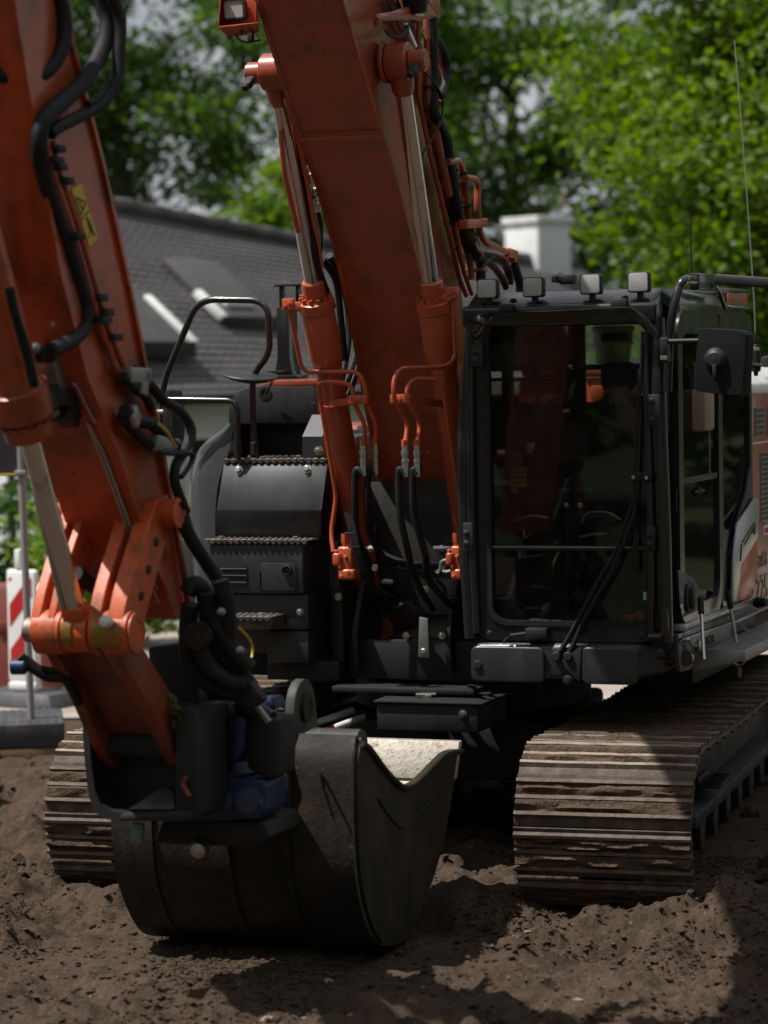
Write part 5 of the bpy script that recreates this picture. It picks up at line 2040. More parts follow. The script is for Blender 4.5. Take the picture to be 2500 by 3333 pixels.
b = B()
cur = [(530, 790), (525, 950), (540, 1150), (560, 1330), (590, 1440), (650, 1490), (760, 1510)]
inn_ = [(575, 790), (565, 950), (580, 1150), (605, 1320), (640, 1400), (690, 1440), (780, 1460)]
outp, innp = [PC(p, -.10) for p in cur], [PC(p, -.10) for p in inn_]
for i in range(len(cur) - 1):
    b.prism([outp[i], outp[i + 1], innp[i + 1], innp[i]], (0, .34, 0))
obj("side_plate", b, 'plastic', cp)
b = B()
b.prism([PC(p, .06) for p in ((575, 790), (1200, 760), (1230, 1500), (700, 1505), (600, 1400))], (0, .2, 0), .01)
b.prism([PC(p, -.14) for p in ((760, 1462), (1215, 1440), (1215, 1510), (760, 1512))], (0, .3, 0), .01)
b.prism([PC(p, -.12) for p in ((1110, 800), (1240, 800), (1260, 1480), (1110, 1480))], (0, .3, 0), .012)
b.prism([PC(p, .12) for p in ((930, 395), (1190, 370), (1290, 800), (960, 800))], (0, .2, 0), .02)
obj("coupler_body", b, 'deep', cp)
b = B().prism([PC((815, 1432), -.10), PC((1105, 1432), -.10), PC((1100, 1330), .0), PC((1030, 1296), .02)], (0, .012, .002), .002)
obj("grey_tongue", b, 'galv', cp)
b = B().tube(smooth([PC(p, -.13) for p in ((1185, 1225), (1165, 1270), (1180, 1310), (1205, 1350))], 6), .010, 8)
obj("red_clip", b, 'grimy_shaded', cp)
b = B().cyl(PC((1260, 330), -.02), PC((1265, 330), .10), .055, 24)
b.lathe([(.05, 0), (.052, .004), (.052, .02), (0, .021)], PC((1255, 330), -.02), (0, -1, 0), 24)
obj("swivel_cap", b, 'bucket', cp)
b = B()
for ps in ([(1190, 60), (1230, 0), (1290, 40), (1310, 140), (1330, 300), (1400, 440), (1520, 560), (1600, 660)],
           [(1320, 60), (1340, 200), (1420, 330), (1500, 440), (1590, 540)],
           [(1400, -20), (1440, 120), (1450, 260), (1470, 400), (1560, 470)],
           [(1210, 130), (1190, 300), (1200, 480), (1280, 600), (1420, 680), (1560, 700)],
           [(1260, 380), (1330, 520), (1450, 620), (1570, 640)]):
    b = B().tube(smooth([PC(p, .02 + i * .02) for i, p in enumerate(ps)], 6), .034, 10)
    obj("hose", b, 'rubber', cp)
b = B()
b.prism([PC(p, .20) for p in ((1160, 620), (1330, 640), (1500, 820), (1440, 880), (1160, 880))], (0, .2, 0), .02)
b.bar(PC((1570, 640), .12), PC((1660, 760), .12), .06, .06, .01)
obj("hose_manifold", b, 'deep', cp)
b = B()
for p in ((1530, 425), (1410, 180)):
    b.lathe([(.016, 0), (.018, .01), (.01, .03), (0, .032)], PC(p, -.02), (0, -1, .2), 10)
obj("fitting", b, 'galv', cp)
b = B()
for i, (p, r) in enumerate(((1000, 715), .03) if 0 else (((1000, 715), .05), ((1060, 770), .06), ((1090, 805), .05), ((1110, 885), .04))):
    c_ = PC(p, -.12)
    for k in range(10):
        d1 = Vector((RNG.normal(), RNG.normal(), RNG.normal())).normalized()
        d2 = d1.cross(Vector((RNG.normal(), RNG.normal(), 1))).normalized()
        c2 = c_ + Vector((RNG.normal(), RNG.normal() * .5, RNG.normal())) * r * .5
        b.add([c2 - d1 * r * .5, c2 + d2 * r * .22, c2 + d1 * r * .5, c2 - d2 * r * .22], [(0, 1, 2, 3)])
obj("caught_leaves", b, 'weed', cp)

# ---- tiltrotator
tl_ = link("tiltrotator", None, EX)
TB = CB + .22


def PT(p, dy=0):
    return PB(z7(*p), TB + dy)


c_ = PT((200, 1350), .22)
b = B().lathe([(.17, -.17), (.215, -.16), (.22, -.10), (.22, .02), (.19, .03), (.16, .06), (.15, .14)], c_, (0, 0, 1), 40)
obj("rotor_housing", b, 'blue', tl_)
b = B()
b.prism([PT(p, -.02) for p in ((70, 1385), (425, 1392), (442, 1420), (436, 1560), (400, 1608), (80, 1612))], (0, .22, 0), .035, 4)
obj("worm_gear_case", b, 'blue', tl_)
b = B()
b.lathe([(.06, 0), (.06, .03), (.045, .032), (.045, .06), (.02, .062), (0, .062)], PT((355, 1510), -.02), (.2, -1, .1), 24)
b.lathe([(.035, 0), (.03, .05), (0, .055)], PT((250, 1500), -.02), (0, -1, 0), 16)
obj("motor_cap", b, 'blue', tl_)
b = B()
b.prism([PT(p, -.01) for p in ((245, 1040), (335, 1050), (325, 1210), (290, 1300), (225, 1290), (245, 1180))], (0, .12, 0), .02)
b.prism([PT(p, .04) for p in ((395, 950), (480, 945), (495, 1010), (400, 1010))], (0, .12, 0), .015)
obj("tilt_cylinder_mount", b, 'blue', tl_)
b = B()
b.prism([PT(p, .05) for p in ((0, 1010), (240, 1010), (250, 1380), (0, 1380))], (0, .2, 0), .02)
b.prism([PT(p, .0) for p in ((340, 1060), (520, 1060), (500, 1380), (430, 1390), (330, 1330))], (0, .2, 0), .02)
b.cyl(PT((300, 960), .05), PT((460, 1075), .05), .05, 18)
obj("tilt_frame", b, 'deep', tl_)
b = B().bar(PT((370, 960), -.02), PT((460, 1080), -.02), .03, .02, .003)
b.bar(PT((0, 1395), -.06), PT((60, 1400), -.06), .02, .02, .003)
obj("worn_edge", b, 'galv', tl_)
b = B()
b.prism([PT(p, .02) for p in ((-120, 1600), (430, 1612), (470, 1700), (400, 1760), (-180, 1740))], (0, .35, 0), .02)
obj("lower_hitch", b, 'deep', tl_)
q = PB(z6(1270, 1675), TB)
b = B().lathe([(.036, -.02), (.04, .0), (.03, .04), (0, .05)], q, (.2, -1, -.2), 18)
obj("steel_pin_end", b, 'steel', tl_)
b = B().bar(PB(z6(880, 1520), TB - .03), PB(z6(872, 1640), TB - .03), .03, .05, .006)
M['chipped'] = mat("chipped_turquoise_paint", (.12, .26, .28), .6, var=.3, dirt=(.12, .07, .04), dirt_amt=.5, dirt_scale=20)
obj("chipped_lug", b, 'chipped', tl_)

# ---- ditching bucket, resting on the ground
bk = link("bucket", None, EX)
XR, XL = .6, -.47
SH = [(1160, 2412), (1146, 2500), (1146, 2640), (1154, 2850), (1185, 3010), (1235, 3104), (1312, 3090), (1375, 2960), (1430, 2790), (1470, 2580), (1490, 2436)]
prof = smooth([PA(p, XR) for p in SH], 6)
zmin = min(p.z for p in prof)
prof = [Vector((0, p.y, p.z - zmin * (1 if zmin < 0 else 0) + .005)) for p in prof]
b = B()
rows = []
nrm = []
for i, p in enumerate(prof):
    t = (prof[min(i + 1, len(prof) - 1)] - prof[max(i - 1, 0)]).normalized()
    nrm.append(Vector((0, -t.z, t.y)) * -1)
cen = sum(prof, Vector()) / len(prof)
nrm = [n if n.dot(cen - p) > 0 else -n for n, p in zip(nrm, prof)]
inner = [p + n * .022 for p, n in zip(prof, nrm)]
nx_ = 10
xsn = [XL + (XR - XL) * i / nx_ for i in range(nx_ + 1)]
b.sheet([[(x, p.y, p.z) for x in xsn] for p in prof])
b.cur = 1
b.sheet([[(x, p.y, p.z) for x in xsn[::-1]] for p in inner])
b.cur = 0
b.sheet([[(x, p.y, p.z) for x in xsn] for p in (inner[0], prof[0])])
b.sheet([[(x, p.y, p.z) for x in xsn] for p in (prof[-1], inner[-1])])
obj("shell", b, ['bucket', 'bucket_in'], bk, ang=40)
dip = smooth([PA(p, XR) for p in ((1160, 2412), (1185, 2425), (1240, 2500), (1285, 2545), (1312, 2553), (1345, 2535), (1400, 2480), (1440, 2445), (1490, 2436))], 4)
dip = [Vector((0, p.y, p.z)) for p in dip]
def resample(ps, n):
    L = [0]
    for a, c in zip(ps, ps[1:]):
        L.append(L[-1] + (c - a).length)
    out = []
    for k in range(n):
        t = L[-1] * k / (n - 1)
        i = max(0, min(len(ps) - 2, next((j for j in range(1, len(L)) if L[j] >= t), len(L) - 1) - 1))
        f = (t - L[i]) / max(1e-9, L[i + 1] - L[i])
        out.append(ps[i].lerp(ps[i + 1], f))
    return out


dipr, innr = resample(dip, 48), resample([Vector(p) for p in inner], 48)
for x0, t in ((XR - .002, .02), (XL - .018, .02)):
    sp = B()
    for xx in (x0, x0 + t):
        sp.sheet([[Vector((xx, d_.y + (q_.y - d_.y) * f, d_.z + (q_.z - d_.z) * f)) for d_, q_ in zip(dipr, innr)] for f in (0, .35, .7, 1)])
    sp.sheet([[Vector((xx, p.y, p.z)) for p in dipr] for xx in (x0, x0 + t)])
    sp.sheet([[Vector((xx, p.y, p.z)) for p in innr] for xx in (x0, x0 + t)])
    obj("side_plate", sp, ['bucket'], bk)
b = B().tube([Vector((XR + .022, p.y, p.z - .012)) for p in dip], .013, 8)
obj("edge_bead", b, 'bucket', bk)
b = B().tube([Vector((XR + .02, p.y - .05 * 0, p.z - .17 - .02 * math.sin(i * .3))) for i, p in enumerate(dip[6:-5])], .006, 6)
obj("weld_bead", b, 'deep', bk)
# cutting edge, torsion tube, hitch ears
l1, l0 = prof[-1], prof[-6]
b = B().prism([(XL - .02, l1.y + .012, l1.z + .012), (XL - .02, l1.y - .035, l1.z + .012), (XL - .02, l0.y - .04, l0.z), (XL - .02, l0.y + .002, l0.z)], (XR - XL + .04, 0, 0), .006)
obj("cutting_edge", b, 'bucket_in', bk)
t0 = prof[0]
b = B()
b.tube([(XL + .0, t0.y + .07, t0.z - .06), (XR - .004, t0.y + .07, t0.z - .06)], .075, 20)
M['tubepaint'] = mat("scraped_turquoise_bucket_paint", (.034, .031, .028), .6, .1, var=.3, dirt=(.06, .11, .115), dirt_amt=.14, dirt_scale=10, specks=(.2, .12, .08), bump=.15)
obj("torsion_tube", b, 'tubepaint', bk)
for p0, dx in ((940, .0), (600, 0)):
    hx = PB((p0, 2260), t0.y + .05).x
    e0_ = PB((p0, 2215), t0.y + .05)
    zt = e0_.z
    pts = []
    for k in range(9):
        a = R(180 - 22.5 * k)
        pts.append(Vector((hx, t0.y + .12 + .12 * math.cos(a), zt - .12 + .12 * math.sin(a))))
    pts += [Vector((hx, t0.y + .30, t0.z - .1)), Vector((hx, t0.y + .25, t0.z - .30)), Vector((hx, t0.y - .07, t0.z - .36)), Vector((hx, t0.y - .10, t0.z - .12)), Vector((hx, t0.y - .02, t0.z + .04))]
    b = B().prism(pts, (.045, 0, 0), .008)
    h = obj("hitch_ear", b, 'tubepaint' if p0 == 940 else 'bucket', bk)
    b = B().lathe([(.04, 0), (.06, .003), (.06, .014), (.035, .016), (.035, .012), (0, .012)], (hx + .045, t0.y + .12, zt - .12), (1, 0, 0), 24)
    obj("boss", b, 'bucket', h)
# wear strips and bolted side cutter on the shell
b = B()
for x0, x1 in ((XL + .16, XL + .185), (.03, .06), (.30, .325)):
    for i in range(8, len(prof) - 22, 1):
        p, q = prof[i], prof[i + 1]
        np_, nq = -nrm[i], -nrm[i + 1]
        b.add([(x0, p.y, p.z), (x1, p.y, p.z), (x1, q.y, q.z), (x0, q.y, q.z), *[Vector((x, v.y, v.z)) + n * .014 for x, v, n in ((x0, p, np_), (x1, p, np_), (x1, q, nq), (x0, q, nq))]],
              [(4, 5, 6, 7), (0, 4, 7, 3), (1, 2, 6, 5), (0, 1, 5, 4), (3, 7, 6, 2)])
obj("wear_strip", b, 'bucket', bk)

# ---- cab
CF = -1.45                                             # glass plane
CAX = 1.44                                             # outer side plane
CAB = link("cab", None, EX)


def P4(x, y, bb=CF):
    return PB(z4(x, y), bb)


def front_rr(px0, py0, px1, py1, r, bb, n=6):
    p, q = P4(px0, py0, bb), P4(px1, py1, bb)
    return [(x, bb, z) for x, z in rrect(p.x, q.x, q.z, p.z, r, n)]


# front frame: posts, header and sill around the big pane
ot, ob = P4(150, 200), P4(1160, 1880)
o_ = [(x, CF - .01, z) for x, z in rrect(.475, 1.375, 1.165, 2.66, .10, 6)]
i_ = front_rr(205, 300, 1058, 1455 + 590, .085, CF - .01)
i_p, i_q = P4(212, 300), z8(1020, 290)
iq = PB(i_q, CF)
i_ = [(x, CF - .01, z) for x, z in rrect(i_p.x, iq.x + .045, iq.z, i_p.z, .085, 6)]
b = B().ring(o_, i_, (0, .07, 0))
obj("front_frame", b, 'cab', CAB)
xg0, xg1, zg0, zg1 = i_p.x, iq.x + .045, iq.z, i_p.z
b = B().ring([(x, CF - .018, z) for x, z in rrect(xg0 - .012, xg1 + .012, zg0 - .012, zg1 + .012, .095, 6)], [(x, CF - .018, z) for x, z in rrect(xg0 + .012, xg1 - .012, zg0 + .012, zg1 - .012, .075, 6)], (0, .03, 0))
obj("window_seal", b, 'rubber', CAB)
zm = P4(600, 1474).z
b = B().prism([(x, CF + .008, z) for x, z in rrect(xg0, xg1, zm + .008, zg1, .05, 6)], (0, .005, 0))
obj("front_pane", b, 'glass', CAB)
b = B().prism([(x, CF + .008, z) for x, z in rrect(xg0, xg1, zg0, zm - .008, .05, 6)], (0, .005, 0))
obj("lower_pane", b, 'glass', CAB)
b = B().box(xg0 - .005, xg1 + .005, CF - .012, CF + .02, zm - .012, zm + .010, .004)
obj("pane_divider", b, 'plastic', CAB)
b = B().box(xg0 + .02, xg1 - .1, CF - .014, CF - .0125, zm + .0015, zm + .006, 0)
obj("divider_trim", b, 'silver', CAB)
text("window_notice", "tijdelijk buiten gebruik", .012, PB(z8(432, 268), CF) + Vector((0, .004, 0)), (1, 0, -.035), (0, 0, 1), 'hitachi_text', CAB)
# outer corner posts (rounded)
b = B()
b.tube(fillet([(.462, CF + .02, 1.17), (.440, CF + .0, 1.7), (.448, CF + .0, 2.2), (.50, CF + .02, 2.70)], .3), .035, 14)
b.tube(fillet([(.500, CF - .01, 1.20), (.485, CF - .03, 1.7), (.492, CF - .02, 2.60)], .3), .022, 12)
obj("left_post", b, 'cab', CAB)
b = B()
b.tube(fillet([(1.400, CF + .02, 1.17), (1.402, CF + .0, 1.7), (1.385, CF + .0, 2.35), (1.372, CF + .04, 2.66)], .3), .040, 14)
b.tube(fillet([(1.345, CF - .01, 1.20), (1.352, CF - .03, 1.7), (1.335, CF - .02, 2.60)], .3), .020, 12)
obj("right_post", b, 'cab', CAB)
# grip rail that swings over the right corner
b = B()
for dx, rr in ((0, .021), (.035, .016)):
    pts = [PB(zA(*p), CF + q) for p, q in (((265 + dx * 500, 1560), -.02), ((290 + dx * 500, 900), -.02), ((340 + dx * 500, 560), -.01), ((400 + dx * 500, 330), .02), ((480 + dx * 300, 225), .06), ((585, 225), .25))]
    b.tube(smooth(pts, 7), rr, 12)
obj("corner_rail", b, 'cab', CAB)
# hinge plates
for (x0, y0, x1, y1), fn in (((1042, 685, 1105, 848), z4), ((1035, 1362, 1082, 1492), z4), ((135, 430, 198, 540), z4), ((92, 1345, 148, 1495), z4)):
    p, q = PB(fn(x0, y0), CF - .04), PB(fn(x1, y1), CF - .04)
    b = B().box(p.x, q.x, CF - .055, CF - .0, q.z, p.z, .006)
    h = obj("hinge_plate", b, 'plastic', CAB)
    b = B()
    for f in (.2, .8) if y1 - y0 > 150 else (.35, .7):
        b.lathe([(.014, 0), (.014, .004), (.009, .007), (0, .008)], (p.x * .65 + q.x * .35, CF - .055, p.z + (q.z - p.z) * f), (0, -1, 0), 16)
    obj("bolt", b, 'plastic', h)
# header, roof
b = B()
hl, hr = P4(130, 200), P4(1170, 170)
b.box(.45, 1.39, CF - .03, CF + .12, 2.635, 2.735, .02, 3)
b.prism([(.47, CF - .02, 2.735), (.47, CF + .12, 2.80), (.47, .20, 2.815), (.47, .28, 2.74), (.47, .28, 2.70), (.47, CF + .02, 2.70)], (.90, 0, 0), .018, 3)
roof_ = obj("roof", b, 'cab', CAB)
b = B()
b.prism([(1.33, CF + .1, 2.785), (1.37, CF + .16, 2.79), (1.44, CF + .22, 2.73), (1.44, .22, 2.73), (1.37, .22, 2.80), (1.33, .22, 2.81)], (0, .0, -.05) if 0 else (0, 0, -.06), .01)
obj("roof_edge", b, 'cab', roof_)
b = B()
for x in (P4(340, 160).x, P4(915, 140).x):
    bolt(b, (x, CF + .03, 2.755), (0, 0, 1), .015, .014)
for (x0, y0, x1, y1) in ((275, 220, 350, 262), (850, 195, 935, 245)):
    p, q = PB(z4(x0, y0), CF - .05), PB(z4(x1, y1), CF - .05)
    b.box(p.x, q.x, CF - .06, CF - .02, q.z, p.z, .006)
obj("header_block", b, 'plastic', CAB)
# four roof lamps
for (x0, y0, x1, y1) in ((158, 92, 266, 192), (394, 82, 502, 184), (688, 66, 800, 170), (935, 55, 1048, 160)):
    bb = CF - .02
    p, q = PB(z4(x0, y0), bb), PB(z4(x1, y1), bb)
    rr = rrect(p.x, q.x, q.z, p.z, .014, 5)
    b = B().prism([(x, bb, z) for x, z in rr], (0, .05, 0), .006)
    cx_, cz_ = (p.x + q.x) / 2, (p.z + q.z) / 2
    b.prism([(cx_ + (x - cx_) * .55, bb + .05, cz_ + (z - cz_) * .55) for x, z in rr], (0, .03, 0), .01)
    b.box(cx_ - .012, cx_ + .012, bb + .02, bb + .06, q.z - .04, q.z + .01, .003)
    la = obj("roof_lamp", b, 'plastic', CAB)
    b = B().prism([(cx_ + (x - cx_) * .88, bb - .004, cz_ + (z - cz_) * .88) for x, z in rr], (0, .006, 0), .002)
    obj("lens", b, 'lamp', la)
b = B()
pts = [PB(z4(*p), -.6) for p in ((565, 110), (568, 78), (590, 75), (600, 100))]
b.tube(fillet(pts, .02), .02, 10)
b.bar(PB(z4(590, 95), -.6), PB(z4(668, 92), -.6), .06, .05, .01)
obj("roof_hatch_handle", b, 'plastic', roof_)
# smoked rain visor
vo = [(118, 300), (160, 275), (240, 268), (900, 240), (960, 245), (1020, 280), (1075, 345), (1098, 398)]
vi = [(140, 432), (178, 395), (215, 330), (300, 285), (900, 262), (960, 285), (1010, 330), (1062, 396)]
vo = [(140, 432), (106, 352), (112, 310), (150, 282), (240, 268), (560, 256), (900, 240), (960, 246), (1020, 280), (1075, 345), (1098, 398)]
vi = [(160, 432), (172, 400), (190, 365), (225, 320), (290, 288), (560, 276), (890, 258), (935, 275), (985, 315), (1030, 360), (1060, 396)]
rows = [[PB(z4(*p), CF - .02) for p in vi], [PB(z4(*p), CF - .075) for p in [((a[0] + c[0]) / 2, (a[1] + c[1]) / 2) for a, c in zip(vo, vi)]], [PB(z4(*p), CF - .10) for p in vo]]
rows = [smooth(r, 4) for r in rows]
b = B().sheet(rows)
b.sheet([rows[2], [v + Vector((0, .004, .004)) for v in rows[2]]])
obj("rain_visor", b, 'visor', CAB, ang=70)
# bumper / ballast box under the cab
b = B()
p, q = PB(z8(142, 385), CF - .05), PB(z8(1140, 590), CF - .05)
zt, zb = p.z, q.z
b.prism([(p.x + .0, CF - .03, zb + .02), (p.x, CF - .03, zt), (1.40, CF - .03, zt), (1.44, CF + .10, zt), (1.44, CF + .35, zt + .02), (1.30, CF + .4, zb), (1.2, CF - .0, zb)][0:0] or
        [(p.x, CF - .045, zb + .0), (1.26, CF - .045, zb), (1.40, CF + .08, zb + .03), (1.43, CF + .5, zb + .06), (p.x, CF + .5, zb)], (0, 0, zt - zb), .03, 4)
bump = obj("bumper", b, 'charcoal', CAB)
b = B()
b.prism([(x, CF - .048, z) for x, z in rrect(PB(z8(145, 0), CF).x + .0, PB(z8(520, 0), CF).x, PB(z8(300, 578), CF).z, PB(z8(300, 395), CF).z, .03, 5)], (0, -.018, 0), .012, 3)
b.prism([(x, CF - .048, z) for x, z in rrect(PB(z8(712, 0), CF).x, PB(z8(1000, 0), CF).x, PB(z8(850, 590), CF).z, PB(z8(850, 400), CF).z, .03, 5)], (0, -.018, 0), .012, 3)
obj("bumper_pad", b, 'charcoal', bump)
b = B()
for pt, r in (((172, 495), .022), ((1105, 440), .020), ((632, 572), .018), ((232, 335), .012), ((1015, 345), .014)):
    c_ = PB(z8(*pt), CF - .05)
    b.lathe([(r * 1.3, 0), (r * 1.3, .004), (r, .006), (r * .8, .016), (0, .017)], (c_.x, CF - .06, c_.z), (0, -1, 0), 18)
obj("bolt", b, 'deep', bump)
b = B()
q = PB(z8(475, 332), CF - .03)
b.box(q.x - .055, q.x + .05, CF - .06, CF - .0, q.z - .03, q.z + .025, .008)
b.tube([PB(z8(335, 345), CF - .05), PB(z8(430, 332), CF - .05)], .008, 8)
b.tube([PB(z8(300, 380), CF - .05), PB(z8(325, 352), CF - .05)], .006, 8)
wm = obj("wiper_motor", b, 'plastic', CAB)
b = B().tube(fillet([PB(z8(*p), CF - .03) for p in ((1045, 352), (1120, 352), (1128, 300), (1120, 200))], .03), .02, 10)
obj("corner_pipe", b, 'cab', CAB)
# wiper arms
b = B()
for pts in ([(575, 440), (620, 380), (800, 40), (870, -80), (960, -330)], [(632, 440), (660, 390), (720, 250), (860, 0), (960, -250), (975, -340)]):
    b.tube(smooth([PB(z8(*p), CF - .055) for p in pts], 5), .014, 8, rf=lambda q: 1.0 - .45 * q)
wa = obj("wiper_arm", b, 'rubber', CAB)
b = B()
for pt in ((570, 452), (632, 452)):
    c_ = PB(z8(*pt), CF - .07)
    b.cyl(c_ + Vector((0, .04, 0)), c_ + Vector((0, -.015, 0)), .021, 18)
b.prism([PB(z8(*p), CF - .07) for p in ((585, 480), (700, 400), (690, 590))], (0, .02, 0), .004)
obj("wiper_pivot", b, 'deep', wa)
b = B().tube([PB(z4(*p), CF - .04) for p in ((1000, 560), (975, 1080), (970, 1340), (980, 1600))], .008, 8)
b.tube([PB(z4(*p), CF - .04) for p in ((1012, 420), (1000, 700))], .007, 8)
b.box(*sorted((PB(z4(960, 1110), CF).x, PB(z4(1075, 1110), CF).x)), CF - .06, CF - .01, PB(z4(1000, 1135), CF).z, PB(z4(1000, 1080), CF).z, .01)
obj("wiper_blade", b, 'rubber', wa)
b = B()
for pt in ((967, 1113), (1034, 1115)):
    b.lathe([(.009, 0), (.009, .008), (0, .01)], PB(z4(*pt), CF - .06), (0, -1, 0), 10)
obj("screw", b, 'steel', wa)
# green inspection sticker
p, q = PB(z8(1018, 122), CF - .02), PB(z8(1034, 162), CF - .02)
b = B().box(p.x, q.x, CF - .0225, CF - .0195, q.z, p.z, 0)
M['mint'] = mat("mint_print", (.25, .42, .34), .5, var=.2)
obj("inspection_sticker", b, 'mint', CAB)

# ---- cab side with door (machine left, image right)


def SA_(x, y, fn=zA, a=CAX):
    return PA(fn(x, y), a)


def yz_rr(y0, y1, z0, z1, r, a, n=6):
    return [(a, y, z) for y, z in rrect(y0, y1, z0, z1, r, n)]


DY0, DY1, DZ0, DZ1 = -1.335, -.47, 1.235, 2.70
# door: top half window and lower glazing inside one frame
b = B().ring(yz_rr(DY0, DY1, DZ0, DZ1, .12, CAX - .03), yz_rr(DY0 + .085, DY1 - .05, 1.31, 2.59, .08, CAX - .03), (.045, 0, 0))
door = obj("door", b, 'cab', CAB)
zs_ = PA(zB(310, 380), CAX).z
ze_ = PA(zB(715, 320), CAX).z
b = B().box(CAX - .02, CAX + .008, DY0 + .07, DY1 - .04, 1.885, 1.915, .006)
obj("window_rail", b, 'plastic', door)
b = B().box(CAX - .006, CAX - .001, DY0 + .07, DY1 - .04, 1.905, 2.60, 0)
obj("sliding_pane", b, 'glass', door)
b = B().box(CAX - .006, CAX - .001, DY0 + .07, DY1 - .04, 1.305, 1.893, 0)
obj("lower_pane", b, 'glass', door)
b = B().box(CAX - .012, CAX + .002, -.68, -.645, 1.91, 2.60, .003)
obj("sash", b, 'plastic', door)
lp = [PA(zB(*p), CAX + .006) for p in ((296, 1190), (440, 1265), (490, 1360), (500, 1580), (340, 1650), (310, 1500))]
b = B().prism(lp, (.012, 0, 0), .004)
hp_ = obj("handle_panel", b, 'charcoal', door)
c0_, c1_ = PA(zB(415, 1320), CAX + .02), PA(zB(420, 1600), CAX + .02)
b = B()
hy, hz = (c0_.y + c1_.y) / 2 + .01, (c0_.z + c1_.z) / 2
b.ring([(CAX + .02, y, z) for y, z in rrect(hy - .075, hy + .09, c1_.z, c0_.z, .05, 6)], [(CAX + .02, y, z) for y, z in rrect(hy - .055, hy + .07, c1_.z + .015, c0_.z - .015, .04, 6)], (.01, 0, 0))
b.box(CAX + .02, CAX + .05, hy - .03, hy + .03, c1_.z + .02, c0_.z - .02, .01)
obj("door_handle", b, 'plastic', hp_)
b = B()
for p in ((343, 1550), (352, 1600)):
    q = PA(zB(*p), CAX + .02)
    b.lathe([(.016, 0), (.016, .006), (.01, .008), (0, .008)], q, (1, 0, 0), 14)
obj("door_lock", b, 'steel', hp_)
q = PA(zB(515, 438), CAX + .004)
b = B()
b.box(CAX, CAX + .012, q.y - .10, q.y + .10, q.z - .006, q.z + .006, .003)
b.box(CAX, CAX + .014, q.y - .03, q.y - .015, q.z - .02, q.z + .02, .003)
b.box(CAX, CAX + .014, q.y + .015, q.y + .03, q.z - .02, q.z + .02, .003)
obj("pane_catch", b, 'black', door)
p0, p1 = PA(zB(298, 430), CAX + .001), PA(zB(335, 625), CAX + .001)
b = B().box(CAX + .0005, CAX + .0025, p0.y, p1.y, p1.z, p0.z, 0)
stk = obj("safety_label", b, 'signback', door)
b = B()
for zf, h_, m_ in ((.12, .03, 0), (.3, .02, 1), (.45, .012, 0), (.55, .012, 0), (.85, .16, 0)):
    zc_ = p0.z + (p1.z - p0.z) * zf
    b.box(CAX + .0028, CAX + .0034, p0.y + (p1.y - p0.y) * .2, p0.y + (p1.y - p0.y) * .8, zc_ - (p0.z - p1.z) * h_ / 2, zc_ + (p0.z - p1.z) * h_ / 2, 0)
obj("label_print", b, 'pale', stk)
# door sill with bright scuffed top
b = B().prism([(CAX - .08, DY0 + .02, 1.205), (CAX - .08, .25, 1.205), (CAX + .03, .25, 1.205), (CAX + .03, DY0 + .02, 1.205)], (0, 0, .035), .01)
obj("door_sill", b, 'silver', CAB)
b = B().prism([(CAX - .06, CF + .08, 1.06), (CAX - .06, .3, 1.06), (CAX + .01, .3, 1.06), (CAX + .01, CF + .08, 1.06)], (0, 0, .14), .012)
obj("sill_panel", b, 'cab', CAB)
# rear quarter: post, window, lower panel
b = B().ring(yz_rr(DY1 + .015, .27, 1.235, 2.70, .05, CAX - .03), [(CAX - .03, y, z) for y, z in rrect(DY1 + .06, .215, 1.62, 2.60, .05, 6)], (.04, 0, 0))
obj("quarter_frame", b, 'cab', CAB)
b = B().box(CAX - .012, CAX - .006, DY1 + .05, .225, 1.6, 2.61, 0)
obj("quarter_pane", b, 'glass', CAB)
b = B().prism([(CAX - .005, y, z) for y, z in ((-.30, 1.25), (.24, 1.25), (.24, 1.95), (.12, 1.80), (-.24, 1.55), (-.30, 1.50))], (.02, 0, 0), .006)
obj("rear_lower_panel", b, 'plastic', CAB)
sp_ = [PA(zB(*p), CAX + .025) for p in ((865, 750), (1040, 498), (1065, 520), (1068, 880), (1045, 905), (900, 1165), (868, 1505), (815, 1495), (830, 1050), (848, 880))]
b = B().prism(sp_, (.014, 0, 0), .004)
obj("silver_panel", b, 'silver', CAB)
op_ = [PA(zB(*p), CAX + .025) for p in ((1050, 900), (1060, 960), (1062, 1230), (985, 1470), (878, 1490), (905, 1175))]
b = B().prism(op_, (.012, 0, 0), .003)
obj("orange_panel", b, 'orange_red', CAB)
b = B()
for o in (0, 22):
    b.bar(PA(zB(930 + o, 930 + o), CAX + .041), PA(zB(1050 + o * .5, 740 + o), CAX + .041), .008, .003, 0)
b.bar(PA(zB(925, 950), CAX + .041), PA(zB(915, 1110), CAX + .041), .008, .003, 0)
obj("panel_groove", b, 'deep', CAB)
q = PA(zB(1048, 815), CAX + .04)
b = B().cyl(q, q + Vector((.004, 0, 0)), .022, 16)
obj("panel_hole", b, 'black', CAB)
q = PA(zB(1050, 1510), CAX + .03)
b = B().lathe([(.02, 0), (.03, .02), (.02, .07), (0, .075)], q, (1, -.4, .1), 14)
obj("door_stop", b, 'rubber', CAB)
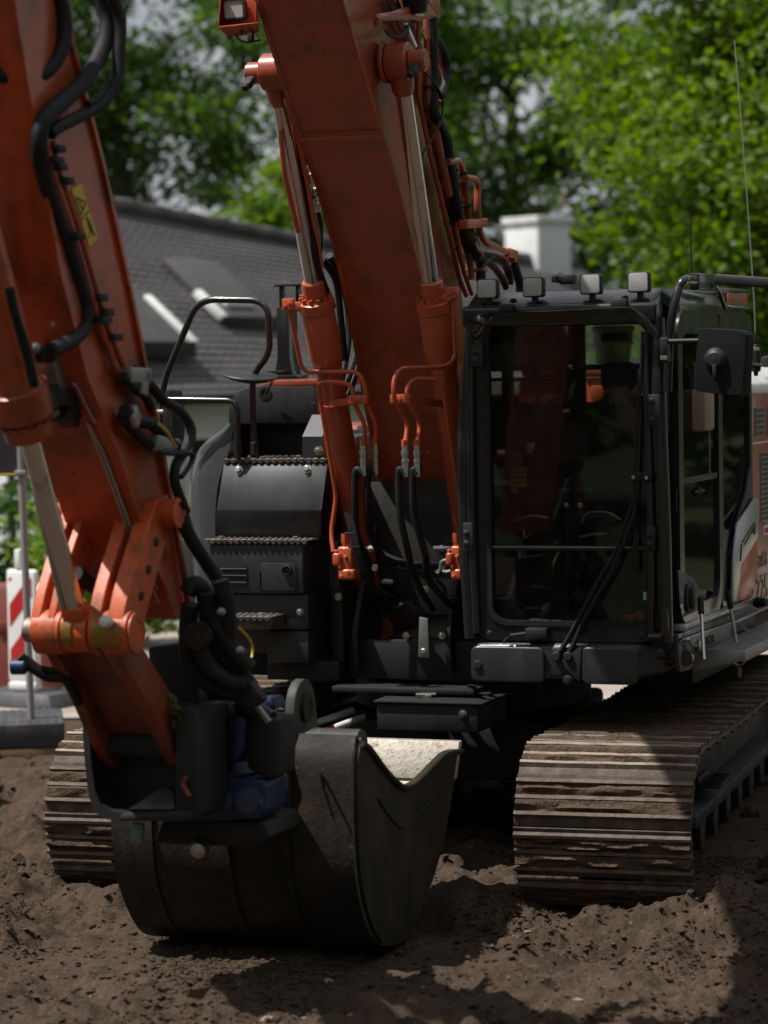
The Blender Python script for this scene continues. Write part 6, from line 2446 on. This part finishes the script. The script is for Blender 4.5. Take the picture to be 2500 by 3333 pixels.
# gas struts hanging on the sill
for (x0, y0, x1, y1), ring_ in (((540, 1620, 566, 2060), False), ((822, 1570, 895, 2000), True)):
    p, q = PA(zB(x0, y0), CAX + .06), PA(zB(x1, y1), CAX + .10)
    b = B().cyl(p, q, .0085, 12, .001)
    s_ = obj("support_rod", b, 'steel', CAB)
    b = B().cyl(p + (p - q).normalized() * .09, p, .015, 12)
    obj("rubber_grip", b, 'rubber', s_)
    if ring_:
        b = B()
        c_ = q + Vector((0, 0, -.03))
        b.tube([c_ + Vector((.0 + .028 * math.cos(t), 0, .028 * math.sin(t))) for t in np.linspace(0, 2 * math.pi, 20)], .007, 8)
        obj("ring", b, 'steel', s_)
        b = B().lathe([(.008, 0), (.014, .02), (.012, .05), (0, .055)], c_ + Vector((0, 0, -.035)), (0, 0, -1), 10)
        obj("brass_toggle", b, 'gold', s_)
# vertical bar mirror and its arm
MB_ = CF - .10
p = PB(z4(1128, 405), MB_)
b = B().box(p.x - .02, p.x + .018, MB_ - .02, MB_ + .03, p.z - .07, p.z + .012, .008)
b.box(p.x - .012, p.x + .012, MB_ - .0, MB_ + .09, p.z - .10, p.z - .05, .006)
b.tube(fillet([PB(z4(*q), MB_) for q in ((1140, 413), (1385, 407), (1402, 450), (1395, 470))], .05), .0115, 12)
ma = obj("mirror_arm", b, 'plastic', CAB)
b = B().lathe([(.012, 0), (.017, .002), (.017, .022), (.012, .03), (.012, .045)], PB(z4(1124, 510), MB_), (0, 0, 1), 6)
obj("nut", b, 'steel', ma)
cs = [(1302, 360), (1322, 345), (1500, 356), (1535, 372), (1545, 400), (1540, 520), (1522, 670), (1500, 692), (1310, 672), (1282, 655), (1278, 620), (1290, 480)]
b = B().prism(smooth([PB(z4(*q), MB_ - .03) for q in cs] + [PB(z4(*cs[0]), MB_ - .03)], 4)[:-1], (.02, .075, 0), .02, 4)
M['shaded_matte'] = mat("shaded_matte_plastic", (.008, .008, .009), .75, var=.15, spec=.2)  # darker, duller plastic that carries the shade on the mirror's face
mi = obj("mirror_housing", b, 'shaded_matte', CAB)
q = PB(z4(1388, 505), MB_ - .03)
b = B().lathe([(.055, -.004), (.05, .012), (.03, .028), (0, .03)], q, (0, -1, 0), 24)
b.bar(q + Vector((0, -.02, -.02)), q + Vector((.002, -.02, -.085)), .02, .02, .006)
obj("mirror_joint", b, 'plastic', mi)
# roof side: hanging bar (light bar seen end on), maker's plate
b = B()
p, q = PB(zA(835, 215), -.95), PB(zA(1600, 268), -.95)
b.bar(p, p + (q - p) * 1.6, .055, .05, .012)
obj("side_bar", b, 'charcoal', CAB)
b = B()
b.bar(PA(zA(590, 245), CAX - .02), PA(zA(840, 250), CAX - .02), .05, .08, .01)
b.tube(fillet([PA(zA(*w_), CAX + .02) for w_ in ((840, 290), (890, 360), (915, 440), (960, 560))], .05), .012, 8)
obj("bar_bracket", b, 'cab', CAB)
pl = [PA(zA(*w_), CAX + .012) for w_ in ((985, 385), (1215, 405), (1208, 530), (985, 512))]
b = B().prism(pl, (.006, 0, 0), .002)
M['plate_orange'] = mat("orange_plate", (.36, .085, .02), .5, var=.1)
mp_ = obj("maker_plate", b, 'plate_orange', CAB)
ux = pl[1] - pl[0]
text("maker_name", "HITACHI", .028, pl[3] + (pl[0] - pl[3]) * .22 + ux * .14 + Vector((.0075, 0, 0)), (0, 1, -.02), (0, 0, 1), 'pole', mp_, squeeze=1.5)
b = B().bar(pl[3] + Vector((.01, 0, -.012)), pl[2] + Vector((.01, 0, -.012)), .012, .008, .002)
obj("plate_trim", b, 'silver', mp_)
b = B().prism([PA(zA(*w_), CAX - .01) for w_ in ((1000, 330), (1275, 350), (1275, 400), (985, 380))], (-.06, 0, .01), .006)
obj("roof_gutter", b, 'cab', CAB)
# antennas
q = PB(zA(555, 190), -.7)
b = B().tube([q, q + Vector((0, 0, .10))], .008, 8, rf=lambda t: 1 - .5 * t)
b.tube([q + Vector((0, 0, .1)), PB((2248, 690), -.7)], .0035, 6)
obj("short_antenna", b, 'rubber', CAB)
AB = .45
q = PB(zA(1330, 1380), AB)
an = link("whip_antenna", None, EX)
prof_ = [(1380, .010), (1330, .014), (1318, .026), (1260, .028), (1250, .030), (1225, .030), (1220, .028), (1110, .025), (1070, .022), (1062, .016), (1030, .010), (1015, .016), (995, .008), (970, .010), (880, .007), (850, .004)]
zz = [PB(zA(1330, y), AB).z for y, _ in prof_]
b = B().lathe([(r, z - zz[0]) for z, (_, r) in zip(zz, prof_)], (q.x, AB, zz[0]), (0, 0, 1), 16)
obj("antenna_base", b, 'rubber', an)
b = B().lathe([(.0305, 0), (.0305, .012)], (q.x, AB, PB(zA(1330, 1252), AB).z), (0, 0, 1), 16)
b.lathe([(.020, 0), (.0175, .015), (.0115, .02)], (q.x, AB, PB(zA(1330, 1072), AB).z), (0, 0, 1), 16)
obj("chrome_band", b, 'steel', an)
b = B().tube(smooth([(q.x, AB, zz[-1]), PB((2450, 900), AB), PB((2420, 480), AB), PB((2391, 130), AB)], 8), .0032, 6)
obj("whip", b, 'pole', an)

# ---- cab body and what stands inside
b = B()
b.box(.47, 1.42, CF + .03, .27, 1.13, 1.185, .01)
b.box(.46, .50, CF + .06, .24, 1.15, 1.86, .01)
b.box(.46, .50, CF + .55, CF + .64, 1.62, 2.72, .01)
b.box(.46, .50, .16, .26, 1.62, 2.72, .01)
obj("floor_pan", b, 'interior', CAB)
b = B().box(.475, .48, CF + .06, .2, 1.86, 2.66, 0)
obj("left_pane", b, 'glass', CAB)
# rear wall with two openings
RB = .24
o2 = (PB(z4(712, 318), RB), PB(z4(1062, 720), RB))
xs_ = [.47, max(.56, o2[0].x), min(1.36, o2[1].x), 1.42]
b = B()
b.box(xs_[0], xs_[1], RB, RB + .04, 1.18, 2.74, .004)
b.box(xs_[2], xs_[3], RB, RB + .04, 1.18, 2.74, .004)
b.box(xs_[1], xs_[2], RB, RB + .04, 1.18, o2[1].z, .004)
b.box(xs_[1], xs_[2], RB, RB + .04, o2[0].z, 2.74, .004)
obj("rear_wall", b, 'interior', CAB)
b = B()
b.box(xs_[1], xs_[2], RB + .015, RB + .02, o2[1].z, o2[0].z, 0)
obj("rear_pane", b, 'glass', CAB)
SBk = -.45
sx0, sx1 = PB(z4(760, 800), SBk).x, PB(z4(1000, 800), SBk).x
b = B()
zz0, zz1 = PB(z4(850, 1150), SBk).z, PB(z4(850, 680), SBk).z
b.prism(smooth([(sx0 - .05, SBk, zz0 - .15), (sx0 - .06, SBk, zz0 + .1), (sx0 + .0, SBk, zz1 - .12), (sx0 + .06, SBk, zz1), (sx1 - .03, SBk, zz1), (sx1 + .03, SBk, zz1 - .12), (sx1 + .05, SBk, zz0 + .1), (sx1 + .04, SBk, zz0 - .15)], 4), (0, .14, 0), .03, 3)
b.box(sx0 - .05, sx1 + .05, SBk - .45, SBk + .05, zz0 - .28, zz0 - .12, .05, 3)
b.box(sx0 + .05, sx1 - .05, SBk - .3, SBk, 1.18, zz0 - .28, .02)
seat = obj("driver_seat", b, 'seat', CAB)
p, q = PB(z4(795, 520), SBk), PB(z4(975, 668), SBk)
b = B().prism([(x, SBk - .01, z) for x, z in rrect(p.x, q.x, q.z, p.z, .045, 5)], (0, .10, 0), .025, 3)
obj("headrest", b, 'seat', seat)
text("seat_lettering", "HITACHI", .038, PB(z4(835, 748), SBk - .03) + Vector((0, .02, 0)), (1, 0, -.01), (0, 0, 1), 'hitachi_text', seat, squeeze=1.25)
b = B()
for xx in (sx0 - .16, sx1 + .09):
    b.box(xx - .05, xx + .05, SBk - .5, SBk, zz0 - .1, zz0 - .02, .02)
    b.tube([(xx, SBk - .44, zz0 - .04), (xx + .01, SBk - .47, zz0 + .1)], .018, 10)
    b.lathe([(.02, 0), (.028, .03), (.03, .09), (.018, .12), (0, .125)], (xx + .01, SBk - .47, zz0 + .08), (0, -.2, 1), 14)
obj("armrest_joystick", b, 'plastic', CAB)
# travel levers with T grips
LB = CF + .28
for (xt0, xt1, yt), (xs0, ys0) in (((570, 655, 1178), (605, 1640)), ((668, 762, 1178), (655, 1640))):
    p, q = PB(z4(xt0, yt), LB), PB(z4(xt1, yt), LB)
    b = B().bar(p, q, .034, .028, .012)
    m_ = p.lerp(q, .62 if xt0 < 600 else .25)
    lv = obj("travel_lever", b, 'charcoal', CAB)
    foot_ = PB(z4(xs0, ys0), LB)
    b = B().tube([m_, m_ + Vector((0, 0, -.09)), Vector((foot_.x, LB + .05, 1.2))], .0095, 10)
    obj("shaft", b, 'plastic', lv)
    b = B().lathe([(.011, 0), (.014, .004), (.014, .02), (.011, .026)], m_ + Vector((0, 0, -.085)), (0, 0, 1), 12)
    obj("ferrule", b, 'steel', lv)
b = B()
b.box(.72, 1.0, LB - .05, LB + .25, 1.19, 1.22, .006)
b.prism([PB(z4(*w_), LB + .1) for w_ in ((700, 1345), (720, 1300), (840, 1292), (880, 1320), (870, 1360))], (0, .1, .0), .01)
obj("pedal", b, 'charcoal', CAB)
b = B()
for ps in ([(700, 1345), (730, 1298), (830, 1292), (900, 1330)], [(690, 1420), (760, 1405), (830, 1402)], [(350, 1340), (440, 1310), (530, 1322)], [(400, 1380), (410, 1420), (440, 1400)]):
    b.tube(smooth([PB(z4(*w_), LB) for w_ in ps], 5), .007, 8)
obj("pale_trim", b, 'silver', CAB)
# monitor, steering-side clutter on the left of the cab
b = B()
p, q = PB(z4(335, 990), -1.0), PB(z4(390, 1050), -1.0)
b.box(p.x, q.x, -1.0, -.98, q.z, p.z, .004)
obj("grey_label", b, 'signback', CAB)
b = B()
for y0, y1 in ((1060, 1105), (1112, 1160), (1165, 1195)):
    p, q = PB(z4(335, y0), -.9), PB(z4(418 if y0 < 1165 else 370, y1), -.9)
    b.box(p.x, q.x, -.9, -.896, q.z, p.z, 0)
yl = obj("yellow_label", b, 'yellow', CAB)
b = B()
for cx, cy in ((350, 1082), (378, 1082), (405, 1082), (350, 1136), (378, 1136), (405, 1136)):
    c_ = PB(z4(cx, cy), -.903)
    b.ring([c_ + Vector((x * .014, 0, z * .014)) for x, z in ((0, 1), (.9, -.6), (-.9, -.6))], [c_ + Vector((x * .010, 0, z * .010)) for x, z in ((0, 1), (.9, -.6), (-.9, -.6))], (0, .001, 0))
obj("warning_triangle", b, 'black', yl)
b = B()
b.bar(PB(z4(505, 800), -.9), PB(z4(548, 708), -.9), .02, .02, .003)
b.bar(PB(z4(548, 708), -.9), PB(z4(612, 706), -.9), .018, .018, .003)
b.bar(PB(z4(205, 826), -.9), PB(z4(420, 822), -.9), .014, .014, .003)
b.tube(smooth([PB(z4(*w_), -.9) for w_ in ((330, 828), (360, 842), (420, 815), (500, 805))], 5), .012, 8)
b.box(*sorted((PB(z4(380, 800), -.9).x, PB(z4(440, 840), -.9).x)), -.92, -.88, PB(z4(400, 842), -.9).z, PB(z4(400, 800), -.9).z, .01)
b.tube([PB(z4(215, 610), -.9), PB(z4(600, 606), -.9)], .009, 8)
obj("guard_bar", b, 'plastic', CAB)
b = B()
b.tube(smooth([PB(z4(*w_), -.35) for w_ in ((440, 470), (450, 560), (430, 660), (440, 780), (430, 900), (470, 1000))], 6), .055, 10)
b.prism([PB(z4(*w_), -.5) for w_ in ((300, 800), (330, 790), (400, 930), (560, 900), (700, 840), (740, 900), (700, 1100), (420, 1120), (330, 1000))], (0, .1, 0), .02)
b.box(*sorted((PB(z4(540, 860), -.7).x, PB(z4(720, 860), -.7).x)), -.75, -.6, PB(z4(600, 1040), -.7).z, PB(z4(600, 830), -.7).z, .02)
b.tube(smooth([PB(z4(*w_), -.55) for w_ in ((590, 850), (640, 800), (690, 820), (715, 890))], 5), .012, 8)
b.box(*sorted((PB(z4(490, 370), -.9).x, PB(z4(550, 370), -.9).x)), -.9, -.85, PB(z4(500, 440), -.9).z, PB(z4(500, 380), -.9).z, .012)
b.tube(smooth([PB(z4(*w_), -.9) for w_ in ((400, 410), (470, 400), (500, 380), (560, 350))], 5), .02, 8)
obj("cab_console", b, 'interior', CAB)
b = B().prism(smooth([PB(z4(*w_), -.95) for w_ in ((412, 985), (416, 950), (430, 934), (455, 938), (450, 965), (430, 990))], 4), (0, .02, 0), .004)
obj("small_mirror", b, 'silver', CAB)
b = B().prism(smooth([PB(z4(*w_), -1.15) for w_ in ((190, 1100), (200, 1050), (228, 1022), (260, 1060), (262, 1110), (300, 1120), (340, 1150), (280, 1160), (190, 1150))], 3), (0, .02, 0), .006)
M['grub'] = mat("pale_blue_rag", (.20, .25, .29), .9, var=.3, bump=.4)
obj("pale_rag", b, 'grub', CAB)
b = B()
for p0_, p1_ in (((905, 270), (975, 258)), ((980, 250), (1018, 235))):
    b.bar(PB(z8(*p0_), CF + .1), PB(z8(*p1_), CF + .1), .04, .05, .008)
obj("orange_floor_strap", b, 'orange_red', CAB)
# orange bodywork seen through the rear panes, and the hood with painted white glare beyond the cab
CB_ = .58
b = B()
for xa_, xb_, yt_, yb_ in ((300, 590, 548, 600), (700, 1075, 532, 590)):
    p, q = PB(z4(xa_, yt_), CB_), PB(z4(xb_, yb_), CB_)
    b.box(p.x, q.x, CB_, CB_ + .5, q.z, p.z, .02)
    b.box(p.x - .02, q.x + .02, CB_ + .03, CB_ + .5, 1.6, q.z - .006, .01)
    b.box(p.x + .05, p.x + .12, CB_ - .012, CB_ + .03, PB(z4(xa_, 720), CB_).z, PB(z4(xa_, 640), CB_).z, .008)
obj("rear_orange_cover", b, 'orange_red', EX)

# ---- walkway along the cab and the machine's flank behind it
pe = PA(zB(520, 1962), CAX)
WB, WZ = pe.y, pe.z
XO = PB(zB(970, 1968), WB).x
wk = link("walkway", None, EX)
b = B()
b.box(CAX + .0, XO, WB - .012, WB, WZ - .05, WZ + .004, .002)
b.box(XO - .012, XO, WB, 2.0, WZ - .05, WZ + .004, .002)
b.prism([(CAX - .03, WB - .016, WZ - .02), (XO - .002, WB - .016, WZ - .0), (XO - .002, WB - .016, WZ - .045), (CAX + .06, WB - .016, WZ - .085), (CAX - .03, WB - .016, WZ - .11)], (0, .012, 0), .002)
for y in np.arange(WB + .25, 2.0, .4):
    b.box(CAX + .01, XO - .012, y, y + .02, WZ - .05, WZ - .008, .002)
obj("edge_angle", b, 'galv', wk)
b = B()
n = 0
y = WB + .004
while y < 1.9:
    b.box(CAX + .012, XO - .014, y, y + .009, WZ - .012, WZ, .002, 1)
    y += .034
for x in np.arange(CAX + .03, XO - .02, .034):
    b.box(x, x + .007, WB + .004, 1.9, WZ - .011, WZ - .003, 0)
obj("grating", b, 'galv', wk, kind="stuff")
np_ = [PA(zB(*w_), CAX + .015) for w_ in ((365, 1865), (790, 1700), (806, 1720), (806, 1850), (530, 1960), (520, 1900), (400, 1895))]
b = B().prism(np_, (.008, 0, 0), .002)
npn = obj("name_strip", b, 'galv', CAB)
tp0 = PA(zB(528, 1948), CAX + .026)
text("maker_name", "HITACHI", .042, tp0, Vector((0, PA(zB(672, 1880), CAX + .02).y - PA(zB(528, 1948), CAX + .02).y, 0)), (0, 0, 1), 'black', npn, squeeze=1.25, bold=True)
b = B().bar(PA(zB(360, 1865), CAX + .03), PA(zB(880, 1690), CAX + .03), .01, .012, .002)
b.bar(PA(zB(880, 1690), CAX + .03), PA(zB(1200, 1545), CAX + .03), .01, .012, .002)
obj("strip_edge", b, 'silver', npn)
tb = [PA(zB(*w_), CAX + .0) for w_ in ((290, 1905), (370, 1870), (520, 1920), (520, 1990), (440, 2100), (400, 2150), (300, 2180), (285, 2050))]
b = B().prism(tb, (.02, 0, 0), .004)
bp_ = obj("mount_bracket", b, 'charcoal', CAB)
b = B()
b.lathe([(.028, 0), (.028, .02), (.016, .022), (0, .022)], PA(zB(492, 1920), CAX + .02), (1, 0, 0), 18)
b.tube(fillet([PA(zB(*w_), CAX + .05) for w_ in ((415, 1852), (445, 1910), (480, 1925))], .01), .008, 8)
b.cyl(PA(zB(432, 2040), CAX + .02), PA(zB(432, 2040), CAX + .05), .02, 14)
obj("bracket_pin", b, 'steel', bp_)
b = B().cyl(PA(zB(375, 2040), CAX + .018), PA(zB(375, 2040), CAX + .024), .04, 18)
obj("bracket_hole", b, 'black', bp_)
b = B().tube([PA(zB(880, 1690), CAX + .02), PA(zB(1000, 1800), CAX + .15)], .004, 6)
obj("stay_wire", b, 'galv', wk)
# flank doors
FX_ = 1.40
fl = link("engine_side_door", None, EX)
zt_ = PA(zA(1330, 1600), FX_).z
b = B().box(FX_ - .05, FX_, .36, 1.9, 1.12, zt_ + .01, .02, 3)
obj("door_panel", b, 'orange', fl)
b = B().box(FX_ - .002, FX_ + .004, .36, 1.9, PA(zA(1400, 2165), FX_).z - .008, PA(zA(1400, 2165), FX_).z, .001)
obj("panel_gap", b, 'pale', fl)
for (x0, y0, x1, y1, fn) in ((1310, 1765, 1420, 2090, zA), (1455, 1755, 1560, 2080, zA), (1105, 70, 1260, 690, zB)):
    p, q = PA(fn(x0, y0), FX_ + .001), PA(fn(x1, y1), FX_ + .001)
    y0_, y1_ = p.y, max(q.y, p.y + .2)
    b = B().box(FX_ - .001, FX_ + .0015, y0_, y1_, q.z, p.z, 0)
    gr = obj("grille_opening", b, 'black', fl)
    b = B()
    nz_ = max(4, int((p.z - q.z) / .026))
    for k in range(nz_ + 1):
        z = q.z + (p.z - q.z) * k / nz_
        b.box(FX_ + .001, FX_ + .006, y0_, y1_, z - .003, z + .003, 0)
    for k in range(9):
        y = y0_ + (y1_ - y0_) * k / 8
        b.box(FX_ + .001, FX_ + .005, y - .004, y + .004, q.z, p.z, 0)
    obj("grille_bars", b, 'galv', gr)
p, q = PA(zB(1138, 770), FX_ + .003), PA(zB(1138, 868), FX_ + .003)
b = B().box(FX_ + .001, FX_ + .003, p.y, p.y + .32, q.z, p.z, 0)
lb = obj("white_label", b, 'pale', fl)
text("label_text", "PREMIUM", (p.z - q.z) * .5, Vector((FX_ + .004, p.y + .02, q.z + (p.z - q.z) * .22)), (0, 1, 0), (0, 0, 1), 'red', lb, bold=True)
p, q = PA(zB(1140, 710), FX_ + .003), PA(zB(1140, 762), FX_ + .003)
b = B().box(FX_ + .001, FX_ + .0025, p.y, p.y + .32, q.z, p.z, 0)
lb2 = obj("red_label", b, 'red', fl)
text("label_text", "Hitachi Construction", (p.z - q.z) * .45, Vector((FX_ + .0035, p.y + .02, q.z + (p.z - q.z) * .25)), (0, 1, 0), (0, 0, 1), 'pale', lb2)
p, q = PA(zB(1088, 1170), FX_ + .003), PA(zB(1088, 1060), FX_ + .003)
hh = q.z - p.z
t1 = text("model_name", "ZA", hh, Vector((FX_ + .003, p.y, p.z)), (0, 1, -.02), (0, -.15, 1), 'charcoal', fl, bold=True)
M['blue_print'] = mat("blue_print", (.05, .08, .30), .5, var=.1)
w1 = hh * 1.5
text("model_name", "X", hh * 1.35, Vector((FX_ + .003, p.y + w1, p.z - hh * .05)), (0, 1, -.02), (0, -.15, 1), 'yellow', fl, bold=True)
text("model_name", "X", hh * 1.35, Vector((FX_ + .005, p.y + w1 + .03, p.z - hh * .0)), (0, 1, -.02), (0, .25, 1), 'blue_print', fl)
text("model_name", "IS", hh, Vector((FX_ + .003, p.y + w1 + hh * 1.2, p.z)), (0, 1, -.02), (0, -.15, 1), 'charcoal', fl, bold=True)
p, q = PA(zB(1065, 1520), FX_ + .003), PA(zB(1065, 1250), FX_ + .003)
hh = q.z - p.z
text("model_number", "225", hh, Vector((FX_ + .003, p.y, p.z)), (0, 1, -.02), (0, .12, 1), 'charcoal', fl, bold=True)
text("model_number", "225", hh * .94, Vector((FX_ + .0045, p.y + .012, p.z + hh * .03)), (0, 1, -.02), (0, .12, 1), 'silver', fl)
# hood above the flank, built white for the sun glare on its orange
b = B()
p = PA(zA(1310, 1600), FX_)
tz = PB(zA(1400, 1330), .45).z
b.prism([(1.02, .40, p.z), (FX_ + .005, .40, p.z), (FX_ + .0, .40, p.z + .05), (FX_ - .05, .40, p.z + .10), (1.28, .40, p.z + .16), (1.02, .40, tz)], (0, 1.5, 0), .02, 3)
obj("glare_white_hood", b, 'white', EX)
b = B().tube(smooth([(1.02, .395, tz + .012), (1.28, .395, p.z + .172), (FX_ - .045, .395, p.z + .112), (FX_ + .004, .395, p.z + .05)], 5), .014, 8)
obj("hood_trim", b, 'orange_red', EX)
q = PB(zA(1430, 1230), 1.0)
b = B().prism(smooth([PB(zA(*w_), 1.0) for w_ in ((1370, 1270), (1385, 1170), (1430, 1140), (1520, 1150), (1540, 1280))], 4), (0, .05, 0), .01)
obj("rear_mirror", b, 'plastic', EX)

# ---- loose things carried in the cab
p, q = PB(z4(755, 530), .08), PB(z4(970, 330), .08)
rr, hh = (q.x - p.x) / 2 * .88, q.z - p.z
pw = EX.matrix_basis @ Vector(((p.x + q.x) / 2, .08, p.z))
pail = thing("plastic_pail", "white plastic pail with a ribbed lid behind the driver's headrest", "pail", pw)
b = B().lathe([(0, 0), (rr * .86, 0), (rr * .88, .01), (rr * .98, hh * .52), (rr * .98, hh * .53), (rr * 1.0, hh * .535), (rr * 1.04, hh * .88), (rr * .98, hh * .885), (rr * .95, hh * .5), (0, hh * .45)], (0, 0, 0), (0, 0, 1), 36)
obj("body", b, 'pail', pail)
b = B().lathe([(rr * 1.0, hh * .50), (rr * 1.1, hh * .505), (rr * 1.1, hh * .55), (rr * 1.02, hh * .56)], (0, 0, 0), (0, 0, 1), 36)
b.lathe([(rr * 1.05, hh * .86), (rr * 1.12, hh * .865), (rr * 1.12, hh * .95), (rr * 1.0, hh), (0, hh)], (0, 0, 0), (0, 0, 1), 36)
obj("lid_rim", b, 'pail', pail)
b = B()
for k in range(5):
    t = R(-120 + k * 16)
    c_ = Vector((math.cos(t) * rr * 1.025, math.sin(t) * rr * 1.025, hh * .7))
    tx = Vector((-math.sin(t), math.cos(t), 0))
    b.prism([c_ + tx * x + Vector((0, 0, z)) for x, z in ((-.018, -.022), (.018, -.022), (.018, .022), (-.018, .022))], Vector((math.cos(t), math.sin(t), 0)) * .002)
obj("printed_mark", b, 'charcoal', pail)
b = B().box(pw.x - .3, pw.x + .3, pw.y - .18, pw.y + .1, pw.z - .03, pw.z - .001, .004)
sh_ = B()
lx_, ly_ = (p.x + q.x) / 2, .08
sh_.box(lx_ - .3, min(1.40, lx_ + .3), ly_ - .16, ly_ + .14, p.z - .03, p.z - .001, .004)
obj("rear_shelf", sh_, 'interior', CAB)
p, q = PA(zA(470, 1540), 1.2), PA(zA(600, 1300), 1.2)
bx_ = PB(zA(535, 1540), -.9)
tw = EX.matrix_basis @ Vector((bx_.x, -.9, bx_.z))
tub = thing("plastic_tub", "dark green plastic tub seen through the cab's door window", "tub", tw)
b = B().lathe([(0, 0), (.055, 0), (.06, .01), (.075, .10), (.082, .105), (.082, .125), (.074, .126), (.06, .03), (0, .03)], (0, 0, 0), (0, 0, 1), 28)
obj("body", b, 'tub', tub)
b = B().lathe([(.083, .106), (.087, .108), (.087, .128), (.080, .13)], (0, 0, 0), (0, 0, 1), 28)
obj("rim", b, 'tub', tub)
sh_ = B().box(bx_.x - .12, bx_.x + .1, -1.0, -.8, bx_.z - .2, bx_.z - .001, .02)
M['tan'] = mat("tan_plastic", (.26, .19, .13), .6, var=.15)
obj("tan_ledge", sh_, 'tan', CAB)
